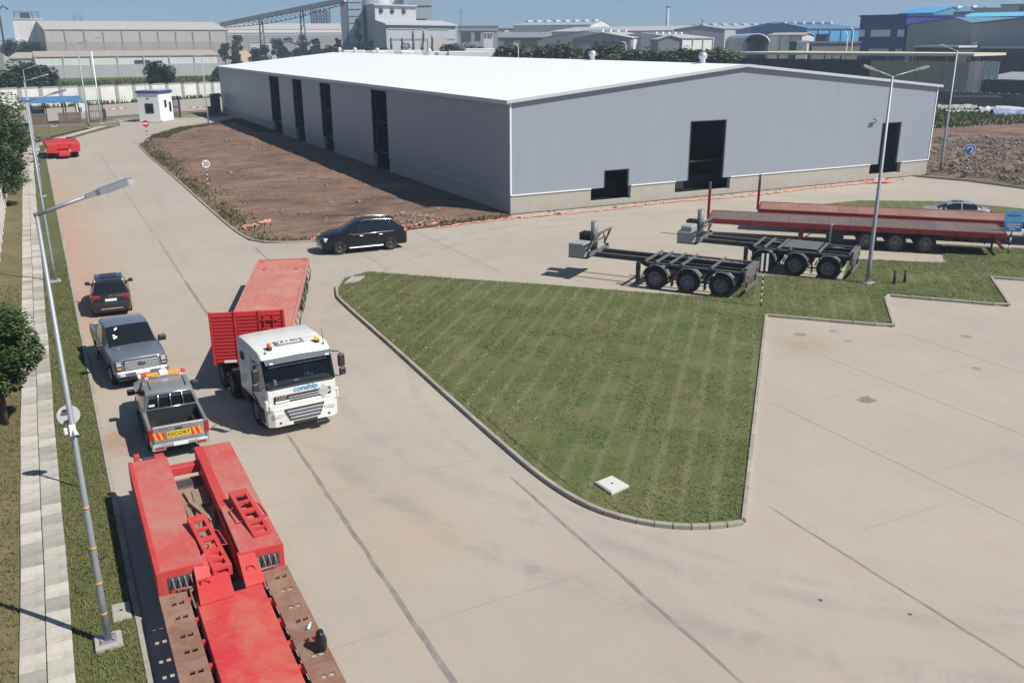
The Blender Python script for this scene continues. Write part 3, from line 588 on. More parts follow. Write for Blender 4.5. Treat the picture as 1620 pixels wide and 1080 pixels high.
# inclined conveyor gallery on trestles
cv = thing('conveyor', 'long inclined conveyor gallery on trestles rising to the plant', 'conveyor', (0, 0, 0)); a, b = far(352, 41, 520), far(548, 2, 455); mb = MB(); mb.bar(a+Vector((0, 0, .6)), b+Vector((0, 0, .6)), 3.2, 1.9); mb.build('gallery', cm((.44, .44, .43)), cv)
mb = MB(); n = 26
for k in range(n):
    p, q = a.lerp(b, k/n), a.lerp(b, (k+1)/n); lo = lambda r, kk: r-Vector((0, 0, 1.0+2.2*math.sin(math.pi*min(1, max(0, kk/n*1.0)))))
    mb.bar(lo(p, k), lo(q, k+1), .3, .3); mb.bar(p, lo(q, k+1), .2, .2); mb.bar(lo(p, k), p, .2, .2)
mb.build('truss', DKSTEEL, cv)
for px, py in ((417, 30), (482, 17)):
    k = (px-352)/(548-352); tp = a.lerp(b, k); mb = MB(); s = Vector((1.3, .6, 0))
    for sg in (-1, 1): mb.bar(Vector((tp.x, tp.y, 0))+s*sg*1.4, tp+s*sg*.5, .55, .55)
    for j in range(1, 6): z = tp.z*j/6; mb.bar(Vector((tp.x, tp.y, z))-s*(1.4-.9*j/6), Vector((tp.x, tp.y, z+tp.z/9))+s*(1.4-.9*j/6), .22, .22)
    mb.build('trestle', mat('trestle steel', (.14, .15, .16), .6), cv)
for i, px in enumerate((499, 515)):   # lattice columns
    P0 = far(px, 30, 700); zt = far(px, 14.5, 700).z; t = thing('lattice_tower', ('left' if i == 0 else 'right')+' of two dark lattice towers behind the conveyor', 'tower', (P0.x, P0.y, 0), .2, 'lattice towers'); mb = MB()
    for x in (-2.3, 2.3):
        for y in (-2.3, 2.3): mb.bar((x, y, 0), (x, y, zt), .5, .5)
    mb.build('legs', DKSTEEL, t); mb = MB(); z = 0
    while z < zt-3:
        for s in (-1, 1): mb.bar((-2.3, s*2.3, z), (2.3, s*2.3, z+2.4), .4, .4); mb.bar((2.3, s*2.3, z), (-2.3, s*2.3, z+2.4), .4, .4); mb.bar((s*2.3, -2.3, z), (s*2.3, 2.3, z+2.4), .4, .4)
        z += 2.4
    mb.build('bracing', DKSTEEL, t)
# ------------------------------------------------------------------ the cement plant
PLG = (.40, .415, .43)
t = thing('plant_hall', 'large grey plant hall with stepped roof behind the warehouse', 'building', (0, 0, 0)); A, B, S = far(612, 70, 395), far(722, 70, 425), far(576, 60, 470); A.z = B.z = S.z = 0; u = (B-A); dv = (S-A)
def prof(m, f0, f1, pts, name):
    mb = MB(); vs = []
    for f in (f0, f1):
        for d, z in pts: vs.append(A+u*f+dv*d+Vector((0, 0, z)))
    n = len(pts); mb.add(vs, [tuple(range(n)), tuple(range(2*n-1, n-1, -1))]+[(i, (i+1) % n, n+(i+1) % n, n+i) for i in range(n)]); me = mb.mesh(name); fixn(me); return mk(name, me, m, t)
z38 = far(612, 40, 395).z; z33 = far(600, 33, 425).z; z8 = far(592, 9, 430).z
prof(cm(PLG), 0, 1, [(0, -.1), (0, z38), (.45, z33), (1, z33), (1, -.1)], 'wall'); prof(cm((.43, .44, .45)), .0, .60, [(.42, z33-.5), (.42, z8), (1, z8+1), (1, z33-.5)], 'upper_wall')
prof(cm((.50, .51, .52)), -.01, 1.01, [(-.02, z38+.02), (-.02, z38+.5), (.43, z33+.5), (.43, z33+.02)], 'roof'); prof(cm((.5, .51, .51)), -.015, .615, [(.40, z8+.02), (.40, z8+.5), (1.02, z8+1.5), (1.02, z8+1.02)], 'upper_roof')
ud = u.normalized(); dn = Vector((ud.y, -ud.x, 0))
for f in (.08, .24, .41): c = A+u*f+dv*.42; mb = MB(); mb.lathe([(0, 0), (1.1, 0), (1.1, .5)], 10, 'y', (0, 0, 0)); o = mb.build('round_vent', DARKOPEN, t); o.location = c+dn*.55+Vector((0, 0, z33+4.2)); o.rotation_euler = (0, 0, math.atan2(ud.y, ud.x))
for f0, f1, yy in ((.02, .5, 45.5), (.55, .88, 45.5), (.05, .98, 61.5)): z = far(660, yy, 410).z; c0, c1 = A+u*f0+dn*.15, A+u*f1+dn*.15; mb = MB(); mb.bar(c0+Vector((0, 0, z)), c1+Vector((0, 0, z)), .25, .8); mb.build('wall_band', cm((.33, .35, .37)), t)
mb = MB(); P0 = A+u*.56+dn*.2; mb.box(0, 12, -.2, 0, 0, far(670, 62, 410).z, Matrix.Translation(P0) @ Matrix.Rotation(math.atan2(ud.y, ud.x), 4, 'Z')); mb.build('door', cm((.42, .38, .35)), t)
block('plant_tower', 'tall pale blue grey tower behind the stepped plant hall', 655, 686, 500, 500, -40, 16, (.36, .40, .44), windows=(), doors=[(655, 684, 9, 10.5), (656, 676, 29.5, 31)])
block('tower_stair', 'narrow grey stair tower beside the pale plant tower', 648, 656, 470, 470, -30, 8, (.33, .34, .36), doors=[(648.5, 650, 10, 14), (648.5, 650, 25, 28)])
for i, px in enumerate((584, 602, 624)): P0 = far(px, 30, 505+i*6); mb = MB(); mb.lathe([(5.2, 0), (5.2, 52), (4.2, 55), (0, 57)], 20, 'z'); mb.build('silo', mat('silo white', (.62, .63, .64), .5) if i else cm((.3, .33, .37)), loc=(P0.x, P0.y, 0), label=('dark narrow silo left of the white silos', 'left white silo behind the plant hall', 'right white silo behind the plant hall')[i], cat='silo', group='silos behind the plant hall')
t, L, zt = block('mill_tower', 'dark blue grey steel mill tower left of the plant hall', 541, 577, 455, 455, -25, 18, (.13, .15, .175)); 
for k in range(14): mb = MB(); mb.box(L*.35, L*.93, -.5, -.25, 34+k*0-12+k*3.0-10, 34-12+k*3.0-10+.25); mb.build('gallery_rail', cm((.4, .45, .5)), t)
mb = MB(); mb.box(L*.34, L*.94, -.24, -.06, 12, 47); mb.build('glazing', cm((.36, .44, .52)), t)
mb = MB()
for k in range(9): mb.bar((L*.05+k*L*.1, -.3, 2+(k*7) % 11), (L*.05+(k+1)*L*.1, -.3, 9+(k*5) % 13), .4, .4)
mb.build('bracing', cm((.32, .34, .36)), t)
# ------------------------------------------------------------------ sheds across the middle distance
block('steel_frame_plant', 'grey open plant building with green roof right of the plant hall', 724, 788, 520, 520, 42, 20, (.30, .32, .33), doors=[(726, 786, 49, 50.2), (730, 745, 52, 66), (752, 760, 50, 64)], rcol=(.19, .30, .25))
block('brick_works', 'reddish brown low works building beyond the open plant building', 786, 815, 560, 560, 46, 15, (.32, .22, .18), windows=[(798, 805, 48, 51)]); block('white_office', 'small white office block with dark windows beyond the warehouse ridge', 765, 780, 470, 470, 53, 10, (.7, .7, .68), doors=[(767, 769, 55, 60), (772, 774, 55, 60), (776, 778, 55, 60)])
shed('dark_low_shed', 'dark grey low shed behind the parked buses', 788, 872, 400, 400, 60, 52, 28, (.17, .18, .2), (.24, .25, .27), doors=[(800, 812, 63, 72), (826, 850, 63, 72)])
shed('white_end_shed', 'grey roofed shed with long white side wall', 812, 934, 620, 600, 40.5, 33.5, 40, (.70, .70, .68), (.34, .39, .42), skylights=8)
shed('round_roof_shed', 'long pale roofed shed behind the palm tree', 868, 1062, 560, 520, 50, 43, 60, (.45, .46, .47), (.45, .44, .42), skylights=0)
shed('grey_gable_shed', 'grey gabled shed with dark doors behind the parked trucks', 906, 998, 330, 326, 61, 52, 50, (.235, .25, .27), (.46, .44, .42), gable='front', doors=[(940, 947, 66, 76), (953, 959, 66, 76), (964, 972, 66, 76), (977, 985, 66, 76)])
shed('white_side_shed', 'white walled shed with roof lights right of the grey gable', 998, 1046, 330, 345, 60, 49.5, 40, (.68, .68, .66), (.46, .45, .43), skylights=4, bays=3); shed('second_gable_shed', 'smaller grey gabled shed between two white walls', 1042, 1079, 320, 322, 63, 56.5, 36, (.21, .22, .24), (.43, .43, .43), gable='front')
shed('white_long_shed', 'low white shed with roof lights left of the arched hangar', 1079, 1128, 322, 335, 61, 53, 36, (.66, .66, .65), (.46, .45, .44), skylights=5, bays=3); shed('far_gable_shed', 'wide grey shed with long roof on the horizon', 1066, 1146, 480, 480, 47, 41, 50, (.27, .28, .29), (.33, .34, .35), gable='front'); shed('far_white_shed', 'far white shed with a row of roof lights', 1120, 1236, 620, 640, 46, 39, 50, (.62, .60, .57), (.36, .38, .40), skylights=7)
# arched hangar
t = thing('arched_hangar', 'pale arched hangar with a dark open end', 'hangar', (0, 0, 0)); A, B = far(1176, 78, 300), far(1216, 78, 296); A.z = B.z = 0; ax = (B-A); rr = ax.length/2; cc = (A+B)/2; ux = ax.normalized(); bk = Vector((-ux.y, ux.x, 0)); bk = (bk*1.0-ux*.75).normalized(); zc = far(1196, 68, 298).z; zt = far(1196, 54.5, 298).z
def archring(r, off): return [cc+bk*off+ux*(r*math.cos(th))+Vector((0, 0, zc+(zt-zc)*math.sin(th)*r/rr)) for th in [math.pi*k/16 for k in range(17)]]
mb = MB(); vs = archring(rr, 0)+archring(rr, 46); mb.add(vs, [(i, i+1, 17+i+1, 17+i) for i in range(16)], True); mb.build('arched_roof', cm((.50, .50, .47)), t); mb = MB(); vs2 = archring(rr*.97, .05)+archring(rr*.97, 45.5); mb.add(vs2, [(i+1, i, 17+i, 17+i+1) for i in range(16)], True); mb.build('roof_lining', mat('brown lining', (.07, .05, .042), .8), t)
mb = MB(); vs = archring(rr, 45.6); mb.add(vs, [tuple(range(17))]); mb.build('back_wall', cm((.12, .10, .09)), t)
for k in range(9): mb = MB(); mb.tube(archring(rr*1.012, k*5.6), .22, 6); mb.build('rib', TRIM, t)
for e, s in ((A, 0), (B, 1)): mb = MB(); mb.bar(e+Vector((0, 0, zc/2)), e+bk*46+Vector((0, 0, zc/2)), .3, zc); mb.build('side_wall', cm((.42, .41, .40)), t)
shed('white_gable_end', 'white flat fronted shed right of the arched hangar', 1216, 1268, 306, 302, 56.5, 53, 10, (.60, .60, .60), (.40, .35, .33), bays=3)
shed('blue_gable_shed', 'dark blue gable of the long blue shed', 1187, 1276, 430, 424, 46, 37.5, 60, (.05, .15, .36), (.06, .2, .42), gable='front', frac=.56)
shed('blue_long_shed', 'long bright blue shed with pale posts', 1276, 1366, 424, 440, 46, 37, 60, (.09, .38, .70), (.09, .2, .36), bays=5, skylights=6)
block('container_wall', 'row of weathered grey brown hoarding panels below the blue shed', 1286, 1362, 280, 284, 68, 3, (.24, .22, .23)); block('white_cabin', 'small white cabin with dark truck beside it', 1262, 1278, 280, 280, 67, 5, (.74, .75, .76)); block('dark_cabin', 'dark boxy cabin left of the small white cabin', 1250, 1261, 280, 280, 68, 5, (.07, .08, .09)); block('dark_stall', 'dark blue roofed stall before the blue shed', 1290, 1310, 330, 330, 56, 8, (.08, .09, .1), rcol=(.06, .12, .2))
t, L, zt = block('navy_block', 'navy blue office block with a white window band', 1358, 1431, 300, 292, 26, 30, (.018, .028, .2), windows=[(1359, 1368, 47, 58), (1378, 1409, 47, 58), (1420, 1430, 47, 58), (1378, 1409, 77, 82), (1420, 1430, 77, 82)])
shed('grey_hall', 'big grey hall with low gable right of the navy block', 1434, 1533, 292, 276, 38.5, 29.5, 70, (.33, .35, .37), (.10, .22, .30), gable='front', frac=.75, fascia=None)
shed('grey_hall_wide', 'second big grey hall running out of the right edge', 1534, 1700, 274, 262, 36.5, 28.5, 70, (.31, .33, .345), (.10, .18, .24), gable='front', frac=.55, windows=[(1541, 1550, 66, 80)])
shed('blue_barrel_roof', 'blue curved roof standing above the navy block', 1418, 1470, 380, 376, 22, 12.5, 40, (.10, .25, .36), (.07, .32, .58)); shed('blue_vent_roof', 'blue roof with small vents beyond the grey halls', 1456, 1530, 400, 396, 20, 12.5, 40, (.16, .24, .3), (.13, .24, .33), skylights=3)
shed('pale_blue_roof', 'pale blue long roof above the grey halls', 1508, 1680, 340, 332, 27, 20.5, 40, (.2, .4, .52), (.14, .46, .68)); block('beige_block', 'beige block on the skyline above the pale blue roof', 1532, 1582, 400, 400, 14.5, 20, (.52, .48, .42)); block('brown_block', 'brown and white block with blue roof at the right skyline', 1576, 1660, 420, 416, 8, 20, (.34, .3, .3), rcol=(.08, .16, .22), doors=[(1606, 1612, 10, 18)])
for i, (a, b, yy) in enumerate(((1450, 1518, 75), (1556, 1640, 76.5))):     # awnings on the grey halls
    t, L, zt = block('loading_canopy', ('short white edged canopy on the left grey hall', 'white edged canopy on the right grey hall')[i], a, b, 268, 262, yy, 8, (.05, .055, .06), cat='canopy', rcol=(.6, .6, .58))
# ------------------------------------------------------------------ big flat canopy, hoardings and yard wall on the right
t = thing('yard_canopy', 'long pale yellow flat canopy roof on thin posts behind the warehouse', 'canopy', (0, 0, 0)); A, B, Cc, D = far(1142, 84, 248), far(1540, 91, 222), far(1592, 84.5, 240), far(1250, 79.5, 275); z = far(1400, 88, 232).z
pts = [Vector((p.x, p.y, 0)) for p in (A, B, Cc, D)]; mb = MB(); mb.prism([(p.x, p.y) for p in pts], z, z+.55); me = mb.mesh('roof'); fixn(me); mk('roof', me, mat('pale yellow sheeting', (.58, .53, .38), .6, var=.08, scale=.2, dirt=(.55, .42, .34), dscale=.06, damt=.7), t)
for k in range(15):
    p = pts[0].lerp(pts[1], (k+.5)/15)+(pts[3]-pts[0])*.08; mb = MB(); mb.bar((p.x, p.y, 0), (p.x, p.y, z-.02), .22, .22); mb.build('post', DKSTEEL, t)
    if k % 2: p = pts[3].lerp(pts[2], (k+.5)/15); mb = MB(); mb.bar((p.x, p.y, 0), (p.x, p.y, z-.02), .22, .22); mb.build('post', DKSTEEL, t)
def hoard(name, label, pl, pr, dl, dr, yt, yb, m, panels, th=.25, zb=None):
    A, B = far(pl, 60, dl), far(pr, 60, dr); L, rz = frame_at(A, B); dm = (dl+dr)/2; zt = far((pl+pr)/2, yt, dm).z; z0 = max(0, far((pl+pr)/2, yb, dm).z) if zb is None else zb
    t = thing(name, label, 'hoarding', (A.x, A.y, 0), rz); w = L/panels
    for k in range(panels): mb = MB(); mb.box(k*w+.03, (k+1)*w-.03, -(k % 2)*.05, th, z0, zt+random.uniform(-.12, .1)); mb.build('panel', m, t)
    for k in range(0, panels+1, 2): mb = MB(); mb.box(k*w-.1, k*w+.1, th+.05, th+.25, 0, zt-.15); mb.build('post', DKSTEEL, t)
    return t
hoard('black_hoarding', 'long black netting screen behind the warehouse ridge', 1152, 1388, 246, 230, 93, 150, mat('black netting', (.012, .013, .02), .9), 18)
hoard('grey_brown_hoarding', 'tall brown sheet hoarding right of the warehouse roof end', 1382, 1541, 230, 219, 97, 146, mat('brown sheet', (.36, .295, .225), .7, var=.15, scale=.12, dirt=(.3, .27, .24), dscale=.05, damt=.6), 8, zb=2.0)
hoard('corrugated_hoarding', 'dark corrugated hoarding beside the brown one', 1541, 1566, 219, 223, 97, 146, cladding('dark corrugated', (.10, .105, .115), 2, .5), 4); hoard('white_sheet_hoarding', 'bright white corrugated sheet leaning under the canopy end', 1564, 1589, 217, 217, 97, 125, cladding('white corrugated', (.62, .64, .62), 2, .5, rough=.5), 5, zb=far(1576, 126, 217).z)
shed('lean_to', 'dark lean-to with grey sheet roof by the right edge', 1562, 1690, 224, 216, 128, 116, 24, (.06, .065, .07), (.30, .31, .32), doors=[(1570, 1588, 130, 148), (1600, 1640, 132, 150)])
t = thing('yard_wall', 'grey concrete yard wall behind the rough field on the right', 'wall', (0, 0, 0)); a, b = far(1470, 160, 212), far(1700, 160, 198); a.z = b.z = 0; zt = far(1560, 147, 206).z; n = 16; YW = mat('grey block wall', (.17, .165, .16), .9, var=.2, scale=.6, per_obj=.12)
for k in range(n):
    p, q = a.lerp(b, k/n), a.lerp(b, (k+.985)/n); mb = MB(); mb.bar(p+Vector((0, 0, zt/2)), q+Vector((0, 0, zt/2)), .25, zt); mb.build('panel', YW, t); mb = MB(); mb.bar((p.x, p.y, 0), (p.x, p.y, zt+.15), .4, .4); mb.build('pier', YW, t)
# ------------------------------------------------------------------ white boundary wall beyond the gate
WHW = mat('white wall paint', (.66, .66, .63), .8, var=.08, scale=.3, dirt=(.42, .38, .31), dscale=.25, damt=.5, spec=.2, per_obj=.06); PIERM = mat('grey wall pier', (.30, .29, .27), .85, var=.15)
t = thing('boundary_wall', 'white panelled boundary wall with grey piers beyond the gate', 'wall', (WA.x, WA.y, 0), math.atan2(WD.y, WD.x)); wz = far(200, 138, G(200, 163).length).z; wz = 3.4
zz = [far(35, 141, math.hypot(WA.x, WA.y)).z, far(346, 131.5, math.hypot(WB.x, WB.y)).z]; LW = (WB-WA).length; k = -1; st = LW/11.4
while k < 15:
    x0 = k*st; h = zz[0]+(zz[1]-zz[0])*min(1, max(-.1, x0/LW)); mb = MB(); mb.box(x0+.42, x0+st-.42, -.1, .1, 0, h); mb.build('panel', WHW, t); mb = MB(); mb.box(x0-.4, x0+.4, -.22, .2, 0, h+.12); mb.build('pier', PIERM, t); mb = MB(); mb.box(x0+.405, x0+st-.405, -.16, .16, h+.005, h+.3); mb.build('coping', PIERM, t); k += 1
# ------------------------------------------------------------------ wall along the left edge
LWM = mat('left wall paint', (.60, .58, .53), .85, var=.1, scale=1, dirt=(.4, .35, .28), dscale=.8, damt=.5, spec=.2); REDP = mat('red painted base', (.42, .06, .03), .7, var=.15)
t = thing('side_wall', 'white side wall topped with razor wire along the left edge', 'wall', (-3.3, 49.8, 0)); 
for k in range(26): mb = MB(); mb.box(-.1, .1, k*3+.14, k*3+2.86, 0, 1.75); mb.build('panel', LWM, t); mb = MB(); mb.box(-.16, .16, k*3-.13, k*3+.13, 0, 1.9); mb.build('pier', LWM, t)
mb = MB(); mb.box(.165, .2, -.13, 1.4, .02, .5); mb.build('painted_band', REDP, t)
mb = MB(); mb.tube([(.22*math.cos(a*.5), a*.024-.1, 2.0+.2*math.sin(a*.5)) for a in range(0, 3200, 2)], .012, 3, smooth=False); mb.build('razor_wire', STEEL, t)
# ------------------------------------------------------------------ street lamps
POLE = mat('galvanised pole', (.29, .31, .33), .5, metal=.35, var=.12, scale=3, spec=.4); LED = mat('lamp housing', (.23, .24, .26), .5, metal=.3, var=.1); ORANGE = mat('orange band', (.65, .30, .03), .6); CBASE = mat('cast concrete base', (.38, .36, .31), .9, var=.15, scale=3, dirt=(.22, .2, .15), dscale=2, damt=.5)
LENS = mat('lamp glass', (.55, .55, .5), .2)
def arm_head(t, top, tip, hw=.13):
    top = Vector(top); tip = Vector(tip); d = (tip-top); L = d.length; d.normalize(); k = max(.15, L-.78)
    mb = MB(); mb.tube([top-d*.05, top+d*k], [.042, .035], 8); mb.build('arm', POLE, t)
    side = d.cross(Vector((0, 0, 1))).normalized(); up = side.cross(d)
    def sec(s, a, h0, h1): c = top+d*s; return [c-side*a+up*h0, c+side*a+up*h0, c+side*a*.8+up*h1, c-side*a*.8+up*h1]
    rs = [sec(k-.12, .055, -.04, .04), sec(k+.06, .06, -.045, .05), sec(k+.14, hw*.8, -.05, .06), sec(L-.1, hw, -.05, .055), sec(L, hw*.75, -.04, .03)]
    mb = MB(); vs = [p for r in rs for p in r]; fs = [(3, 2, 1, 0), (16, 17, 18, 19)]
    for i in range(4):
        for j in range(4): fs.append((i*4+j, i*4+(j+1) % 4, i*4+4+(j+1) % 4, i*4+4+j))
    mb.add(vs, fs); me = mb.mesh('lamp_head'); fixn(me); h = mk('lamp_head', me, LED, t)
    mb = MB(); c0, c1 = top+d*(k+.22), top+d*(L-.12); mb.bar(c0-up*.058, c1-up*.058, hw*1.2, .012); mb.build('lens', LENS, h)
def lamp(name, label, x, y, h, arms, bands=False, r0=.08, r1=.036, group='street lamps'):
    t = thing(name, label, 'street lamp', (x, y, .05), 0, group)
    mb = MB(); mb.bbox(-.28, .28, -.28, .28, -.05, .1, .02); mb.build('concrete_base', CBASE, t); mb = MB(); mb.box(-.17, .17, -.17, .17, .1, .125)
    for a in (-1, 1):
        for b in (-1, 1): mb.tube([(a*.12, b*.12, .12), (a*.12, b*.12, .2)], .014, 6)
    mb.build('base_plate', STEEL, t); mb = MB(); mb.tube([(0, 0, .12), (0, 0, 1.2), (0, 0, h)], [r0, r0*.93, r1], 12); mb.build('pole', POLE, t)
    if bands:
        for z in bands: rr = r0*.93+(r1-r0*.93)*max(0, z-1.2)/(h-1.2)+.004; mb = MB(); mb.tube([(0, 0, z), (0, 0, z+.055)], rr, 12); mb.build('orange_band', ORANGE, t)
    for tip in arms: arm_head(t, (0, 0, h-.03), tip)
    return t
L1 = lamp('street_lamp', 'nearest tall street lamp with orange bands and a white camera', -.25, 19.0, 9.45, [(1.74, 0, 9.95)], bands=(.75, 1.5, 2.35, 3.3))
mb = MB(); mb.box(-.06, .06, -.16, -.08, 5.0, 5.22); mb.build('camera_bracket', TRIM, L1)
mb = MB(); mb.tube([(.02, -.12, 5.12), (.06, -.3, 5.05)], .04, 10); cmr = mb.build('camera', TRIM, L1); mb = MB(); mb.tube([(.061, -.305, 5.047), (.063, -.32, 5.04)], .036, 10); mb.build('lens', DKSTEEL, cmr)
mb = MB(); mb.bbox(-.17, -.09, -.12, -.04, 5.04, 5.16, .02); mb.build('junction_box', TRIM, L1)
lamp('street_lamp', 'second street lamp along the left road, beside the parked crossover', -.35, 54.6, 9.6, [(2.05, 0, 10.15)]); lamp('street_lamp', 'third street lamp along the left road', -.44, 87.4, 9.5, [(1.9, 0, 10.0)]); lamp('street_lamp', 'farthest street lamp of the left row, before the bend', -.5, 121.5, 9.6, [(1.7, 0, 10.15)])
P0 = G(141, 203); lamp('street_lamp', 'tall street lamp beside the blue roofed shelter', P0.x, P0.y, 12.4, [(3.6, 0, 13.3)], r0=.16, r1=.08)
P0 = G(161, 197); t = thing('flag_pole', 'plain white mast left of the gate', 'pole', (P0.x, P0.y, 0)); mb = MB(); mb.tube([(0, 0, 0), (0, 0, 11.2)], [.12, .08], 10); mb.build('mast', TRIM, t); mb = MB(); mb.box(-.4, .4, -.4, .4, -.02, .2); mb.build('concrete_base', CBASE, t)
P0 = G(330, 196); t = lamp('street_lamp', 'slim pole at the far left corner of the warehouse', P0.x, P0.y, 10.4, [(-.9, -.4, 10.5)], r0=.1, r1=.06)
lamp('street_lamp', 'tall double armed street lamp on the grass before the flatbeds', 38.52, 33.58, 10.7, [(-1.75, .35, 11.25), (2.35, -.1, 11.15)], r0=.125, r1=.06); lamp('street_lamp', 'single armed street lamp at the right corner of the warehouse', 79.2, 61.8, 11.4, [(-1.9, .5, 12.0)], r0=.13, r1=.07)

# ------------------------------------------------------------------ road signs
BLK = mat('black paint', (.02, .02, .022), .6); WHT = mat('white paint', (.74, .74, .72), .6, var=.06); REDS = mat('sign red', (.52, .03, .035), .5); BLUES = mat('sign blue', (.03, .12, .42), .5); GALV = mat('sign back', (.55, .56, .56), .5, var=.1); LBLUE = mat('board blue', (.12, .36, .62), .5); DBLUE = mat('board deep blue', (.03, .17, .40), .5)
def striped_post(t, h, r=.035, n=9):
    for k in range(n): mb = MB(); mb.tube([(0, 0, h*k/n), (0, 0, h*(k+1)/n)], r, 8); mb.build('post', (BLK, WHT)[k % 2], t)
def disc(t, z, r, m, front, name='disc', off=.06, th=.02, n=32):
    fx, fy = math.cos(front), math.sin(front); mb = MB(); mb.lathe([(0, 0), (r, 0), (r, th), (0, th)], n, 'x', smooth=False); o = mb.build(name, m, t); o.location = (fx*off, fy*off, z); o.rotation_euler = (0, 0, front); return o
def facing(fr): return Matrix(((-math.sin(fr), 0, math.cos(fr), 0), (math.cos(fr), 0, math.sin(fr), 0), (0, 1, 0, 0), (0, 0, 0, 1)))
fr = R(-100)
t = thing('speed_sign', 'round red and white speed sign reading 20 on a striped post', 'road sign', (12.96, 85.77, .1)); striped_post(t, 1.85); disc(t, 2.08, .43, mat('faded sign red', (.36, .09, .085), .6), fr, 'rim', .05); disc(t, 2.08, .36, WHT, fr, 'face', .075); text_part('20', .5, BLK, t, Matrix.Translation((math.cos(fr)*.1, math.sin(fr)*.1, 2.08)) @ facing(fr))
t = thing('stop_sign', 'round red road sign on a striped post before the guard booth', 'road sign', (12.5, 128.6, .1)); striped_post(t, 2.1, .05); disc(t, 2.5, .42, REDS, fr, 'face', .06, .03); o = MB().box(-.02, .02, -.34, .34, -.08, .08).build('bar', WHT, t); o.location = (math.cos(fr)*.1, math.sin(fr)*.1, 2.5); o.rotation_euler = (0, 0, fr)
t = thing('round_sign', 'white back of a round road sign beside the nearest lamp', 'road sign', (-.41, 27.33, .05)); striped_post(t, 2.2); fb = R(90); disc(t, 2.28, .31, GALV, fb, 'disc', .06, .012)
for z in (2.12, 2.46): mb = MB(); mb.box(-.13, .13, -.045, .052, z-.02, z+.02); mb.build('clamp', BLK, t)
t = thing('round_sign', 'white back of a small round sign far along the verge', 'road sign', (-.45, 104, .05)); striped_post(t, 2.2); disc(t, 2.3, .4, GALV, fb, 'disc', .06, .012)
fr = R(-125)
t = thing('keep_sign', 'two white bar plates on a striped post beside the skeletal trailers', 'road sign', (30.38, 32.77, .12)); striped_post(t, 1.75, .03, 11)
for o_ in (-.1, .13): mb = MB(); mb.box(-.0, .015, o_-.055, o_+.055, 1.75, 2.62); o = mb.build('plate', WHT, t); o.location = (math.cos(fr)*.05, math.sin(fr)*.05, 0); o.rotation_euler = (0, 0, fr)
mb = MB(); mb.box(-.004, .004, -.05, .08, 1.76, 2.6); o = mb.build('backing', BLK, t); o.location = (math.cos(fr)*.035, math.sin(fr)*.035, 0); o.rotation_euler = (0, 0, fr)
t = thing('roundabout_sign', 'blue round arrow sign on a striped post in the rubble', 'road sign', (80.7, 60.0, .2)); striped_post(t, 1.75, .05); disc(t, 2.1, .52, WHT, fr, 'rim', .05); disc(t, 2.1, .46, BLUES, fr, 'face', .075)
F = Matrix.Translation((math.cos(fr)*.1, math.sin(fr)*.1, 2.1)) @ facing(fr); mb = MB(); v = []
for k in range(13): a = R(-60+k*20); v += [F @ Vector((math.cos(a)*.2, math.sin(a)*.2, .004)), F @ Vector((math.cos(a)*.3, math.sin(a)*.3, .004))]
mb.add(v, [(2*i, 2*i+1, 2*i+3, 2*i+2) for i in range(12)]); mb.add([F @ Vector(p) for p in ((.02, -.33, .004), (.3, -.3, .004), (.12, -.06, .004))], [(0, 1, 2)]); mb.build('arrow', WHT, t)
t = thing('blue_board', 'blue notice board on a post behind the flatbed rear', 'sign board', (51.6, 34.7, .1)); striped_post(t, 1.7, .05, 7); mb = MB(); mb.box(-.02, .02, -.52, .52, 1.35, 2.62); o = mb.build('board', LBLUE, t); o.rotation_euler = (0, 0, R(-128)); o.location = (-.06, -.06, 0); mb = MB(); mb.box(.021, .03, -.5, .5, 1.38, 1.92); mb.build('lower_panel', DBLUE, o)
for z, w_, m_ in ((2.36, .38, DBLUE), (1.80, .42, WHT), (1.65, .36, WHT), (1.5, .18, WHT)):
    rnd = random.Random(int(z*100)); mb = MB(); y = -w_
    while y < w_-.03: ww = rnd.uniform(.05, .11); mb.box(.031, .036, y, min(w_, y+ww), z-.035, z+.035); y += ww+.03
    mb.build('lettering', m_, o)
for i, (x, y) in enumerate(((39.56, 32.73), (40.22, 32.62))):
    t = thing('bollard', ('left dark bollard of the pair beside the double armed lamp', 'right dark bollard of the pair beside the double armed lamp')[i], 'bollard', (x, y, .1), 0, 'bollards on the grass'); mb = MB(); mb.tube([(0, 0, -.05), (0, 0, .68)], .07, 10); mb.build('post', BLK, t); mb = MB(); mb.tube([(0, 0, .681), (0, 0, .76)], .075, 10); mb.build('cap', mat('olive cap', (.1, .11, .08), .6), t)
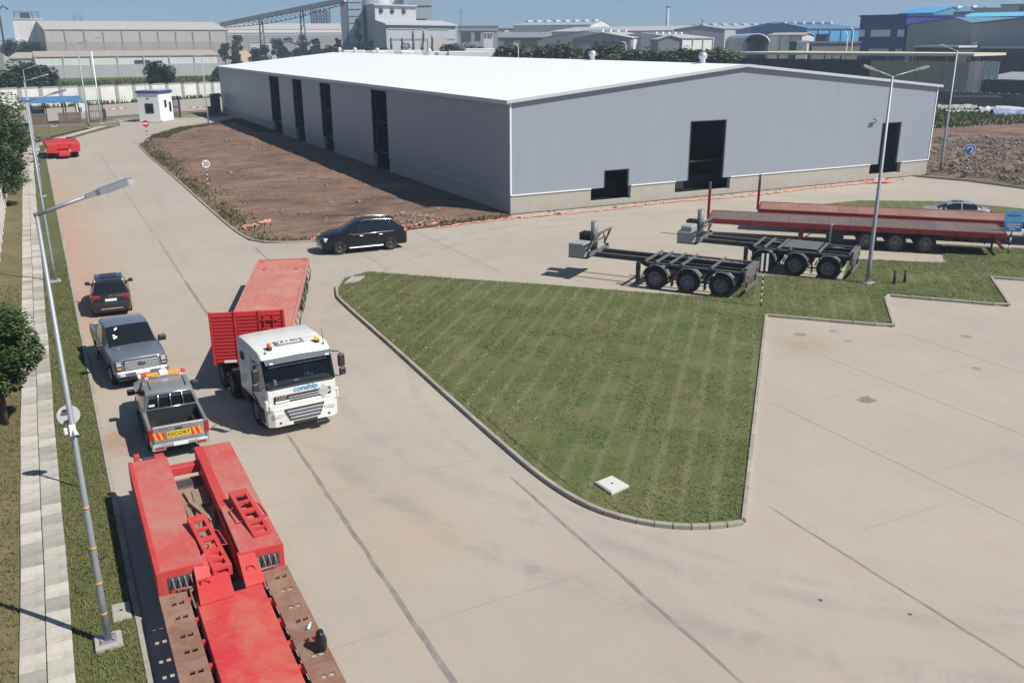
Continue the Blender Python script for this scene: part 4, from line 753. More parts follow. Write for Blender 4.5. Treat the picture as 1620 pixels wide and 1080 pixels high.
# pit covers
def cover(name, label, pts, z, m, th=.05):
    t = thing(name, label, 'pit cover', (pts[0][0], pts[0][1], 0)); q = [(p[0]-pts[0][0], p[1]-pts[0][1]) for p in pts]; cx = sum(p[0] for p in q)/4; cy = sum(p[1] for p in q)/4
    mb = MB(); mb.prism(q, z-.08, z); me = mb.mesh('frame'); fixn(me); mk('frame', me, m, t); mb = MB(); mb.prism([(cx+(p[0]-cx)*.9, cy+(p[1]-cy)*.9) for p in q], z+.001, z+.02); me = mb.mesh('lid'); fixn(me); mk('lid', me, m, t); mb = MB(); mb.box(cx-.03, cx+.03, cy-.03, cy+.03, z+.02, z+.032); mb.build('lifting_eye', DKSTEEL, t)
COV = mat('concrete cover', (.55, .54, .50), .8, var=.1, scale=2)
cover('pit_cover', 'square white pit cover in the grass near the island tip', [(13.11, 20.42), (13.17, 19.62), (13.88, 19.78), (13.78, 20.55)], .17, COV); cover('pit_cover', 'weathered pit cover at the far corner of the island', [(13.55, 46.6), (14.3, 46.55), (15.0, 47.5), (14.3, 47.7)], .16, CBASE); cover('pit_cover', 'grey pit cover in the verge beside the nearest lamp', [(-.1, 19.75), (.3, 19.75), (.3, 20.45), (-.1, 20.45)], .09, CBASE)
# orange safety netting thrown along the warehouse foot
NET = mat('orange netting', (.55, .23, .15), .8, var=.3, scale=3, dirt=(.45, .26, .18), dscale=1.5, damt=.7)
def netting(name, label, pts, wd, seed, amp=.12):
    rnd = random.Random(seed); ps = resample(pts, .35); v = []; f = []
    for i, p in enumerate(ps):
        q = ps[min(i+1, len(ps)-1)]; o = ps[max(i-1, 0)]; d = (q-o).normalized(); s = Vector((-d.y, d.x, 0)); w_ = wd*rnd.uniform(.35, 1.0); off = s*(rnd.uniform(-.12, .12)+.25*math.sin(i*.13))
        for j in range(4): v.append(tuple(p+off+s*w_*(j/3-.5)+Vector((0, 0, .03+amp*rnd.random()*(1 if 0 < j < 3 else .3)))))
        if i:
            for j in range(3):
                if rnd.random() < .93: f.append(((i-1)*4+j, (i-1)*4+j+1, i*4+j+1, i*4+j))
    me = bpy.data.meshes.new(name); me.from_pydata(v, [], f); mk(name, me, NET, label=label, cat='netting')
netting('safety_netting', 'orange safety netting lying along the warehouse front', [(24, 58.9), (29, 59.3), (34, 59.5), (46, 59.55), (60, 59.6), (69, 59.7)], .38, 1); netting('safety_netting', 'crumpled orange netting heap at the right end of the warehouse front', [(66.6, 59.9), (67.6, 59.4), (68.6, 59.9), (69.4, 59.5), (68.4, 59.3), (67.2, 59.7)], .7, 2, .4); netting('safety_netting', 'torn orange netting on the soil near the road kerb', [(11.8, 64.6), (12.6, 65.4), (13.4, 66.2), (14.2, 66.6)], .6, 3, .3); netting('safety_netting', 'orange netting across the near corner of the soil plot', [(15.0, 59.2), (17, 60), (19, 60.3), (22.5, 60.2), (25, 60.6)], .8, 4, .2)
# ------------------------------------------------------------------ gate area
gd = math.atan2(158.8-144.9, 11.64-5.49)
BOOTH = mat('booth white', (.78, .79, .78), .6, var=.04); BTRIM = mat('booth blue trim', (.05, .07, .26), .5); GLS = glass('booth glass')
c = G(255, 194); t = thing('guard_booth', 'small white guard booth with blue roof edge at the gate', 'guard booth', (c.x, c.y, 0), R(-35)); WB_, LB_, HB = 3.7, 4.4, 4.6
mb = MB(); mb.box(-WB_, 0, 0, LB_, 0, HB); mb.build('wall', BOOTH, t); mb = MB(); mb.box(-WB_-.15, .15, -.15, LB_+.15, HB+.01, HB+.4); rf = mb.build('roof', BTRIM, t); mb = MB(); mb.box(-WB_+.1, -.1, .1, LB_-.1, HB+.41, HB+.5); mb.build('roof_top', mat('booth roof grey', (.36, .4, .43), .6), t)
mb = MB(); mb.box(-WB_-.5, .5, -.6, LB_+.5, -.05, .14); mb.build('plinth', CBASE, t)
def winp(x0, x1, z0, z1, face='front'):
    fm = MB(); gm = MB()
    if face == 'front': fm.box(x0-.08, x1+.08, -.05, -.005, z0-.08, z1+.08); gm.box(x0, x1, -.07, -.052, z0, z1)
    else: fm.box(.005, .05, x0-.08, x1+.08, z0-.08, z1+.08); gm.box(.052, .07, x0, x1, z0, z1)
    w_ = fm.build('window', DKSTEEL, t); gm.build('pane', GLS, w_)
winp(-2.4, -1.1, 1.55, 2.95); winp(1.8, 2.3, 2.4, 3.4, 's'); winp(3.3, 3.8, 1.6, 3.0, 's'); text_part('39', .5, BLK, t, Matrix.Translation((-1.9, -.02, 3.75)) @ Matrix(((1, 0, 0, 0), (0, 0, -1, 0), (0, 1, 0, 0), (0, 0, 0, 1))), 'number'); mb = MB(); mb.tube([(-2.6, 1, HB+.5), (-2.6, 1, HB+1.2)], .04, 6); mb.build('aerial', DKSTEEL, t)
mb = MB(); mb.box(-WB_-.03, -WB_-.005, 1.0, 2.2, .2, 3.2); mb.build('door', mat('booth door', (.5, .52, .52), .6), t)
GATE = mat('gate steel', (.05, .05, .055), .6)
def gate(name, label, a, b, h, bars, solid=False):
    a = Vector((*a, 0)); b = Vector((*b, 0)); L, rz = frame_at(a, b); t = thing(name, label, 'gate', a, rz); mb = MB()
    for z in (.15, h*.5, h): mb.bar((0, 0, z), (L, 0, z), .12, .12)
    for x in (0, L): mb.bar((x, 0, 0), (x, 0, h+.1), .2, .2)
    mb.build('gate_frame', GATE, t)
    for k in range(1, bars): x = L*k/bars; mb = MB(); mb.bar((x, .02, .2), (x, .02, h-.06), .07 if not solid else L/bars*.98, .05); mb.build('bar', GATE, t)
a, b = G(272, 185), G(286, 186); gate('barred_gate', 'black barred gate leaf right of the guard booth', (a.x, a.y), (b.x, b.y), 3.5, 8); a, b = G(336, 182), G(349, 180); gate('sheet_gate', 'dark sheeted gate leaf against the warehouse corner', (a.x, a.y), (b.x, b.y), 3.6, 6, True); a, b = G(143, 193), G(165, 192); gate('left_gate', 'dark gate leaf and posts left of the entrance', (a.x, a.y), (b.x, b.y), 3.4, 7)
def barrier(label, a, b, z=1.6):
    t = thing('boom_barrier', label, 'barrier', (a.x, a.y, 0)); mb = MB(); mb.bbox(-.3, .3, -.3, .3, 0, 1.7, .05); mb.build('cabinet', GATE, t); d = b-a; n = 6
    for k in range(n): mb = MB(); mb.bar((d.x*k/n, d.y*k/n, z), (d.x*(k+1)/n, d.y*(k+1)/n, z), .12, .12); mb.build('boom', (WHT, REDS)[k % 2], t)
barrier('boom barrier between the left gate and the guard booth', G(166, 188), G(203, 186)); barrier('boom barrier between the booth and the warehouse', G(333, 184), G(300, 185))
# blue roofed shelter
BROOF = mat('blue roof sheet', (.07, .21, .36), .5, var=.1, scale=.6); BRWN = mat('brown boards', (.16, .115, .085), .8, var=.3, scale=2, per_obj=.25)
c = G(50, 202); t = thing('shelter', 'open shelter with blue sheet roof and brown half walls near the gate', 'shelter', (c.x, c.y, 0), R(3)); LS, DS = 7.4, 5.0
mb = MB(); mb.box(0, LS, 0, DS, 0, .4); mb.build('platform', mat('platform', (.2, .17, .15), .8), t)
for x in (.3, 2.4, 5.2, LS-.3):
    for y in (.3, DS-.3): mb = MB(); mb.bar((x, y, .4), (x, y, 3.8), .16, .16); mb.build('post', DKSTEEL, t)
mb = MB(); mb.yprism([(-.7, 3.62), (DS+.5, 4.2), (DS+.5, 4.32), (-.7, 3.74)], -.6, LS+.5); me = mb.mesh('roof'); fixn(me); mk('roof', me, BROOF, t)
for (x0, x1) in ((.1, 2.3), (4.0, LS-.1)):
    for k in range(6): z = .45+k*.27; mb = MB(); mb.box(x0, x1, .1, .18, z, z+.24); mb.build('board', BRWN, t)
for k in range(6): z = .45+k*.34; mb = MB(); mb.box(LS-.16, LS-.06, .25, 2.6, z, z+.3); mb.build('board', mat('tan board', (.33, .27, .21), .8) if k == 0 else bpy.data.materials['tan board'], t)
mb = MB(); mb.box(2.6, 3.6, -1.2, -.05, -.02, .18); mb.build('step', CBASE, t)
mb = MB(); mb.box(.1, 2.2, 1.5, 3, .42, 2.6); mb.build('inner_booth', BROOF, t)
for i, px in enumerate((127, 137)): P0 = G(px, 190); t = thing('warning_board', ('left', 'right')[i]+' small white board standing beside the shelter', 'sign board', (P0.x, P0.y, 0), 0, 'boards by the shelter'); mb = MB(); mb.bar((0, 0, 0), (0, 0, 1.6), .07, .07); mb.build('post', DKSTEEL, t); mb = MB(); mb.prism([(-.5, .05), (.5, .05), (.5, .0), (-.5, 0)], 1.3, 2.8); me = mb.mesh('board'); fixn(me); mk('board', me, WHT, t)
# heaps of scrap in front of the right yard wall
SCR = [mat('white tarp', (.42, .43, .44), .6, var=.1), mat('blue tarp', (.2, .25, .4), .6, var=.15), mat('scrap grey', (.3, .3, .3), .7), BLK]
for i, (px, py, l_, w_, h_, k, nm, lb) in enumerate(((1512, 172, 7, 2.5, 1.0, 2, 'scrap_heap', 'grey scrap heap left of the black skip'), (1540, 170, 9, 2.4, 2.2, 3, 'skip', 'long black skip before the yard wall'), (1532, 177, 8, 1.2, .5, 0, 'scrap_sheet_heap', 'white panel lying before the skip'), (1566, 177, 4, 2, 1.2, 0, 'scrap_frame_heap', 'white frame standing among the scrap'), (1590, 176, 10, 3, 1.1, 0, 'tarpaulin', 'long white tarpaulin heap beside the weeds'), (1612, 181, 9, 3, 1.0, 1, 'tarpaulin', 'blue white tarpaulin at the right edge'))):
    P0 = G(px, py+1); mb = MB(); rnd = random.Random(i); n = 7; v = []; 
    for a in range(n+1):
        for b in range(4): v.append((l_*(a/n-.5), w_*(b/3-.5), max(0, h_*(rnd.uniform(.5, 1) if 0 < b < 3 and k != 3 else (1 if k == 3 else .02)))))
    if k == 3: mb.bbox(-l_/2, l_/2, -w_/2, w_/2, 0, h_, .1); mb.box(-l_/2+.3, l_/2-.3, -w_/2+.2, w_/2-.2, h_+.002, h_+.1)
    else: mb.add(v, [(a*4+b, (a+1)*4+b, (a+1)*4+b+1, a*4+b+1) for a in range(n) for b in range(3)])
    o = mb.build(nm, SCR[k], loc=(P0.x, P0.y, .05), label=lb, cat='scrap'); o.rotation_euler = (0, 0, R(-35))

# ------------------------------------------------------------------ trees
BARK = mat('bark', (.10, .075, .055), .9, var=.3, scale=6, bmp=.5)
def leafmat(name, a, b, dark=None):
    m, n, l, bs = nt(name); v = pos(n); f = noise(n, l, v, 1.1, 4, .7); g = noise(n, l, v, 7, 3, .6); c = mix(n, l, ramp(n, l, f, [(.3, 0), (.7, 1)]), a, b); c = mix(n, l, 1, c, ramp(n, l, g, [(.3, .7), (.7, 1.25)]), 'MULTIPLY'); l.new(c, bs.inputs['Base Color']); bs.inputs['Roughness'].default_value = .55; bs.inputs['Specular IOR Level'].default_value = .3; bs.inputs['Subsurface Weight'].default_value = 0
    return m
LEAF = leafmat('mango leaves', (.035, .066, .018), (.09, .135, .036)); LEAFF = leafmat('far leaves', (.035, .06, .022), (.075, .10, .038)); LEAFD = leafmat('cypress leaves', (.015, .032, .016), (.03, .055, .026)); LEAFB = leafmat('bush leaves', (.075, .10, .032), (.14, .16, .06))
def leaf_cloud(clumps, per, size, seed, droop=.4):
    rnd = random.Random(seed); v = []; f = []
    for (c, r) in clumps:
        for _ in range(per):
            while True:
                p = Vector((rnd.uniform(-1, 1), rnd.uniform(-1, 1), rnd.uniform(-1, 1)))
                if p.length < 1: break
            p = p.normalized()*(p.length**.45); q = Vector(c)+Vector((p.x*r[0], p.y*r[1], p.z*r[2]))
            a = rnd.uniform(0, 6.28); d = Vector((math.cos(a), math.sin(a), rnd.uniform(-droop*1.6, .5))).normalized(); s = size*rnd.uniform(.6, 1.35)
            u = d.cross(Vector((rnd.uniform(-.5, .5), rnd.uniform(-.5, .5), 1))).normalized()*s*.42; i = len(v)
            v += [q-d*s*.5, q+u, q+d*s*.6, q-u]; f.append((i, i+1, i+2, i+3))
    me = bpy.data.meshes.new('crown'); me.from_pydata([tuple(p) for p in v], [], f); return me
def tree(name, label, loc, h, cr, seed, leaves=9000, leaf=.12, trunk=.09, lm=None, cat='tree', ch=.62, group=None, clumps=26, flat=.8):
    rnd = random.Random(seed); t = thing(name, label, cat, loc, 0, group); c0 = Vector((0, 0, h*ch)); cl = []
    for k in range(clumps):
        a = rnd.uniform(0, 6.28); e = rnd.uniform(-.75, 1); rr = cr*rnd.uniform(.25, .8)*math.sqrt(max(.05, 1-e*e*.75)); s = cr*rnd.uniform(.26, .5); cl.append(((c0.x+math.cos(a)*rr, c0.y+math.sin(a)*rr, c0.z+e*(h*(1-ch))*.8), (s, s, s*flat)))
    mb = MB(); mb.tube([(0, 0, -.05), (.05, .02, h*.25), (0, 0, h*.55), (.03, 0, h*.8)], [trunk, trunk*.8, trunk*.55, trunk*.2], 7)
    for k in range(0, len(cl), 3): p = Vector(cl[k][0]); mb.tube([(0, 0, h*.3), tuple(p*.55+Vector((0, 0, h*.18))), tuple(p)], [trunk*.45, trunk*.3, trunk*.12], 5)
    mb.build('trunk', BARK, t); mk('crown', leaf_cloud(cl, max(8, leaves//clumps), leaf, seed), lm or LEAF, t); return t
tree('roadside_tree', 'leafy dark green tree overhanging the slab path nearest the camera', (-2.45, 33.6, 0), 4.2, 1.75, 3, 24000, .105, .1, ch=.60, clumps=34)
tree('roadside_tree', 'bushy tree at the left edge between the path and the wall', (-3.4, 83, 0), 5.0, 2.4, 5, 13000, .17, .14, ch=.55); tree('roadside_tree', 'larger tree behind it along the left wall', (-4.6, 97, 0), 7.6, 4.2, 6, 15000, .24, .18, ch=.55); tree('roadside_tree', 'tree at the far end of the slab path', (-5.5, 118, 0), 8.5, 4.6, 7, 12000, .3, .2, ch=.55)
for i, (px, py, d, hpx, rpx, lb) in enumerate(((255, 136, 268, 42, 24, 'round dark tree standing before the low white shed'), (40, 138, 262, 46, 28, 'dense tree behind the left end of the boundary wall'), (66, 136, 275, 38, 24, 'second dense tree behind the boundary wall'), (14, 138, 250, 32, 24, 'low dark tree at the far left edge'), (165, 137, 262, 11, 14, 'low bush behind the boundary wall'), (345, 131, 275, 16, 14, 'bush near the far left warehouse corner'), (350, 100, 330, 18, 16, 'bush behind the far warehouse corner'))):
    s = d/1490; P0 = far(px, py, d); tree('background_tree', lb, (P0.x, P0.y, -.1), hpx*s, rpx*s, 20+i, 5200, .62, .3, LEAFF, ch=.55, clumps=30, group='trees beyond the boundary wall')
rnd = random.Random(9)
for i, (px, yt, d, w_) in enumerate(((376, 54, 500, 9), (439, 58, 520, 9), (457, 58, 525, 8), (480, 52, 530, 10), (500, 60, 520, 8), (418, 71, 480, 12), (448, 73, 470, 12), (470, 74, 470, 10), (520, 73, 470, 12), (535, 58, 480, 6), (355, 66, 470, 9), (372, 78, 420, 8), (404, 76, 420, 10), (492, 77, 430, 10), (15, 62, 470, 14), (42, 64, 480, 14), (58, 66, 470, 10), (568, 22, 440, 5), (586, 62, 400, 7))):
    s = d/1490; zt = far(px, yt, d).z; P0 = far(px, 80, d); tree('background_tree', ('grey green far tree number %d from the left of the plant trees' % (i+1)) if False else ['far tree beside the sand heap', 'left tree of the pair below the conveyor', 'right tree of the pair below the conveyor', 'dark tree at the tall trestle', 'tree between trestle and mill tower', 'low tree row piece below the first trestle', 'bush left of the grey hut', 'bush right of the grey hut', 'bush row piece before the mill tower', 'slim tree at the mill tower foot', 'tree at the right end of the tall shed', 'bush at the low shed end', 'bush before the sand heap', 'bush below the tall trestle', 'pale tree left of the white process building', 'pale tree before the white process building', 'pale tree at the process building corner', 'tall dark tree against the mill tower', 'tree at the plant hall side'][i], (P0.x, P0.y, -.1), max(3, zt), w_*s*1.1, 50+i, 2600, .8, .3, LEAFF, ch=.6 if zt < 14 else .62, clumps=24, group='far trees round the plant')
for i, (px, yt, yb) in enumerate(((619, 63, 78), (636.5, 63, 80), (654, 52.5, 80), (665, 52.5, 78), (684, 59.5, 77))):     # cypresses
    d = 360; s = d/1490; zt = far(px, yt, d).z; P0 = far(px, 80, d); t = thing('cypress_tree', ('first', 'second', 'third and tallest', 'fourth, slightly leaning', 'fifth')[i]+' slim cypress from the left before the plant hall', 'tree', (P0.x, P0.y, 0), 0, 'cypresses before the plant hall'); mb = MB(); mb.tube([(0, 0, 0), (0, 0, zt*.9)], [.25, .05], 6); mb.build('trunk', BARK, t)
    cl = [((random.uniform(-.12, .12)+(k*.12 if i == 3 else 0), random.uniform(-.12, .12), zt*(.12+.86*k/12)), (.75*(1.1-k/13.5)+.1,)*2+(zt*.07,)) for k in range(13)]; mk('crown', leaf_cloud(cl, 60, .5, 80+i), LEAFD, t)
bl = []
for k in range(26): bl.append((798+k*13.8+random.uniform(-3, 3), random.uniform(74, 80) if k < 14 else random.uniform(80, 87), 240 if k < 14 else 215))
for i, (px, yt, d) in enumerate(bl):
    zt = far(px, yt, d).z; P0 = far(px, 90, d); tree('hedge_bush', ORD[i]+' green bush from the left in the hedge behind the warehouse ridge', (P0.x, P0.y, 0), zt*1.02, random.uniform(4.0, 5.6), 120+i, 2300, .8, .2, LEAFB if i % 3 else LEAFF, cat='bush', ch=.66, clumps=22, group='hedge behind the warehouse ridge')
for i, (px, yt) in enumerate(((725, 68), (745, 70), (600, 73), (590, 74), (642, 67), (702, 69), (716, 70), (760, 72), (556, 74), (574, 75))):
    d = 345; zt = far(px, yt, d).z; P0 = far(px, 90, d); tree('hedge_bush', ORD[sorted((725, 745, 600, 590, 642, 702, 716, 760, 556, 574)).index(px)]+' dark bush from the left among the vehicles behind the roof', (P0.x, P0.y, 0), zt, random.uniform(3, 4.5), 160+i, 1000, .8, .15, LEAFF, cat='bush', ch=.6, clumps=10, group='bushes behind the roof')
# palm
P0 = far(893, 80, 300); zt = far(893, 52, 300).z; t = thing('palm_tree', 'spreading palm tree before the grey gabled shed', 'palm', (P0.x, P0.y, 0)); mb = MB(); mb.tube([(0, 0, 0), (.3, 0, zt*.35), (.4, .1, zt*.7)], [.35, .28, .22], 8); mb.build('trunk', BARK, t); rnd = random.Random(2); mb = MB()
for k in range(90):
    a = rnd.uniform(0, 6.28); L = rnd.uniform(2.5, 5.2); e = rnd.uniform(-.1, 1.1); p0 = Vector((.4, .1, zt*.68)); p1 = p0+Vector((math.cos(a)*L*.5, math.sin(a)*L*.5, L*.35*e+.6)); p2 = p0+Vector((math.cos(a)*L, math.sin(a)*L, L*.15*e-.7)); s = Vector((-math.sin(a), math.cos(a), 0))*.28; mb.add([p0-s*.3, p0+s*.3, p1+s, p1-s, p2], [(0, 1, 2, 3), (3, 2, 4)])
mb.build('crown', LEAFD, t)
for i, (px, y0, y1, d, lb) in enumerate(((1054.5, 9, 60, 560, 'tall grey chimney on the horizon'), (730, 16, 60, 520, 'thin dark mast beside the green roofed plant'), (1110, 31, 60, 520, 'short mast left of the far white shed'))):
    P0 = far(px, 60, d); zt = far(px, y0, d).z; r_ = (1.2, .3, .4)[i]; t = thing('chimney' if i == 0 else 'mast', lb, 'chimney' if i == 0 else 'mast', (P0.x, P0.y, 0)); mb = MB(); mb.tube([(0, 0, 0), (0, 0, zt)], [r_, r_*.8], 10); mb.build('shaft', mat('chimney steel %d' % i, (.33, .36, .4) if i == 0 else (.12, .13, .14), .6), t); mb = MB(); mb.tube([(0, 0, zt*.97), (0, 0, zt*.985)], r_*1.15, 10); mb.build('collar', DKSTEEL, t)
for i, (px, y0, d, lb) in enumerate(((820, 69, 235, 'curved street lamp behind the ridge, left one'), (990, 66, 230, 'straight pole in the hedge behind the ridge'), (1095, 73, 225, 'short pole in the hedge near the canopy'), (1338, 50, 260, 'white curved lamp left of the navy block'), (1346, 44, 262, 'taller white curved lamp beside the navy block'))):
    P0 = far(px, 90, d); zt = far(px, y0, d).z; t = thing('far_lamp', lb, 'street lamp', (P0.x, P0.y, 0)); mb = MB(); mb.tube([(0, 0, 0), (0, 0, zt*.92), (-.3, 0, zt*.98), (-1.3, .2, zt)], [.16, .11, .1, .09], 6); mb.build('pole', TRIM, t); mb = MB(); mb.bar((-1.2, .2, zt), (-2.2, .4, zt), .3, .14); mb.build('lamp_head', LED, t)
# ------------------------------------------------------------------ vehicle materials and shared parts
RUB_ = mat('tyre rubber', (.022, .021, .021), .85, var=.3, scale=8, dirt=(.09, .075, .06), dscale=3, damt=.5, spec=.2); RIMD = mat('dark rim', (.07, .07, .075), .5, metal=.3); RIMS = mat('silver rim', (.45, .46, .47), .35, metal=.7, var=.1); RIMG = mat('grey steel rim', (.17, .165, .165), .55, var=.25, scale=6)
GLASS = glass('tinted glass'); CHROME = mat('chrome', (.62, .63, .64), .2, metal=.9, var=.04); PLASTIC = mat('black plastic', (.025, .025, .027), .55, var=.15); HLAMP = mat('headlamp', (.55, .57, .6), .12, var=.2, scale=14, coat=.8); TAIL = mat('tail lamp', (.30, .012, .015), .2, coat=.6); PLATE = mat('number plate', (.72, .72, .70), .5); AMBER = mat('amber lens', (.85, .32, .02), .25, coat=.5)
UNDER = mat('underside', (.03, .029, .028), .8)
def wheel(t, x, y, z, r, w, side, rim=None, n=28, dish=.05):
    k = ('wheel', r, w, side)
    if k not in MESH:
        s = side; mb = MB(); h = w/2
        mb.lathe([(r*.6, -h*s), (r*.80, -h*s), (r*.93, -h*.95*s), (r, -h*.72*s), (r, h*.72*s), (r*.93, h*.95*s), (r*.80, h*s), (r*.6, h*s)], n, 'y'); me = mb.mesh('wheel'); fixn(me); me.materials.append(RUB_); MESH[k] = me
        mb = MB(); mb.lathe([(r*.61, h*.92*s), (r*.56, h*.98*s), (r*.52, h*.7*s), (r*.46, h*.35*s), (r*.24, h*.45*s), (r*.22, h*.8*s), (r*.14, h*.95*s), (0, h*.95*s)], n, 'y'); mb.lathe([(r*.6, -h*.9*s), (0, -h*.9*s)], n, 'y')
        for i in range(8):
            a = i*math.pi/4; c = (math.cos(a)*r*.36, math.sin(a)*r*.36); mb.lathe([(0, h*.52*s), (r*.05, h*.52*s), (r*.05, h*.3*s)], 6, 'y', (c[0], 0, c[1]))
        me = mb.mesh('rim'); fixn(me); MESH[k+('rim',)] = me
    o = mk('wheel', MESH[k], None, t); o.location = (x, y, z)
    rm = MESH[k+('rim',)]; key = k+('rim', rim.name if rim else '')
    if key not in MESH: c = rm.copy(); c.materials.clear(); c.materials.append(rim or RIMG); MESH[key] = c
    mk('rim', MESH[key], None, o); return o
def lerp1(tab, x):
    if x <= tab[0][0]: return tab[0][1]
    for (a, va), (b, vb) in zip(tab, tab[1:]):
        if x <= b: return va+(vb-va)*(x-a)/(b-a) if b > a else vb
    return tab[-1][1]
def car_body(t, paint, xs, top, belt, hw, tw, base, arches, ar, glass_side, glass_front, glass_rear, pillars=(), bot=.28):
    """lofted body; windows become parts of their own. xs rear->front stations"""
    st = set(xs)
    for ax in arches:
        for k in range(9): st.add(round(ax+math.cos(math.pi*k/8)*ar, 4)); 
        st.add(round(ax+ar+.004, 4)); st.add(round(ax-ar-.004, 4))
    for p in pillars: st.add(p-.035); st.add(p+.035)
    st = sorted(x for x in st if xs[0] <= x <= xs[-1]); rings = []
    for x in st:
        zb = base
        for ax in arches:
            d = abs(x-ax)
            if d <= ar+1e-4: zb = max(zb, ar*.0+.36+math.sqrt(max(0, ar*ar-d*d))*.98-.02)
        w_, b_, tp, wt = lerp1(hw, x), lerp1(belt, x), lerp1(top, x), lerp1(tw, x)
        zb = min(zb, b_-.12); zl = min(max(zb+.03, bot+.12), b_-.1); zm = zb+(b_-zb)*.62 if zb > base+.01 else base+(b_-base)*.55
        zm = max(zm, zl+.02)
        half = [(0, zb), (w_*.93, zb), (w_*.985, zl), (w_, zm), (w_*.985, b_), (wt, tp-.055), (wt*.86, tp-.012), (0, tp)]
        rings.append((x, half))
    groups = {'body': MB(), 'side_window': {}, 'windscreen': MB(), 'rear_window': MB()}
    V = []; n = 8
    for x, half in rings: V += [(x, y, z) for y, z in half]+[(x, -y, z) for y, z in half[1:7][::-1]]
    m = 14
    def add(mb, f): mb.add([V[i] for i in f], [tuple(range(len(f)))], True)
    for i in range(len(st)-1):
        xm = (st[i]+st[i+1])/2
        for s in range(m):
            f = (i*m+s, i*m+(s+1) % m, (i+1)*m+(s+1) % m, (i+1)*m+s); seg = s if s < 7 else 13-s
            g = 'body'
            if seg == 4 and any(a < xm < b for a, b in glass_side) and not any(abs(xm-p) < .034 for p in pillars):
                key = (s < 7, sum(1 for p in pillars if xm > p)); groups['side_window'].setdefault(key, MB()); add(groups['side_window'][key], f); continue
            if seg in (5, 6) and glass_front and glass_front[0] < xm < glass_front[1]: g = 'windscreen'
            if seg in (5, 6) and glass_rear and glass_rear[0] < xm < glass_rear[1]: g = 'rear_window'
            add(groups[g], f)
    def fin(mb, name, m_, ang=32):
        me = mb.mesh(name); bm = bmesh.new(); bm.from_mesh(me); bmesh.ops.remove_doubles(bm, verts=bm.verts, dist=.0005); bmesh.ops.recalc_face_normals(bm, faces=bm.faces)
        bm.to_mesh(me); bm.free(); me.polygons.foreach_set('use_smooth', [True]*len(me.polygons)); me.set_sharp_from_angle(angle=R(ang)); return mk(name, me, m_, t)
    mb = groups['body']; k = len(mb.v); mb.add([V[i] for i in range(m)], [tuple(range(m))]); mb.add([V[(len(st)-1)*m+i] for i in range(m)], [tuple(range(m-1, -1, -1))])
    body = fin(mb, 'body', paint)
    for key, g in groups['side_window'].items(): fin(g, 'side_window', GLASS)
    if groups['windscreen'].v: fin(groups['windscreen'], 'windscreen', GLASS)
    if groups['rear_window'].v: fin(groups['rear_window'], 'rear_window', GLASS)
    return body
def part(t, name, m, fn):
    mb = MB(); fn(mb); me = mb.mesh(name); fixn(me); return mk(name, me, m, t)
def bx(t, name, m, *a, b=.02): return part(t, name, m, lambda q: q.bbox(*a, b))
def mirrors(t, x, y, z, m, s=1.0):
    for sg in (-1, 1):
        o = part(t, 'mirror', m, lambda q: q.bbox(x-.07*s, x+.07*s, sg*(y+.13)-.11*s, sg*(y+.13)+.11*s, z-.07*s, z+.09*s, .04)); part(o, 'mirror_arm', PLASTIC, lambda q: q.bar((x, sg*(y-.03), z-.04), (x, sg*(y+.06), z-.02), .05, .05))
FRONT = Matrix(((0, 0, 1, 0), (1, 0, 0, 0), (0, 1, 0, 0), (0, 0, 0, 1))); REAR = Matrix(((0, 0, -1, 0), (-1, 0, 0, 0), (0, 1, 0, 0), (0, 0, 0, 1)))
ROOFT = Matrix(((0, -1, 0, 0), (1, 0, 0, 0), (0, 0, 1, 0), (0, 0, 0, 1)))
def TR(x, y, z): return Matrix.Translation((x, y, z))

# ------------------------------------------------------------------ black SUV crossing the yard
PBLK = mat('black car paint', (.005, .006, .010), .3, coat=.35, var=.05, spec=.3); c = Vector((17.25, 54.9, 0))
t = thing('suv', 'glossy black SUV driving across the yard beside the soil plot', 'car', c, R(180-2)); t.scale = (1.13,)*3
car_body(t, PBLK, [-2.4, -2.36, -2.25, -2.0, -1.75, -1.5, -1.0, -.3, .25, .55, .8, 1.0, 1.2, 1.6, 2.0, 2.25, 2.36, 2.4], [(-2.4, .98), (-2.36, 1.1), (-2.3, 1.14), (-1.72, 1.58), (-1.55, 1.645), (-1.0, 1.71), (-.2, 1.73), (.2, 1.69), (1.15, 1.15), (1.6, 1.12), (2.1, 1.02), (2.3, .93), (2.4, .78)], [(-2.4, .9), (-2.2, 1.08), (-1, 1.06), (1.15, 1.03), (2, .95), (2.4, .7)], [(-2.4, .8), (-2.3, .9), (-1.5, .955), (1.4, .955), (2.1, .9), (2.3, .8), (2.4, .66)], [(-2.4, .7), (-2.2, .74), (-1.9, .68), (.3, .69), (1.15, .80), (2, .72), (2.4, .5)], .3, [-1.42, 1.48], .42, [(-1.95, 1.0)], (.32, 1.14), (-2.27, -1.74), (-1.45, -.5, .33))
for x in (-1.42, 1.48):
    for s in (-1, 1): wheel(t, x, s*.82, .38, .38, .25, s, RIMD)
mirrors(t, .88, .93, 1.08, PBLK)
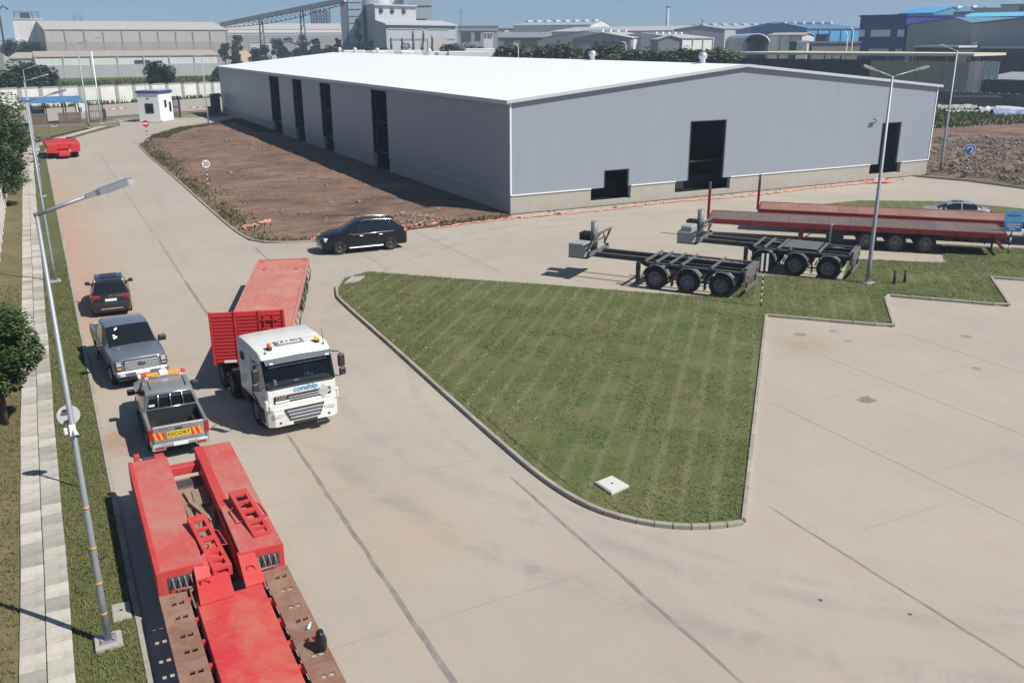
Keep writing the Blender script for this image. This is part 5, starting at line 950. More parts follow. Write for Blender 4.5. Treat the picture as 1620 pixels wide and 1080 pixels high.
for s in (-1, 1):
    part(t, 'roof_rail', CHROME, lambda q: q.tube([(-1.8, s*.63, 1.57), (-1.6, s*.63, 1.68), (-.6, s*.63, 1.75), (.0, s*.63, 1.74), (.2, s*.63, 1.66)], .022, 6)); part(t, 'window_trim', CHROME, lambda q: q.tube([(-1.6, s*.955, 1.08), (-.3, s*.955, 1.065), (1.0, s*.95, 1.045)], .03, 6))
    bx(t, 'headlamp', HLAMP, 1.95, 2.31, s*.68-.16, s*.68+.16, .76, .93, b=.05); bx(t, 'tail_lamp', TAIL, -2.42, -2.2, s*.72-.17, s*.72+.17, .93, 1.1, b=.04); bx(t, 'running_board', CHROME, -.95, .98, s*.98-.07, s*.98+.07, .33, .37); bx(t, 'fog_lamp', HLAMP, 2.24, 2.36, s*.62-.1, s*.62+.1, .52, .58)
    for x in (-.85, .25): bx(t, 'door_handle', CHROME, x-.1, x+.1, s*.965-.02, s*.965+.02, .93, .97, b=.01)
    bx(t, 'rear_bumper_trim', CHROME, -2.43, -2.3, s*.5-.2, s*.5+.2, .42, .46)
bx(t, 'grille', PLASTIC, 2.3, 2.425, -.45, .45, .62, .88)
for k in range(3): bx(t, 'grille_bar', CHROME, 2.42, 2.44, -.42, .42, .66+k*.07, .675+k*.07, b=.004)
bx(t, 'skid_plate', CHROME, 2.28, 2.41, -.5, .5, .33, .42); bx(t, 'number_plate', PLATE, 2.43, 2.44, -.26, .26, .5, .6, b=.003); bx(t, 'spoiler', PBLK, -1.9, -1.62, -.6, .6, 1.6, 1.64)
# ------------------------------------------------------------------ dark crossover parked by the left kerb
PDK = mat('dark plum car paint', (.016, .013, .017), .28, coat=.6, var=.05); t = thing('crossover', 'dark crossover car parked at the left kerb, rear to the camera', 'car', (2.05, 48.3, 0), R(90-3))
car_body(t, PDK, [-2.2, -2.16, -2.05, -1.85, -1.6, -1.2, -.5, .1, .4, .7, 1.0, 1.4, 1.9, 2.1, 2.2], [(-2.2, .95), (-2.14, 1.06), (-2.05, 1.12), (-1.62, 1.56), (-1.4, 1.62), (-.5, 1.66), (.15, 1.62), (.95, 1.1), (1.5, 1.05), (2.0, .9), (2.2, .7)], [(-2.2, .9), (-2, 1.04), (-1, 1.0), (.95, .96), (1.8, .86), (2.2, .66)], [(-2.2, .78), (-2.1, .86), (-1.4, .91), (1.3, .91), (1.9, .84), (2.2, .64)], [(-2.2, .72), (-2.0, .74), (-1.6, .63), (.15, .64), (.95, .75), (2.2, .55)], .26, [-1.28, 1.32], .39, [(-1.75, .85)], (.18, .94), (-2.03, -1.64), (-1.35, -.4))
for x in (-1.28, 1.32):
    for s in (-1, 1): wheel(t, x, s*.79, .35, .35, .22, s, RIMD)
mirrors(t, .68, .88, 1.05, PDK)
for s in (-1, 1):
    part(t, 'roof_rail', CHROME, lambda q: q.tube([(-1.5, s*.6, 1.58), (-1.35, s*.6, 1.66), (-.3, s*.6, 1.70), (.0, s*.6, 1.68), (.12, s*.6, 1.6)], .024, 6)); part(t, 'tail_lamp', TAIL, lambda q: q.bbox(-2.2, -1.95, s*.66-.2, s*.66+.2, .93, 1.07, .04)); bx(t, 'headlamp', HLAMP, 1.75, 2.1, s*.6-.15, s*.6+.15, .7, .82, b=.04); bx(t, 'reflector', TAIL, -2.24, -2.18, s*.62-.12, s*.62+.12, .48, .55)
bx(t, 'rear_bumper', PDK, -2.25, -2.0, -.8, .8, .42, .72, b=.06); bx(t, 'bumper_trim', CHROME, -2.262, -2.2, -.5, .5, .40, .45); bx(t, 'number_plate', PLATE, -2.215, -2.195, -.26, .26, .78, .9, b=.004); bx(t, 'badge', CHROME, -2.16, -2.12, -.06, .06, .99, 1.05, b=.01); bx(t, 'sunroof', GLASS, -.9, -.05, -.4, .4, 1.645, 1.664, b=.01)
# ------------------------------------------------------------------ pickups
def pickup(t, paint, L, W, H, hood, belt, wb_r, wb_f, r, cab_r, cab_f, bed_end, bars=False):
    h = W/2; f = L/2; cf0 = cab_f; cf1 = cab_f+.78
    car_body(t, paint, [cab_r, cab_r+.06, cab_r+.2, 0, cf0-.25, cf0, cf0+.25, cf1-.2, cf1, (cf1+f)/2, f-.35, f-.1, f-.03, f], [(cab_r, H-.1), (cab_r+.12, H-.03), (cab_r+.5, H), (cf0-.15, H), (cf0+.05, H-.06), (cf1, hood+.03), (f-.35, hood-.01), (f-.08, hood-.09), (f, hood-.3)], [(cab_r, belt), (cf1, belt-.02), (f-.3, hood-.12), (f, hood-.36)], [(cab_r, h*.985), (cf1, h), (f-.4, h*.97), (f-.1, h*.9), (f, h*.8)], [(cab_r, h*.80), (cf0, h*.78), (cf1, h*.86), (f-.3, h*.8), (f, h*.66)], .42, [wb_f], r*1.16, [(cab_r+.12, cf1-.22)], (cf0+.07, cf1-.02), None, ((cab_r+cf0)/2+.1,), bot=.4)
    b0, b1 = -bed_end, cab_r-.02; hz = belt+.02; hw_ = h*.985
    # bed sides with wheel arch, floor, head panel
    for s in (-1, 1):
        xs = sorted(set([b0, b1]+[round(wb_r+math.cos(math.pi*k/10)*r*1.16, 3) for k in range(11)])); mb = MB(); v = []
        for x in xs:
            d = abs(x-wb_r); zb = .45 if d > r*1.16 else max(.45, .36+math.sqrt(max(0, (r*1.16)**2-d*d)))
            v += [(x, s*hw_*.97, zb), (x, s*hw_, max(zb+.02, .75)), (x, s*hw_, hz-.05), (x, s*hw_*.985, hz), (x, s*(hw_-.1), hz), (x, s*(hw_-.1), .62)]
        n = 6; mb.add(v, [(i*n+j, i*n+(j+1) % n, (i+1)*n+(j+1) % n, (i+1)*n+j) for i in range(len(xs)-1) for j in range(n)]+[tuple(range(n)), tuple(range((len(xs)-1)*n, len(xs)*n))])
        me = mb.mesh('bed_side'); fixn(me); me.polygons.foreach_set('use_smooth', [True]*len(me.polygons)); me.set_sharp_from_angle(angle=R(30)); mk('bed_side', me, paint, t)
        part(t, 'bed_liner_side', PLASTIC, lambda q: q.box(b0+.08, b1-.02, s*(hw_-.13) if s < 0 else hw_-.135, s*(hw_-.105) if s < 0 else hw_-.105, .64, hz-.03) if s > 0 else q.box(b0+.08, b1-.02, -(hw_-.105), -(hw_-.135), .64, hz-.03)); part(t, 'wheel_tub', PLASTIC, lambda q: q.bbox(wb_r-.4, wb_r+.4, s*(hw_-.26)-.11, s*(hw_-.26)+.11, .64, .84, .05))
    part(t, 'bed_floor', PLASTIC, lambda q: [q.box(b0+.06, b1, -hw_+.11, hw_-.11, .58, .635)]+[q.box(b0+.08, b1-.02, -hw_+.2+k*.16, -hw_+.26+k*.16, .636, .65) for k in range(int((2*hw_-.4)/.16))]); part(t, 'bed_head', PLASTIC, lambda q: q.box(b1-.04, b1-.003, -hw_+.14, hw_-.14, .66, hz-.02)); part(t, 'tailgate', paint, lambda q: q.bbox(b0-.05, b0+.05, -hw_+.12, hw_-.12, .62, hz-.005, .025)); part(t, 'chassis', UNDER, lambda q: q.box(b0+.1, f-.5, -h*.6, h*.6, .32, .44))
    for x in (wb_r, wb_f):
        for s in (-1, 1): wheel(t, x, s*(h-.13), r, r, .27, s, RIMS)
    return f, h, hz, b0
PSIL = mat('silver blue paint', (.24, .27, .31), .3, metal=.55, coat=.8, var=.05, dirt=(.30, .29, .28), dscale=2, damt=.3)
t = thing('pickup', 'silver double cab pickup parked facing the camera behind the escort pickup', 'pickup', (1.98, 38.15, 0), R(-90+5))
f, h, hz, b0 = pickup(t, PSIL, 5.5, 2.03, 1.95, 1.28, 1.25, -1.75, 1.75, .41, -1.15, .42, 2.75)
bx(t, 'grille', PLASTIC, f-.12, f+.03, -.64, .64, .74, 1.15, b=.05)
for k in range(5): bx(t, 'grille_bar', STEEL, f+.02, f+.05, -.61, .61, .785+k*.07, .81+k*.07, b=.006)
part(t, 'badge', mat('oval badge', (.05, .08, .16), .3), lambda q: q.lathe([(0, f+.06), (.1, f+.055), (.11, f+.045)], 20, 'x', (0, 0, .97))); t_b = [o for o in children(t) if o.name.startswith('badge')][0]; t_b.scale = (1, 1.4, .8); t_b.location = (0, 0, .19)
for s in (-1, 1):
    hl_ = bx(t, 'headlamp', mat('lamp bezel', (.09, .095, .1), .3) if s < 0 else bpy.data.materials['lamp bezel'], f-.4, f+.02, s*.8-.15, s*.8+.15, .80, 1.14, b=.06); bx(hl_, 'lamp_lens', HLAMP, f-.1, f+.028, s*.8-.1, s*.8+.09, .97, 1.07, b=.02); bx(hl_, 'lamp_lens', AMBER, f-.1, f+.028, s*.8-.08, s*.8+.08, .84, .89, b=.01); bx(t, 'fog_lamp', HLAMP, f-.0, f+.09, s*.72-.1, s*.72+.1, .56, .66); bx(t, 'side_step', PLASTIC, -1.0, 1.0, s*1.0-.07, s*1.0+.07, .38, .43)
    for x in (-.5, .45): bx(t, 'door_handle', CHROME, x-.1, x+.1, s*1.02-.02, s*1.02+.02, 1.1, 1.14, b=.01)
    bx(t, 'tail_lamp', TAIL, b0-.03, b0+.15, s*.92-.09, s*.92+.09, .85, 1.2, b=.03)
bx(t, 'front_bumper', PSIL, f-.25, f+.07, -.95, .95, .54, .74, b=.06); bx(t, 'valance', PLASTIC, f-.3, f+.0, -.9, .9, .36, .55, b=.04); bx(t, 'bumper_intake', PLASTIC, f+.03, f+.08, -.5, .5, .44, .56); bx(t, 'number_plate', PLATE, f+.075, f+.085, -.26, .26, .58, .68, b=.003); bx(t, 'hood_seam', PLASTIC, f-.42, f-.40, -.8, .8, 1.15, 1.185, b=.004)
mirrors(t, .98, 1.03, 1.3, PLASTIC, 1.35); mb = MB(); mb.quad((.72, -.52, 1.78), (.66, -.40, 1.83), (.56, -.40, 1.88), (.62, -.52, 1.84)); mb.build('sticker', PLATE, t)
mb = MB()
for (y, x) in ((-.62, .93), (-.62, .84), (-.55, .9)): mb.quad((x, y, 1.505-(x-.9)*.85+.012+.03), (x, y+.08, 1.505-(x-.9)*.85+.012+.03), (x-.06, y+.08, 1.56-(x-.9)*.85+.012+.03), (x-.06, y, 1.56-(x-.9)*.85+.012+.03))
mb.build('sticker', PLATE, t)
PGRY = mat('warm silver paint', (.36, .355, .345), .32, metal=.5, coat=.7, var=.05, dirt=(.3, .27, .24), dscale=2, damt=.35); YEL = mat('escort yellow', (.66, .44, .03), .5, var=.05); ORS = mat('stripe orange', (.80, .30, .03), .5); RDS = mat('stripe red', (.55, .04, .03), .5)
t = thing('escort_pickup', 'silver escort pickup with orange light bar, tailgate to the camera', 'pickup', (2.58, 30.85, 0), R(90))
f, h, hz, b0 = pickup(t, PGRY, 5.2, 1.82, 1.80, 1.14, 1.12, -1.55, 1.5, .385, -1.05, .35, 2.55)
def rq(q, x, y0, y1, z0, z1, sh=0): q.add([(x, y0, z0), (x, y1, z0), (x, y1+sh, z1), (x, y0+sh, z1), (x+.01, y0, z0), (x+.01, y1, z0), (x+.01, y1+sh, z1), (x+.01, y0+sh, z1)], ((0,1,2,3),(7,6,5,4),(0,4,5,1),(1,5,6,2),(2,6,7,3),(3,7,4,0)))
tg = [o for o in children(t) if o.name.startswith('tailgate')][0]
part(tg, 'escort_panel', YEL, lambda q: rq(q, b0-.064, -.36, .36, .72, .93)); text_part('ESCORT', .17, BLK, tg, TR(b0-.068, 0, .825) @ REAR, sx=.98, bold=.0, space=1.12)
for k in range(4):
    for s in (-1, 1): part(tg, 'hazard_stripe', (RDS, ORS)[k % 2], lambda q: rq(q, b0-.063, s*(.42+k*.085)-.04, s*(.42+k*.085)+.04, .70, .94, .07 if s > 0 else .07))
part(tg, 'tailgate_handle', PLASTIC, lambda q: q.box(b0-.066, b0-.052, -.1, .1, .98, 1.03))
for s in (-1, 1): part(tg, 'tailgate_badge', CHROME, lambda q: q.box(b0-.06, b0-.05, s*.45-.14, s*.45+.14, 1.03, 1.05))
part(t, 'rear_bumper', CHROME, lambda q: [q.bbox(b0-.22, b0-.05, -.86, .86, .5, .62, .04), q.bbox(b0-.24, b0-.04, -.86, -.45, .42, .6, .04), q.bbox(b0-.24, b0-.04, .45, .86, .42, .6, .04)]); bx(t, 'number_plate', PLATE, b0-.235, b0-.222, -.22, .22, .5, .63, b=.003)
for s in (-1, 1):
    bx(t, 'tail_lamp', TAIL, b0-.05, b0+.16, s*.83-.085, s*.83+.085, .72, 1.08, b=.03); bx(t, 'reflector', TAIL, b0-.255, b0-.235, s*.62-.14, s*.62+.14, .46, .53, b=.01); bx(t, 'side_step', PLASTIC, -.95, .95, s*.93-.07, s*.93+.07, .36, .41); bx(t, 'door_handle', CHROME, -.55, -.37, s*.915-.02, s*.915+.02, 1.0, 1.04, b=.01); bx(t, 'headlamp', HLAMP, f-.4, f-.02, s*.66-.16, s*.66+.16, .76, .94, b=.05)
fw_ = part(t, 'rear_window', GLASS, lambda q: q.add([(-1.068, -.74, 1.2), (-1.068, .74, 1.2), (-1.045, .62, 1.62), (-1.045, -.62, 1.62), (-1.02, -.74, 1.2), (-1.02, .74, 1.2), (-1.0, .62, 1.62), (-1.0, -.62, 1.62)], ((0,1,2,3),(7,6,5,4),(0,4,5,1),(1,5,6,2),(2,6,7,3),(3,7,4,0))))
part(t, 'sports_frame', CHROME, lambda q: [q.tube([(-1.11, -.80, 1.12), (-1.11, -.8, 1.2), (-1.09, -.66, 1.66), (-1.09, .66, 1.66), (-1.11, .8, 1.2), (-1.11, .80, 1.12)], .035, 8), q.tube([(-1.11, -.8, 1.17), (-1.11, .8, 1.17)], .03, 8)]+[q.tube([(-1.11, y, 1.17), (-1.09, y*.9, 1.66)], .022, 6) for y in (-.4, 0, .4)]); part(fw_, 'sticker', PLATE, lambda q: q.box(-1.078, -1.07, .5, .68, 1.26, 1.33))
mirrors(t, .9, .92, 1.16, PLASTIC, 1.15)
for s in (-1, 1): part(t, 'roof_groove', PLASTIC, lambda q: q.box(-.9, .2, s*.55-.012, s*.55+.012, 1.785, 1.803))
lb = part(t, 'light_bar', PLATE, lambda q: [q.bbox(.16, .40, -.14, .14, 1.86, 1.99, .02), q.box(.2, .36, -.6, -.5, 1.76, 1.86), q.box(.2, .36, .5, .6, 1.76, 1.86)])
for a, b_, m_ in ((-.56, -.145, AMBER), (-.7, -.57, RDS), (.145, .56, AMBER), (.57, .7, RDS)): part(lb, 'beacon_lens', m_, lambda q: q.bbox(.18, .37, a, b_, 1.86, 1.94, .02))
part(lb, 'work_lamp', PLATE, lambda q: q.bbox(.2, .36, .705, .82, 1.84, 1.95, .02))
# ------------------------------------------------------------------ silver saloon behind the flatbeds
PSAL = mat('pale silver paint', (.46, .48, .52), .28, metal=.5, coat=.8, var=.04); t = thing('saloon_car', 'pale silver saloon car parked behind the flatbed trailers', 'car', (58.2, 43.8, 0), R(137)); t.scale = (1.0,)*3
car_body(t, PSAL, [-2.35, -2.3, -2.1, -1.8, -1.3, -.9, -.3, .2, .6, .9, 1.2, 1.7, 2.1, 2.3, 2.35], [(-2.35, .85), (-2.25, 1.02), (-1.75, 1.08), (-1.0, 1.38), (-.6, 1.44), (.1, 1.43), (.4, 1.36), (1.2, 1.0), (1.8, .92), (2.2, .8), (2.35, .62)], [(-2.35, .8), (-1.7, .98), (1.1, .92), (2, .8), (2.35, .58)], [(-2.35, .74), (-2.1, .86), (1.6, .9), (2.1, .82), (2.35, .6)], [(-2.35, .66), (-1.75, .74), (-1.0, .6), (.4, .6), (1.2, .74), (2.35, .5)], .24, [-1.38, 1.42], .37, [(-1.35, .95)], (.42, 1.18), (-1.72, -1.05), (-.35,), bot=.2)
for x in (-1.38, 1.42):
    for s in (-1, 1): wheel(t, x, s*.78, .33, .33, .22, s, RIMS)
mirrors(t, .75, .86, 1.0, PSAL); bx(t, 'sunroof', GLASS, -.5, .2, -.38, .38, 1.42, 1.445, b=.01)
for s in (-1, 1): bx(t, 'headlamp', HLAMP, 1.9, 2.25, s*.62-.14, s*.62+.14, .62, .74, b=.04); bx(t, 'tail_lamp', TAIL, -2.36, -2.2, s*.62-.18, s*.62+.18, .78, .94, b=.03)

# ------------------------------------------------------------------ white tractor unit
CABW = mat('truck white paint', (.70, .70, .66), .4, coat=.3, var=.05, scale=1.5, dirt=(.52, .47, .40), dscale=1.8, damt=.4, scr=((1.5, 1.5, .4), (.5, .45, .37), .3)); LOGO = mat('logo blue', (.06, .36, .62), .5); m_, n_, l_, b_ = nt('clear windscreen'); WSC = m_
b_.inputs['Base Color'].default_value = (.02, .025, .03, 1); b_.inputs['Roughness'].default_value = .04; tr = n_.new('ShaderNodeBsdfTransparent'); tr.inputs[0].default_value = (.62, .68, .68, 1); mx = n_.new('ShaderNodeMixShader'); mx.inputs[0].default_value = .28; l_.new(tr.outputs[0], mx.inputs[1]); l_.new(b_.outputs[0], mx.inputs[2]); l_.new(mx.outputs[0], n_['Material Output'].inputs[0])
tk = thing('truck', 'white tractor unit with amber roof beacons pulling the red flatbed', 'truck', (6.6, 28.42, 0), R(-85)); t = tk
prof_ = [(-3.0, .95), (-.08, .95), (-.02, 1.12), (0, 1.45), (-.015, 1.67), (-.11, 2.0), (-.26, 2.42), (-.36, 2.62), (-.47, 2.76), (-.72, 2.83), (-1.6, 2.87), (-2.8, 2.85), (-3.0, 2.77)]
ys = [(-1.215, .16, .055, 1), (-1.195, .07, .022, 1), (-1.15, .025, .006, 1), (-1.0, .012, .0, 1), (-.5, .0, -.012, 1), (0, 0, -.016, 1), (.5, 0, -.012, 1), (1.0, .012, 0, 1), (1.15, .025, .006, 1), (1.195, .07, .022, 1), (1.215, .16, .055, 1)]
bodyM, wsM = MB(), MB(); V = []; n = len(prof_)
for y, fx, dz, _ in ys:
    for i, (x, z) in enumerate(prof_):
        V.append((x-(fx if 1 <= i <= 8 else (fx*.3 if i == 9 else 0)), y, z-(dz if z > 2.5 else 0)))
for a in range(len(ys)-1):
    for i in range(n):
        j = (i+1) % n; f_ = [V[a*n+i], V[a*n+j], V[(a+1)*n+j], V[(a+1)*n+i]]; (wsM if i in (4, 5, 6) and 1 <= a <= 8 else bodyM).add(f_, [(0, 1, 2, 3)], True)
for a in (0, len(ys)-1): bodyM.add([V[a*n+i] for i in range(n)], [tuple(range(n))])
def finm(mb, name, m_, par, ang=35):
    me = mb.mesh(name); bm = bmesh.new(); bm.from_mesh(me); bmesh.ops.remove_doubles(bm, verts=bm.verts, dist=.0005); bmesh.ops.recalc_face_normals(bm, faces=bm.faces); bm.to_mesh(me); bm.free(); me.polygons.foreach_set('use_smooth', [True]*len(me.polygons)); me.set_sharp_from_angle(angle=R(ang)); return mk(name, me, m_, par)
cab = finm(bodyM, 'cab', CABW, t); ws = finm(wsM, 'windscreen', WSC, t)
CABIN = mat('cab interior', (.10, .105, .11), .8, var=.3)
part(t, 'cab_interior', CABIN, lambda q: [q.box(-2.1, -2.0, -1.1, 1.1, 1.0, 2.7), q.box(-2.0, -.25, -1.15, 1.15, .98, 1.05), q.box(-.55, -.12, -1.1, 1.1, 1.05, 1.74), q.bbox(-1.6, -1.1, .35, .9, 1.06, 1.5, .05), q.bbox(-1.75, -1.5, .35, .9, 1.3, 2.25, .06), q.bbox(-1.6, -1.1, -.9, -.35, 1.06, 1.5, .05), q.bbox(-1.75, -1.5, -.9, -.35, 1.3, 2.25, .06)])
part(t, 'steering_wheel', PLASTIC, lambda q: q.tube([(-.72+math.sin(a)*.1, .62+math.cos(a)*.22, 1.85+math.sin(a)*.2) for a in [k*math.pi/8 for k in range(17)]], .02, 6)); part(t, 'dash_papers', PLATE, lambda q: [q.box(-.4, -.3, -.15, .0, 1.745, 1.76), q.box(-.35, -.22, -.85, -.78, 1.745, 1.9)])
part(ws, 'wiper_cowl', PLASTIC, lambda q: [q.bbox(-.13, -.01, -1.1, 1.1, 1.665, 1.73, .01), q.bar((-.06, -.9, 1.79), (-.07, -.1, 1.80), .025, .02), q.bar((-.06, .1, 1.79), (-.07, .9, 1.80), .025, .02)])
bndm = mat('sun strip', (.33, .36, .37), .3, var=.25, scale=20); part(ws, 'sun_strip', bndm, lambda q: q.add([(-.305, -1.1, 2.47), (-.29, 1.1, 2.47), (-.345, 1.1, 2.58), (-.36, -1.1, 2.58)], [(0, 1, 2, 3)]) if False else q.box(-.30, -.285, -1.02, 1.02, 2.44, 2.475))
mb = MB(); mb.box(-.25, -.228, -1.0, 1.0, 2.365, 2.395); mb.build('sticker_band', bndm, ws)
vis = part(t, 'sun_visor', mat('smoked visor', (.13, .145, .16), .12, coat=.6), lambda q: q.add([(-.30, -1.12, 2.62), (-.28, 0, 2.66), (-.30, 1.12, 2.62), (-.10, -1.13, 2.50), (-.04, 0, 2.53), (-.10, 1.13, 2.50), (-.29, -1.12, 2.64), (-.27, 0, 2.68), (-.29, 1.12, 2.64), (-.09, -1.13, 2.52), (-.03, 0, 2.55), (-.09, 1.13, 2.52)], ((0,1,4,3),(1,2,5,4),(9,10,7,6),(10,11,8,7),(3,4,10,9),(4,5,11,10),(0,3,9,6),(5,2,8,11))))
for s in (-1, 1): part(vis, 'marker_lamp', HLAMP, lambda q: q.bbox(-.12, -.04, s*.95-.07, s*.95+.07, 2.535, 2.575, .01))
# front panels
part(t, 'front_panel', CABW, lambda q: [q.bbox(-.12, .03, -1.16, 1.16, .98, 1.16, .03)]); part(t, 'upper_grille', PLASTIC, lambda q: [q.bbox(-.05, .025, -.98, .98, 1.18, 1.43, .02)])
for k in range(2): part(t, 'grille_bar', LED, lambda q: q.bbox(.0, .045, -.5, .6, 1.22+k*.085, 1.265+k*.085, .01))
text_part('conship', .27, LOGO, t, TR(.012, .12, 1.575) @ FRONT, sx=1.0); text_part('DAF', .19, CHROME, t, TR(.03, -.74, 1.35) @ FRONT); part(t, 'number_plate', PLATE, lambda q: q.box(.03, .05, -.95, -.48, 1.19, 1.265))
part(t, 'hazard_plate', mat('hazard plate', (.46, .47, .46), .5, var=.2, scale=8), lambda q: q.add([Vector((x_, .72+u*.235, 1.32+v*.235)) for x_ in (.032, .045) for u, v in ((0, -1), (1, 0), (0, 1), (-1, 0))], ((0,1,2,3),(7,6,5,4),(0,4,5,1),(1,5,6,2),(2,6,7,3),(3,7,4,0)))); text_part('1223', .12, mat('faded print', (.4, .42, .42), .6), t, TR(.048, .72, 1.33) @ FRONT)
bmp = part(t, 'bumper', CABW, lambda q: [q.add([(x_, y_, z_) for x_, w_, z_ in ((-.75, 1.23, .36), (-.1, 1.2, .36), (.07, 1.0, .38), (.12, .6, .40), (.12, -.6, .40), (.07, -1.0, .38), (-.1, -1.2, .36), (-.75, -1.23, .36), (-.75, 1.25, 1.0), (-.1, 1.22, 1.0), (.04, 1.05, 1.0), (.08, .6, 1.0), (.08, -.6, 1.0), (.04, -1.05, 1.0), (-.1, -1.22, 1.0), (-.75, -1.25, 1.0)) for y_ in (w_,)], [tuple(range(8)), tuple(range(15, 7, -1))]+[(i, (i+1) % 8, 8+(i+1) % 8, 8+i) for i in range(8)])])
gr = part(t, 'lower_grille', PLASTIC, lambda q: q.add([(x_, y_, z_) for x_ in (.06, .135) for y_, z_ in ((-.52, .55), (.52, .55), (.68, .96), (-.68, .96))], ((0,1,2,3),(7,6,5,4),(0,4,5,1),(1,5,6,2),(2,6,7,3),(3,7,4,0))))
for k in range(3): part(gr, 'grille_bar', LED, lambda q: q.bbox(.12, .17, -.53-.05*k, .53+.05*k, .60+k*.12, .67+k*.12, .015))
part(bmp, 'air_intake', PLASTIC, lambda q: q.bbox(.1, .135, -.42, .42, .41, .5, .02)); part(t, 'tow_step', DKSTEEL, lambda q: q.box(-.2, .16, .35, .7, .28, .34))
for s in (-1, 1):
    part(bmp, 'headlamp', HLAMP, lambda q: q.bbox(-.1, .095 if abs(s) else 0, s*.86-.2, s*.86+.2, .72, .87, .03)); part(bmp, 'fog_lamp', PLASTIC, lambda q: q.bbox(-.05, .09, s*.8-.09, s*.8+.09, .47, .54, .01)); part(t, 'corner_panel', CABW, lambda q: q.bbox(-.6, -.02, s*1.22-.05, s*1.22+.05, .98, 1.32, .04)); part(t, 'door_window', GLASS, lambda q: q.box(-1.35, -.5, s*1.212-.006, s*1.212+.010, 1.72, 2.42) if s > 0 else q.box(-1.35, -.5, -1.222, -1.206, 1.72, 2.42)); part(t, 'door_seam', PLASTIC, lambda q: q.box(-1.52, -1.5, s*1.22-.006, s*1.22+.006, 1.0, 2.5)); part(t, 'door_handle', PLASTIC, lambda q: q.box(-1.45, -1.3, s*1.23-.015, s*1.23+.015, 1.5, 1.56)); part(t, 'step', PLASTIC, lambda q: q.bbox(-1.0, -.35, s*1.15-.12, s*1.15+.1, .45, .93, .03))
    mr = part(t, 'mirror', PLASTIC, lambda q: [q.bbox(-.22, -.08, s*1.48-.12, s*1.48+.12, 2.02, 2.45, .05), q.bbox(-.2, -.08, s*1.50-.12, s*1.50+.12, 1.72, 1.97, .05)]); part(mr, 'mirror_arm', PLASTIC, lambda q: q.tube([(-.35, s*1.2, 2.55), (-.15, s*1.38, 2.56), (-.15, s*1.48, 2.46), (-.15, s*1.5, 1.7), (-.2, s*1.35, 1.66), (-.4, s*1.21, 1.7)], .018, 6))
    part(t, 'side_deflector', PLASTIC, lambda q: q.bbox(-2.6, -2.3, s*1.24-.03, s*1.24+.03, 2.1, 2.35, .02))
# roof plate, beacons, aerials
rp = part(t, 'roof_hatch', mat('hatch rim', (.20, .19, .17), .7), lambda q: q.bbox(-1.28, -.86, -.5, .5, 2.862, 2.90, .03)); part(rp, 'number_board', PLATE, lambda q: q.box(-1.24, -.92, -.36, .36, 2.9005, 2.91)); text_part('Z140', .3, BLK, rp, TR(-1.08, 0, 2.912) @ ROOFT, bold=.02)
for y, em in ((-.78, 0), (.86, 1)):
    bc = part(t, 'beacon', PLASTIC, lambda q: q.lathe([(0, 2.90), (.1, 2.90), (.1, 2.84), (0, 2.84)], 14, 'z', (-.72, y, 0))); part(bc, 'beacon_lens', emis('lit amber', (.9, .38, .04), .5) if em else mat('red orange lens', (.62, .13, .05), .3), lambda q: q.lathe([(0, 3.06), (.05, 3.05), (.07, 3.02), (.075, 2.901), (0, 2.901)], 14, 'z', (-.72, y, 0)))
for y in (-.98, 1.02): part(t, 'aerial', PLASTIC, lambda q: [q.lathe([(0, 2.84), (.03, 2.84), (.03, 2.79)], 8, 'z', (-.5, y, 0)), q.tube([(-.5, y, 2.82), (-.6, y, 3.3 if y > 0 else 2.95)], .008, 5)])
for x in (-1.25, -.9, -1.7): part(cab, 'roof_seam', FLASH, lambda q: q.box(x-.006, x+.006, -.95, .95, 2.872 if x < -1.2 else 2.868, 2.879))
# chassis, tanks, wheels
part(t, 'chassis', UNDER, lambda q: [q.box(-6.3, -.5, .33, .45, .62, .88), q.box(-6.3, -.5, -.45, -.33, .62, .88)]+[q.box(x, x+.12, -.34, .34, .66, .84) for x in (-1.5, -2.6, -3.6, -4.6, -6.2)]); part(t, 'fuel_tank', STEEL, lambda q: q.tube([(-3.72, .85, .72), (-2.4, .85, .72)], .27, 16)); part(t, 'battery_box', PLASTIC, lambda q: q.bbox(-3.3, -2.5, -1.15, -.6, .5, 1.0, .04)); part(t, 'fifth_wheel', DKSTEEL, lambda q: q.bbox(-5.4, -4.5, -.45, .45, 1.02, 1.14, .05)); part(t, 'engine_tunnel', UNDER, lambda q: q.box(-2.2, -.4, -.6, .6, .5, .95)); part(t, 'air_lines', DKSTEEL, lambda q: [q.tube([(-3.02, .3-k*.2, 1.6), (-3.2, .4-k*.25, 1.1), (-3.4, .2-k*.1, 1.2), (-4.0, .2-k*.1, 1.5)], .02, 6) for k in range(3)])
for x in (-1.42,):
    for s in (-1, 1): wheel(t, x, s*1.06, .52, .52, .3, s, RIMG)
for x in (-4.35, -5.7):
    for s in (-1, 1): wheel(t, x, s*.94, .52, .52, .56, s, RIMG)
for s in (-1, 1):
    for x in (-1.42, -4.35, -5.7): part(t, 'mudguard', PLASTIC, lambda q: q.add([(x+math.cos(a)*.6, s*(1.06 if x > -2 else .94)+dy, .5+math.sin(a)*.6) for a in [math.pi*(.05+.9*k/8) for k in range(9)] for dy in (-.2, .2)], [(2*i, 2*i+2, 2*i+3, 2*i+1) for i in range(8)]))
part(t, 'axle', UNDER, lambda q: [q.tube([(x, -.9, .52), (x, .9, .52)], .09, 8) for x in (-1.42,)]); part(t, 'axle', UNDER, lambda q: q.tube([(-4.35, -.9, .52), (-4.35, .9, .52)], .12, 8)); part(t, 'axle', UNDER, lambda q: q.tube([(-5.7, -.9, .52), (-5.7, .9, .52)], .12, 8))
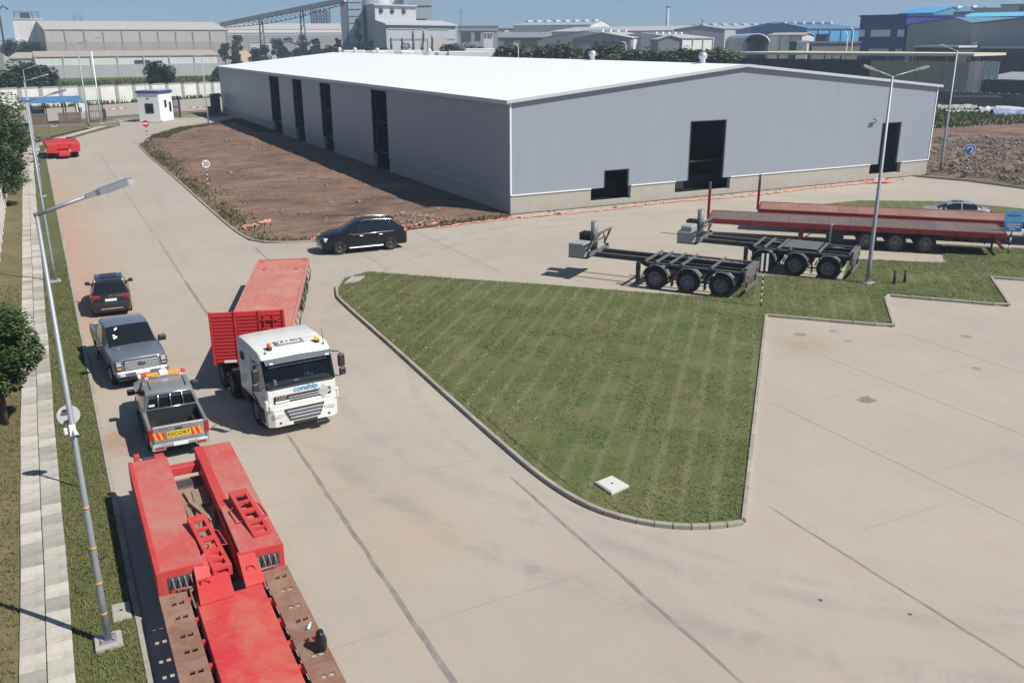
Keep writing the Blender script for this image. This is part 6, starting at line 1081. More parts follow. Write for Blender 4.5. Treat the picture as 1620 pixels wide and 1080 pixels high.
# driver behind the wheel
def person():
    pts = [(-1.32, .62, 1.52), (-1.36, .62, 1.8), (-1.34, .62, 2.05), (-1.32, .62, 2.18), (-1.31, .62, 2.3), (-1.3, .62, 2.42), (-1.36, .84, 2.02), (-1.1, .9, 1.86), (-.8, .78, 1.92), (-1.36, .4, 2.02), (-1.1, .34, 1.86), (-.8, .46, 1.92), (-.9, .74, 1.5), (-.55, .74, 1.1), (-.9, .5, 1.5), (-.55, .5, 1.1)]
    ed = [(0, 1), (1, 2), (2, 3), (3, 4), (4, 5), (2, 6), (6, 7), (7, 8), (2, 9), (9, 10), (10, 11), (0, 12), (12, 13), (0, 14), (14, 15)]; rad = [.17, .16, .17, .065, .1, .09, .075, .055, .04, .075, .055, .04, .09, .06, .09, .06]
    me = bpy.data.meshes.new('person'); me.from_pydata(pts, ed, []); o = bpy.data.objects.new('person', me); C.objects.link(o); sk = o.modifiers.new('s', 'SKIN')
    for v, r_ in zip(me.skin_vertices[0].data, rad): v.radius = (r_, r_)
    me.skin_vertices[0].data[0].use_root = True; o.modifiers.new('d', 'SUBSURF').levels = 2; dg = bpy.context.evaluated_depsgraph_get(); m2 = bpy.data.meshes.new_from_object(o.evaluated_get(dg)); bpy.data.objects.remove(o)
    SH = mat('blue work shirt', (.10, .28, .55), .8); SK = mat('skin', (.11, .06, .04), .6); m2.materials.clear(); m2.materials.append(SH); m2.materials.append(SK); m2.materials.append(CABIN)
    for p in m2.polygons: c = p.center; p.material_index = 1 if c.z > 2.17 or (c.x > -.95 and c.z > 1.8) else (2 if c.z < 1.6 and c.x > -1.25 else 0); p.use_smooth = True
    return mk('person', m2, None, None, label='driver in a blue shirt at the wheel of the white truck', cat='person')
pr = person(); pr.matrix_world = Matrix.Translation(tk.location) @ Matrix.Rotation(R(-85), 4, 'Z')
# ------------------------------------------------------------------ red flatbed semi trailer behind the truck
TRED = mat('trailer red paint', (.50, .022, .025), .5, var=.12, scale=2, dirt=(.38, .05, .045), dscale=1.5, damt=.4); TDECK = mat('faded red deck', (.45, .15, .115), .8, var=.14, scale=1.2, dirt=(.48, .26, .2), dscale=.7, damt=.85, scr=((1, 4, 1), (.55, .4, .33), .5), spec=.2)
fr_, re_ = Vector((5.86, 33.05, 0)), Vector((10.65, 47.75, 0)); d = fr_-re_; L = d.length
t = thing('flatbed_trailer', 'red flatbed semi trailer with ribbed headboard behind the white truck', 'trailer', re_, math.atan2(d.y, d.x)); W2 = 1.3; DZ = 1.5
part(t, 'deck', TDECK, lambda q: q.bbox(0, L-.04, -W2+.05, W2-.05, DZ-.12, DZ, .015))
RPK = mat('rail pink', (.50, .2, .16), .6, var=.15)
for s in (-1, 1): part(t, 'side_rail', RPK, lambda q: q.bbox(0, L, s*(W2)-.045, s*(W2)+.045, DZ-.22, DZ+.03, .015))
part(t, 'rear_beam', TRED, lambda q: q.bbox(-.1, -.005, -W2, W2, DZ-.3, DZ+.02, .02)); part(t, 'chassis_beam', TRED, lambda q: q.box(.2, L-.6, .42, .56, .95, DZ-.125)); part(t, 'chassis_beam', TRED, lambda q: q.box(.2, L-.6, -.56, -.42, .95, DZ-.125))
hb = part(t, 'headboard', TRED, lambda q: q.bbox(L-.02, L+.06, -W2-.03, W2+.03, 1.15, 3.12, .02))
for k in range(3):
    y0 = -W2+.04+k*.87
    for j in range(14): part(hb, 'corrugation', TRED, lambda q: q.bbox(L+.062, L+.10, y0+.02, y0+.83, 1.22+j*.133, 1.30+j*.133, .012))
for y in (-W2, -.43, .44, W2): part(hb, 'headboard_post', TRED, lambda q: q.bbox(L+.062, L+.13, y-.05, y+.05, 1.12, 3.16, .015))
part(hb, 'ladder_rack', TRED, lambda q: [q.bar((L+.15, y, 2.0), (L+.15, y, 3.0), .04, .04) for y in (.62, .95)]+[q.bar((L+.15, .5, z), (L+.15, 1.1, z), .04, .05) for z in (2.1, 2.45, 2.8)]); part(hb, 'number_plate', PLATE, lambda q: q.box(L+.105, L+.115, -.95, -.5, 1.2, 1.3))
for s in (-1, 1): part(hb, 'side_wing', TRED, lambda q: q.add([(L+.0, s*(W2+.03), 1.52), (L-.6, s*(W2+.03), 1.52), (L-.02, s*(W2+.03), 3.1), (L+.0, s*W2, 1.52), (L-.6, s*W2, 1.52), (L-.02, s*W2, 3.1)], ((0,1,2),(5,4,3),(0,3,4,1),(1,4,5,2),(2,5,3,0))) if s > 0 else q.bbox(L-.06, L, -W2-.03, -W2+.04, 1.5, 3.1, .01))
for x in (1.6, 3.05, 4.5):
    for s in (-1, 1): wheel(t, x, s*.98, .53, .53, .56, s, RIMG)
    part(t, 'axle', UNDER, lambda q: q.tube([(x, -.9, .53), (x, .9, .53)], .08, 8))
for s in (-1, 1): part(t, 'landing_leg', TRED, lambda q: q.box(L-4.2, L-4.0, s*.75-.08, s*.75+.08, .15, 1.2))
STRAP = mat('ratchet strap', (.14, .15, .10), .8, var=.3)
for k in range(7): x = 1.2+k*2.0; part(t, 'strap', STRAP, lambda q: q.tube([(x, W2+.05, DZ-.05), (x+.1, W2+.16, DZ-.35), (x+.5, W2+.1, .75), (x+.9, W2+.15, DZ-.4), (x+1.0, W2+.05, DZ-.1)], .03, 5))
for (x, y) in ((2.2, .8), (2.2, -.8), (L-4.5, .8), (L-4.5, -.8), (.3, 1.1), (.3, -1.1)): part(t, 'twist_lock', TRED, lambda q: q.box(x-.1, x+.1, y-.07, y+.07, DZ+.002, DZ+.02))

# ------------------------------------------------------------------ red lowbed trailer in the foreground
LRED = mat('lowbed red paint', (.50, .042, .042), .6, var=.14, scale=1.5, dirt=(.42, .12, .09), dscale=1.3, damt=.5, scr=((2, 2, 9), (.36, .14, .1), .3), spec=.3); LTOP = mat('faded lowbed top', (.48, .085, .075), .7, var=.12, scale=.9, dirt=(.42, .22, .165), dscale=.4, damt=.9, scr=((2.5, .5, 1), (.45, .25, .19), .4), spec=.25); BED = mat('worn red bed', (.52, .04, .045), .6, var=.12, scale=1.2, dirt=(.46, .22, .13), dscale=.6, damt=.7, scr=((.6, 5, 1), (.47, .2, .14), .4), spec=.3); RUSTP = mat('brown rusty plate', (.23, .125, .085), .85, var=.22, scale=2.2, dirt=(.31, .205, .145), dscale=1.6, damt=.8, per_obj=.16, scr=((3, 3, 1), (.12, .065, .045), .6), spec=.2); WOOD = mat('weathered timber', (.25, .19, .13), .85, var=.3, scale=4, per_obj=.25); HOSE = mat('hydraulic hose', (.19, .155, .12), .6, var=.2)
t = thing('lowbed_trailer', 'red lowbed trailer with brown side plates in the foreground', 'trailer', (2.3, 19.15, 0), 0); GZ, BZ = 1.4, .9
# gooseneck boxes: local x across, y towards the far end
def sbox(name, m, x0, x1, y0, y1, z0, z1, par=None, b=.02): return part(par or t, name, m, lambda q: q.bbox(x0, x1, y0, y1, z0, z1, b))
gl = sbox('gooseneck_box', LTOP, -1.39, -.40, 0, 6.2, .72, GZ); sbox('edge_strip', LRED, -1.42, -1.31, 0, 6.22, .70, GZ+.012, gl, .01); gr_ = sbox('gooseneck_box', LTOP, .40, 1.39, 0, 6.4, .72, GZ)
sbox('edge_strip', LRED, .38, .62, 2.4, 6.42, .72, GZ+.01, gr_, .01); sbox('front_lug', LRED, -1.25, -1.1, 6.2, 6.38, 1.0, GZ+.16, gl); sbox('front_lug', LRED, -.72, -.45, 6.2, 6.42, 1.0, GZ+.03, gl)
for (x0, x1, g) in ((-1.42, -.40, gl), (.40, 1.40, gr_)): sbox('end_face', LRED, x0, x1, -.05, -.004, .58, GZ+.012, g, .015); sbox('hose_recess', DKSTEEL, x0+.22, x1-.12, -.062, -.052, .92, 1.22, g, .004)
sbox('front_beam', LRED, -.40, .40, 5.7, 5.98, .95, 1.2); sbox('front_beam', DKSTEEL, -.395, .395, 5.0, 5.5, .55, .9); sbox('centre_tray', mat('tray floor', (.3, .18, .12), .8, var=.2, scale=2), -.395, .395, 1.6, 5.69, .78, .86)
sbox('neck_side', LRED, .36, .395, 0, 2.4, .78, GZ-.1)
# neck shoulders sloping down to the bed
part(t, 'neck_shoulder', LRED, lambda q: q.add([(-.62, .0, GZ), (.1, .9, GZ+.0), (.1, -.15, 1.12), (-.62, -.3, GZ-.25), (-.66, -1.0, BZ+.05), (.08, -.95, BZ+.05), (-.62, 0, .8), (.1, .9, .8), (.08, -.95, .8), (-.66, -1, .8)], ((0,3,2,1),(3,4,5,2),(0,6,9,4,3),(1,2,5,8,7),(4,9,8,5),(0,1,7,6),(6,7,8,9)))); part(t, 'neck_shoulder', LRED, lambda q: q.add([(.36, .02, GZ), (.72, .02, GZ), (.80, -.7, BZ+.05), (.36, -.75, BZ+.05), (.36, .02, .8), (.72, .02, .8), (.8, -.7, .8), (.36, -.75, .8)], ((0,1,2,3),(7,6,5,4),(0,4,5,1),(1,5,6,2),(2,6,7,3),(3,7,4,0))))
sbox('bed_spine', BED, -.72, .72, -13, -.72, .35, BZ)
for (x, y) in ((-.45, -.42), (.56, -.35)): part(t, 'lashing_ring', LRED, lambda q: q.tube([(x-.1, y-.05, 1.12), (x-.06, y, 1.22), (x+.06, y, 1.22), (x+.1, y-.05, 1.12)], .02, 6))
# ramp ladders
def mkladder(cx, y0, y1, ang, z0, z1, wd):
    e = thing('ramp', None, None); e.parent = t; M = TR(cx, (y0+y1)/2, 0) @ Matrix.Rotation(ang, 4, 'Z'); Lh = (y1-y0)/2
    zz = lambda y: z0+(z1-z0)*(y+Lh)/(2*Lh); CF = ((0,3,2,1),(4,5,6,7),(0,1,5,4),(1,2,6,5),(2,3,7,6),(3,0,4,7))
    for s in (-1, 1): part(e, 'ramp_rail', LRED, lambda q: q.add([M @ Vector(p) for p in ((s*wd-.045, -Lh, zz(-Lh)-.25), (s*wd+.045, -Lh, zz(-Lh)-.25), (s*wd+.045, Lh, zz(Lh)-.35), (s*wd-.045, Lh, zz(Lh)-.35), (s*wd-.045, -Lh, zz(-Lh)), (s*wd+.045, -Lh, zz(-Lh)), (s*wd+.045, Lh, zz(Lh)), (s*wd-.045, Lh, zz(Lh)))], CF))
    for a, b in ((-1, -.88), (-.70, -.62), (-.44, -.30), (.02, .16), (.44, .52), (.78, 1)): part(e, 'rung', LRED, lambda q: q.add([M @ Vector((x, y*Lh, zz(y*Lh)-dz)) for dz in (.06, .0) for x, y in ((-wd+.046, a), (wd-.046, a), (wd-.046, b), (-wd+.046, b))], CF))
    for s in (-1, 1): part(e, 'side_hoop', LRED, lambda q: q.tube([M @ Vector(p) for p in ((s*wd, .5*Lh, zz(.5*Lh)-.08), (s*(wd+.2), .5*Lh, zz(0)-.12), (s*(wd+.2), -.15*Lh, zz(-.15*Lh)-.12), (s*wd, -.15*Lh, zz(-.15*Lh)-.08))], .016, 5))
mkladder(-.14, -.25, 1.85, R(6), 1.28, 1.62, .17); mkladder(.98, .5, 2.6, R(5), 1.43, 1.68, .18)
# hoses
for bx_ in (-1.15, .72):
    for k in range(4):
        x = bx_+.06+k*.13; part(t, 'hose', HOSE, lambda q: q.tube([(x, -.06, 1.16), (x+.01, -.14, 1.08), (x+.03, -.2, .98), (x+.2*(4-k)*.4 if bx_ < 0 else x-.12*(k+1), -.22, .95), ((-.78 if bx_ < 0 else .78), -.4, .95), ((-.76 if bx_ < 0 else .77), -1.0, .9)], .018, 6)); part(t, 'hose_coupling', RIMG, lambda q: q.tube([(x, -.055, 1.2), (x, -.065, 1.1)], .03, 8))
# side plates with paired square holes: real openings the sun shines through
def plate(x0, x1, y0, y1, rows, par):
    hx = (x1-x0); cols = [(x0+hx*.36, x0+hx*.36+.10), (x0+hx*.36+.15, x0+hx*.36+.26)]; xs = sorted([x0, x1]+[v for c_ in cols for v in c_]); ysr = [(y, y+.13) for y in rows]; yy = sorted([y0, y1]+[v for c_ in ysr for v in c_]); mb = MB(); z0, z1 = BZ-.075, BZ-.03
    def hole(xa, ya): return any(abs(xa-c_[0]) < 1e-6 for c_ in cols) and any(abs(ya-c_[0]) < 1e-6 for c_ in ysr)
    for a, b in zip(xs, xs[1:]):
        for c_, d_ in zip(yy, yy[1:]):
            if hole(a, c_):
                mb.quad((a, c_, z0), (b, c_, z0), (b, c_, z1), (a, c_, z1)); mb.quad((a, d_, z0), (b, d_, z0), (b, d_, z1), (a, d_, z1)); mb.quad((a, c_, z0), (a, d_, z0), (a, d_, z1), (a, c_, z1)); mb.quad((b, c_, z0), (b, d_, z0), (b, d_, z1), (b, c_, z1)); continue
            mb.quad((a, c_, z1), (b, c_, z1), (b, d_, z1), (a, d_, z1)); mb.quad((a, d_, z0), (b, d_, z0), (b, c_, z0), (a, c_, z0))
    mb.quad((x0, y0, z0), (x1, y0, z0), (x1, y0, z1), (x0, y0, z1)); mb.quad((x0, y1, z0), (x1, y1, z0), (x1, y1, z1), (x0, y1, z1)); mb.quad((x0, y0, z0), (x0, y1, z0), (x0, y1, z1), (x0, y0, z1)); mb.quad((x1, y0, z0), (x1, y1, z0), (x1, y1, z1), (x1, y0, z1)); return mb.build('side_plate', RUSTP, par)
for (x0, x1) in ((-1.42, -.83), (.83, 1.42)):
    y = -.12; k = 0
    while y > -11:
        ln = 1.28; p = plate(x0, x1, y-ln+.015, y-.005, [y-ln*.36-.05, y-ln*.80-.05], t); p.location.z = random.uniform(-.006, .006); k += 1; y -= ln
for y in [-.4-.85*k for k in range(13)]:
    for s in (-1, 1): sbox('outrigger', LRED, -1.42 if s < 0 else .722, -.722 if s < 0 else 1.42, y-.05, y+.05, .62, BZ-.09, None, .005)
for x in (1.5,):
    pass
for y in (4.0, 5.0):
    for s in (-1, 1): part(t, 'support_leg', LRED, lambda q: q.box(s*1.1-.12, s*1.1+.12, y-.12, y+.12, .05, .8) if y < 4.5 else q.box(s*1.1-.25, s*1.1+.25, 3.75, 4.25, 0, .05))
for s in (-1, 1): sbox('added_shade_pan', UNDER, -.9 if s < 0 else .725, -.725 if s < 0 else .9, -12, -.3, .45, .5, None, .005)  # dark strips added below the gaps beside the spine, standing in for shade
sbox('gooseneck_keel', UNDER, -1.2, 1.2, .4, 5.6, .45, .71)
# loose timber in the gooseneck tray
for i, (x, y, l_, w_, a, z, lb) in enumerate(((-.1, 4.2, .9, .16, .1, .90, 'broad weathered board at the far end of the timber pile'), (.06, 4.15, .85, .2, -.05, .93, 'second broad board lying over the timber pile'), (.2, 4.1, .8, .16, .12, .90, 'third broad board beside the lowbed slot wall'), (-.22, 3.0, 1.8, .13, .05, .89, 'long plank on the left of the timber pile'), (-.05, 2.9, 1.7, .12, -.04, .90, 'long plank in the middle of the timber pile'), (.1, 2.95, 1.6, .13, .1, .89, 'long plank right of the middle one'), (.24, 2.75, 1.3, .1, -.18, .92, 'short crooked plank on the right of the timber pile'), (.02, 3.2, 1.2, .1, .3, .99, 'plank lying crosswise on top of the timber pile'))):
    o = part(None, 'timber_plank', WOOD, lambda q: q.bbox(-w_/2, w_/2, -l_/2, l_/2, 0, .05, .006)); o.location = (2.3+x, 19.15+y, z); o.rotation_euler = (random.uniform(-.03, .05), random.uniform(-.05, .05), a); tag(o, lb, 'plank', 'timber in the lowbed slot')
# bag and bottle left on the side plates
q_ = G(508, 1024, .9); bag = part(None, 'bag', mat('black bin bag', (.012, .012, .014), .35, var=.3, scale=9, bmp=.8, bscale=14), lambda q: q.lathe([(0, .0), (.13, .0), (.17, .08), (.17, .2), (.13, .3), (.1, .36), (.11, .40), (.0, .42)], 14, 'z')); bag.data.transform(Matrix.Diagonal((.75, 1.05, 1, 1)))
for v in bag.data.vertices: k = mn.noise(v.co*9)*.035; v.co += Vector((v.co.x, v.co.y, 0)).normalized()*k
bag.location = (q_.x, q_.y, BZ-.03); tag(bag, 'black rubbish bag standing on a brown side plate', 'bag')
q_ = G(489, 990, .9); bt = thing('bottle', 'small clear plastic bottle lying beside the black bag', 'bottle', (q_.x, q_.y, BZ+.005)); bo = part(bt, 'bottle_body', mat('pale plastic', (.6, .68, .75), .2), lambda q: q.lathe([(0, -.1), (.033, -.1), (.035, .04), (.015, .08), (.014, .1), (0, .1)], 12, 'x')); part(bt, 'cap', WHT, lambda q: q.lathe([(0, .1), (.017, .1), (.017, .125), (0, .125)], 10, 'x')); bt.rotation_euler = (0, 0, R(60))
# ------------------------------------------------------------------ second lowbed piece at the far bend
q_ = G(103, 251); t = thing('gooseneck_dolly', 'small red trailer section parked at the far road bend', 'trailer', (q_.x, q_.y, 0), R(2)); part(t, 'deck', TRED, lambda q: q.bbox(-1.75, 1.75, 0, 6, 1.1, 1.75, .05)); part(t, 'tongue', TRED, lambda q: q.add([(-.55, -.6, .35), (.55, -.6, .35), (.7, 2.0, 1.1), (-.7, 2, 1.1), (-.55, -.6, .6), (.55, -.6, .6), (.7, 2.0, 1.85), (-.7, 2, 1.85)], ((0,3,2,1),(4,5,6,7),(0,1,5,4),(1,2,6,5),(2,3,7,6),(3,0,4,7))))
for s in (-1, 1):
    part(t, 'end_panel', TRED, lambda q: q.bbox(s*1.2-.5, s*1.2+.5, -.12, -.003, .7, 1.6, .03)); part(t, 'top_lashing', DKSTEEL, lambda q: q.bbox(s*1.1-.35, s*1.1+.35, 5.0, 5.3, 1.76, 1.95, .03))
    for y in (1.2, 2.6, 4.0): w_ = wheel(t, s*1.3, y, .45, .45, .5, s, RIMG); w_.rotation_euler = (0, 0, R(-90)) if s > 0 else (0, 0, R(-90))

# ------------------------------------------------------------------ skeletal and flatbed trailers in the slanted bays
SKEL = mat('skeletal grey black', (.03, .031, .032), .6, var=.25, scale=2, dirt=(.09, .085, .075), dscale=1.2, damt=.6); SKELG = mat('worn grey frame', (.125, .125, .12), .6, var=.2, scale=2, dirt=(.11, .1, .09), dscale=1.5, damt=.6); GBOX = mat('grey enamel box', (.30, .31, .31), .55, var=.1); MUDG = mat('mudguard', (.19, .19, .185), .5, var=.2)
def axle_set(t, xs, y, r, w_, rim=RIMG, guard=True):
    for x in xs:
        for s in (-1, 1):
            wheel(t, x, s*(y-w_/2), r, r, w_, s, rim)
            if guard: part(t, 'mudguard', MUDG, lambda q: q.add([(x+math.cos(a)*rr, s*(y-w_/2)+dy, r+.0+math.sin(a)*rr) for rr in (r*1.1, r*1.18) for a in [math.pi*(.04+.92*k/10) for k in range(11)] for dy in (-w_*.5, w_*.52)], [(2*i, 2*i+2, 2*i+3, 2*i+1) for i in range(10)]+[(22+2*i, 22+2*i+1, 22+2*i+3, 22+2*i+2) for i in range(10)]+[(2*i+1, 2*i+3, 22+2*i+3, 22+2*i+1) for i in range(10)]))
        part(t, 'axle', UNDER, lambda q: q.tube([(x, -y+.1, r), (x, y-.1, r)], .1, 8))
def skeletal(label, loc, rz, extra=False):
    t = thing('skeletal_trailer', label, 'trailer', loc, rz, 'skeletal trailers in the bays'); FZ = 1.62; hw_ = 1.38
    for s in (-1, 1): part(t, 'main_beam', SKEL, lambda q: q.add([(x, s*.55+dy, z) for x, z in ((-2.8, 1.0), (2.6, 1.0), (3.0, 1.22), (6.0, 1.22), (6.0, 1.42), (-2.8, 1.42)) for dy in (-.07, .07)], [(0, 2, 4, 6, 8, 10), (11, 9, 7, 5, 3, 1)]+[(2*i, 2*i+1, (2*i+3) % 12, (2*i+2) % 12) for i in range(6)])); part(t, 'side_rail', SKELG, lambda q: q.bbox(-2.8, 2.3, s*1.28-.05, s*1.28+.05, 1.34, 1.44, .015)); part(t, 'neck_rail', SKELG, lambda q: q.bbox(2.3, 5.6, s*.55-.06, s*.55+.06, 1.43, 1.49, .01))
    for x in (-2.8, -1.2, .35, 1.0, 1.75, 2.35): part(t, 'cross_member', SKELG, lambda q: q.bbox(x-.07, x+.07, -hw_+.02, hw_-.02, 1.445, 1.52, .015))
    part(t, 'rear_beam', SKELG, lambda q: q.bbox(-3.0, -2.86, -hw_, hw_, .95, 1.52, .03)); part(t, 'bolster', SKELG, lambda q: q.bbox(5.5, 5.72, -hw_, hw_, 1.36, 1.52, .02))
    for s in (-1, 1):
        for x in (-2.93, 5.6): part(t, 'twist_lock', SKEL, lambda q: q.box(x-.08, x+.08, s*1.25-.08, s*1.25+.08, 1.52, 1.62))
        part(t, 'rear_lamp', TAIL, lambda q: q.box(-3.05, -3.005, s*.95-.2, s*.95+.2, 1.08, 1.2)); part(t, 'bumper_arm', SKELG, lambda q: q.box(-3.0, -2.9, s*.9-.06, s*.9+.06, .5, .99)); part(t, 'landing_leg', SKEL, lambda q: q.box(3.0, 3.2, s*.8-.1, s*.8+.1, .1, 1.36) if False else q.box(2.75, 2.95, s*1.0-.1, s*1.0+.1, .12, 1.3))
    part(t, 'underrun_bar', SKELG, lambda q: q.bbox(-3.02, -2.92, -1.25, 1.25, .42, .55, .02)); part(t, 'air_tank', SKEL, lambda q: q.tube([(2.3, -.9, .85), (2.3, .9, .85)], .2, 12))
    # slanted end frame, gas bottle stack and enclosure at the neck
    part(t, 'end_frame', SKELG, lambda q: [q.bar((5.75, -1.2, 1.62), (5.35, -1.2, 2.55), .08, .1), q.bar((5.75, 1.2, 1.62), (5.35, 1.2, 2.55), .08, .1), q.bar((5.35, -1.24, 2.52), (5.35, 1.24, 2.52), .09, .09), q.bar((5.55, -1.2, 2.08), (5.55, 1.2, 2.08), .07, .07), q.bar((5.7, -1.2, 1.7), (5.4, -.2, 2.45), .06, .06), q.bar((5.7, 1.2, 1.7), (5.4, .2, 2.45), .06, .06)])
    part(t, 'enclosure', GBOX, lambda q: [q.bbox(5.95, 6.85, .25, 1.25, 1.25, 2.0, .04)] if not extra else [q.bbox(5.95, 6.9, .2, 1.25, 1.25, 1.9, .05), q.bbox(6.0, 6.7, .2, 1.2, 1.905, 2.25, .08)])
    for k in range(3): part(t, 'battery', PLASTIC, lambda q: q.bbox(6.05+k*.26, 6.28+k*.26, -.75, -.05, 1.5, 2.35, .03))
    part(t, 'cylinder', MUDG, lambda q: q.tube([(5.98, -.3, 1.4), (5.98, -.3, 3.0)], .2, 12)); part(t, 'neck_plate', SKEL, lambda q: q.bbox(5.75, 6.9, -1.2, 1.2, 1.18, 1.24, .02))
    axle_set(t, (-1.75, 0, 1.75), 1.42, .62, .42)
    for x in (.88, -.88): part(t, 'spray_flap', SKEL, lambda q: [q.box(x-.02, x+.02, s*1.2-.18, s*1.2+.18, .25, .75) for s in (-1, 1)])
    if extra:
        part(t, 'cover_plate', SKELG, lambda q: q.box(-1.05, .8, -1.1, 1.1, 1.525, 1.56)); part(t, 'stake', STEEL, lambda q: q.tube([(-1.3, -1.3, 1.3), (-1.3, -1.3, 2.45), (-1.35, -1.2, 2.6)], .05, 8))
    return t
hdg = math.atan2(.82, -.572); nx, ny = .82, .572
skeletal('front skeletal trailer with black frame beside the grass island', (28.8+nx*1.42, 36.6+ny*1.42, 0), hdg); skeletal('second skeletal trailer with grey plate and stake, before the flatbeds', (36.3+nx*1.42, 36.75+ny*1.42, 0), hdg, True)
FDK1 = mat('grey worn deck', (.12, .095, .085), .8, var=.14, scale=1.5, dirt=(.165, .12, .1), dscale=.7, damt=.7, per_obj=.12); FDK2 = mat('brick red deck', (.25, .125, .085), .8, var=.14, scale=1, dirt=(.31, .2, .135), dscale=.5, damt=.8, per_obj=.16); FRED = mat('dark crimson frame', (.22, .014, .02), .5, var=.15, scale=2, dirt=(.13, .05, .04), dscale=1.5, damt=.5)
def flatbed(label, nf, nr, wd, deckm, axles, DZ=1.5):
    nf, nr = Vector(nf), Vector(nr); d = nf-nr; L = d.length; ux = d.normalized(); left = Vector((-ux.y, ux.x, 0)); root = nr-left*wd/2*(-1) if False else nr
    # the near edge is the trailer's left side when it points away up-left: centre lies to its right
    c = nr-left*wd/2; t = thing('flatbed', label, 'trailer', (c.x, c.y, 0), math.atan2(d.y, d.x), 'red flatbeds in the bays'); h = wd/2; n = int(L/1.2)
    for k in range(n): part(t, 'deck_board', deckm, lambda q: q.box(L*k/n+.006, L*(k+1)/n-.006, -h+.08, h-.08, DZ-.09, DZ+random.uniform(-.006, .004)))
    for s in (-1, 1):
        part(t, 'side_rail', FRED, lambda q: q.bbox(0, L, s*h-.075, s*h+.075, DZ-.3, DZ+.025, .02)); part(t, 'main_beam', FRED, lambda q: q.add([(x, s*.6+dy, z) for x, z in ((.2, .95), (L*.62, .8), (L*.74, 1.15), (L-.2, 1.18), (L-.2, DZ-.1), (.2, DZ-.1)) for dy in (-.09, .09)], [(0, 2, 4, 6, 8, 10), (11, 9, 7, 5, 3, 1)]+[(2*i, 2*i+1, (2*i+3) % 12, (2*i+2) % 12) for i in range(6)])); part(t, 'landing_leg', FRED, lambda q: [q.box(L*.66, L*.66+.3, s*.95-.18, s*.95+.18, .12, 1.25)]); part(t, 'leg_brace', FRED, lambda q: q.bar((L*.66, s*.95, .4), (L*.60, s*.95, 1.25), .06, .06)); part(t, 'tool_box', UNDER, lambda q: q.bbox(L*.52, L*.58, s*1.15-.25, s*1.15+.25, .6, 1.15, .03)); part(t, 'rear_lamp', TAIL, lambda q: q.box(-.13, -.09, s*h*.7-.2, s*h*.7+.2, 1.0, 1.12)); part(t, 'side_guard', STEEL, lambda q: q.box(1.2, 3.4, s*(h-.1)-.03, s*(h-.1)+.03, .55, .63))
        for k in range(9): part(t, 'stake_pocket', FRED, lambda q: q.box(.6+k*(L-1.2)/8-.06, .6+k*(L-1.2)/8+.06, s*(h+.1)-.025, s*(h+.1)+.025, DZ-.24, DZ-.03))
    part(t, 'rear_beam', FRED, lambda q: q.bbox(-.09, -.003, -h, h, DZ-.32, DZ+.02, .02)); part(t, 'bumper', FRED, lambda q: q.box(-.06, .04, -h*.9, h*.9, .5, .65)); part(t, 'front_beam', FRED, lambda q: q.bbox(L+.004, L+.12, -h, h, DZ-.3, DZ+.03, .02)); hb = part(t, 'front_post', FRED, lambda q: q.bbox(L+.13, L+.3, -.1, .1, DZ-.3, DZ+1.75, .02)); part(hb, 'post_top', SKELG, lambda q: q.bbox(L+.14, L+.29, -.09, .09, DZ+1.751, DZ+2.15, .02))
    part(t, 'mud_flap', PLASTIC, lambda q: [q.box(.55, .58, s*1.1-.25, s*1.1+.25, .3, 1.1) for s in (-1, 1)]); axle_set(t, axles, h-.02, .62, .48, RIMG, False)
    for s in (-1, 1): part(t, 'under_box', UNDER, lambda q: q.box(axles[0]-1.0, axles[-1]+1.1, s*.75-.1, s*.75+.1, .85, DZ-.31))
    return t
flatbed('nearer dark red flatbed with grey deck in the slanted bays', (38.04, 46.44, 0), (50.43, 34.26, 0), 3.1, FDK1, (4.3, 6.0, 7.7)); flatbed('farther dark red flatbed with brick red deck in the slanted bays', (43.3, 47.6, 0), (55.9, 34.9, 0), 3.1, FDK2, (4.3, 6.0, 7.7))

# ------------------------------------------------------------------ small vehicles parked in the far yards
WTR = mat('far white paint', (.72, .72, .70), .5, var=.05)
def far_truck(px, yb_, d, label, L=6.5, H=3.0, bus=False, col=None, rz=None):
    P0 = far(px, 80, d); a = math.atan2(P0.y, P0.x) if rz is None else rz; t = thing('parked_bus' if bus else 'parked_truck', label, 'bus' if bus else 'truck', (P0.x, P0.y, 0), a, 'parked buses' if bus else 'parked white trucks'); m_ = col or WTR
    if bus:
        part(t, 'body', m_, lambda q: q.bbox(-L/2, L/2, -1.25, 1.25, .45, H, .15)); part(t, 'window_band', GLASS, lambda q: q.box(-L/2+.4, L/2-.3, -1.27, 1.27, H*.52, H*.82)); part(t, 'windscreen', GLASS, lambda q: q.box(L/2-.2, L/2+.02, -1.1, 1.1, H*.45, H*.85)); xs = (-L*.3, L*.32)
    else:
        part(t, 'cab', m_, lambda q: q.bbox(-L/2, -L/2+2.1, -1.22, 1.22, .7, H, .12)); part(t, 'windscreen', GLASS, lambda q: q.box(-L/2-.02, -L/2+.1, -1.05, 1.05, H*.6, H*.86)); part(t, 'side_window', GLASS, lambda q: q.box(-L/2+.3, -L/2+1.3, -1.24, 1.24, H*.6, H*.86)); part(t, 'grille', PLASTIC, lambda q: q.box(-L/2-.03, -L/2+.05, -.8, .8, .8, H*.45)); part(t, 'chassis', UNDER, lambda q: q.box(-L/2+.3, L/2, -.5, .5, .6, .95)); xs = (-L*.32, L*.3)
    for x in xs:
        for s in (-1, 1): wheel(t, x, s*1.08, .5, .5, .3, s, RIMG, 14)
for i, px in enumerate((909, 920, 937, 947, 980)): far_truck(px, 80, 285, ('first', 'second', 'third', 'fourth', 'fifth')[i]+' white parked truck from the left before the grey gabled shed', H=4.2)
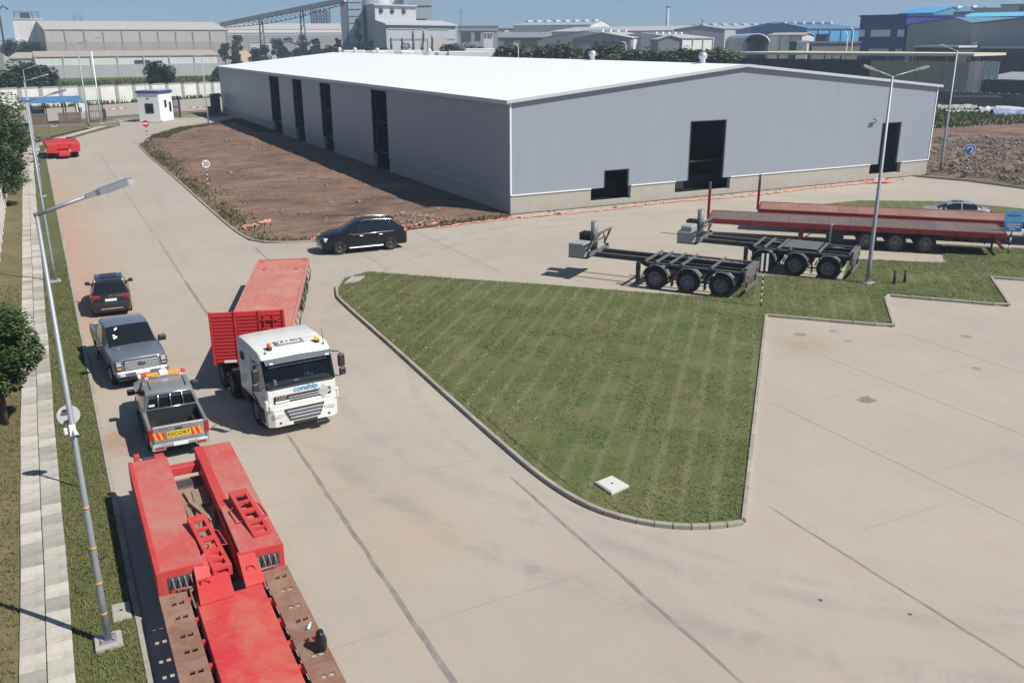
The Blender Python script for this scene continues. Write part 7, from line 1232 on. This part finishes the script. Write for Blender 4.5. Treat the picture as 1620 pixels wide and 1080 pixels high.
far_truck(887, 82, 300, 'white van parked left of the white truck row', 5, 2.6, True, rz=.6)
for i, (px, d, L, lb) in enumerate(((742, 250, 11, 'long white bus parked behind the warehouse roof'), (716, 252, 8, 'white minibus left of the long white bus'), (703, 254, 5, 'small white bus nearest the plant hall'), (770, 262, 12, 'white bus right of the long white bus'), (790, 300, 9, 'white coach before the dark low shed'))): far_truck(px, 85, d, lb, L, far(px, (81, 82, 82, 77, 78)[i], d).z, True, rz=YAW*-1+R(8))
far_truck(415, 80, 400, 'red and white bus beyond the far warehouse corner', 9, 3.4, True, mat('bus red', (.4, .08, .08), .5), rz=0); far_truck(385, 86, 380, 'grey bus beyond the far warehouse corner', 10, 3.0, True, mat('bus grey', (.35, .4, .4), .5), rz=0); far_truck(425, 92, 330, 'maroon truck trailer near the far warehouse corner', 10, 2.8, True, mat('maroon', (.2, .04, .05), .6), rz=0); far_truck(448, 90, 340, 'white lorry near the far warehouse corner', 8, 3.3, True, rz=0)
for i in range(9): px = 560+i*15; far_truck(px, 85, 270+i*2, ('white', 'pale', 'silver')[i % 3]+' parked vehicle %s behind the roof ridge' % ('by the mill tower', 'under the first cypress', 'left of the second cypress', 'right of the second cypress', 'under the third cypress', 'under the fourth cypress', 'between fourth and fifth cypress', 'right of the fifth cypress', 'at the right end of the plant hall')[i], 6, far(px, 79.5+(i % 3), 270+i*2).z, True, (WTR, mat('car silver', (.45, .46, .47), .4), WTR)[i % 3], rz=-.3)

# ------------------------------------------------------------------ the hazy air over the industrial estate
hm = bpy.data.materials.new('haze'); hm.use_nodes = True; hn = hm.node_tree.nodes; hn.remove(hn['Principled BSDF']); pv = hn.new('ShaderNodeVolumePrincipled')
pv.inputs['Color'].default_value = (.66, .83, 1.0, 1); pv.inputs['Density'].default_value = .0005; pv.inputs['Anisotropy'].default_value = .2
hm.node_tree.links.new(pv.outputs[0], hn['Material Output'].inputs['Volume'])
mb = MB(); mb.box(-900, 1100, -60, 1100, -1.3, 76); hz_ = mb.build('haze', hm, kind='stuff')
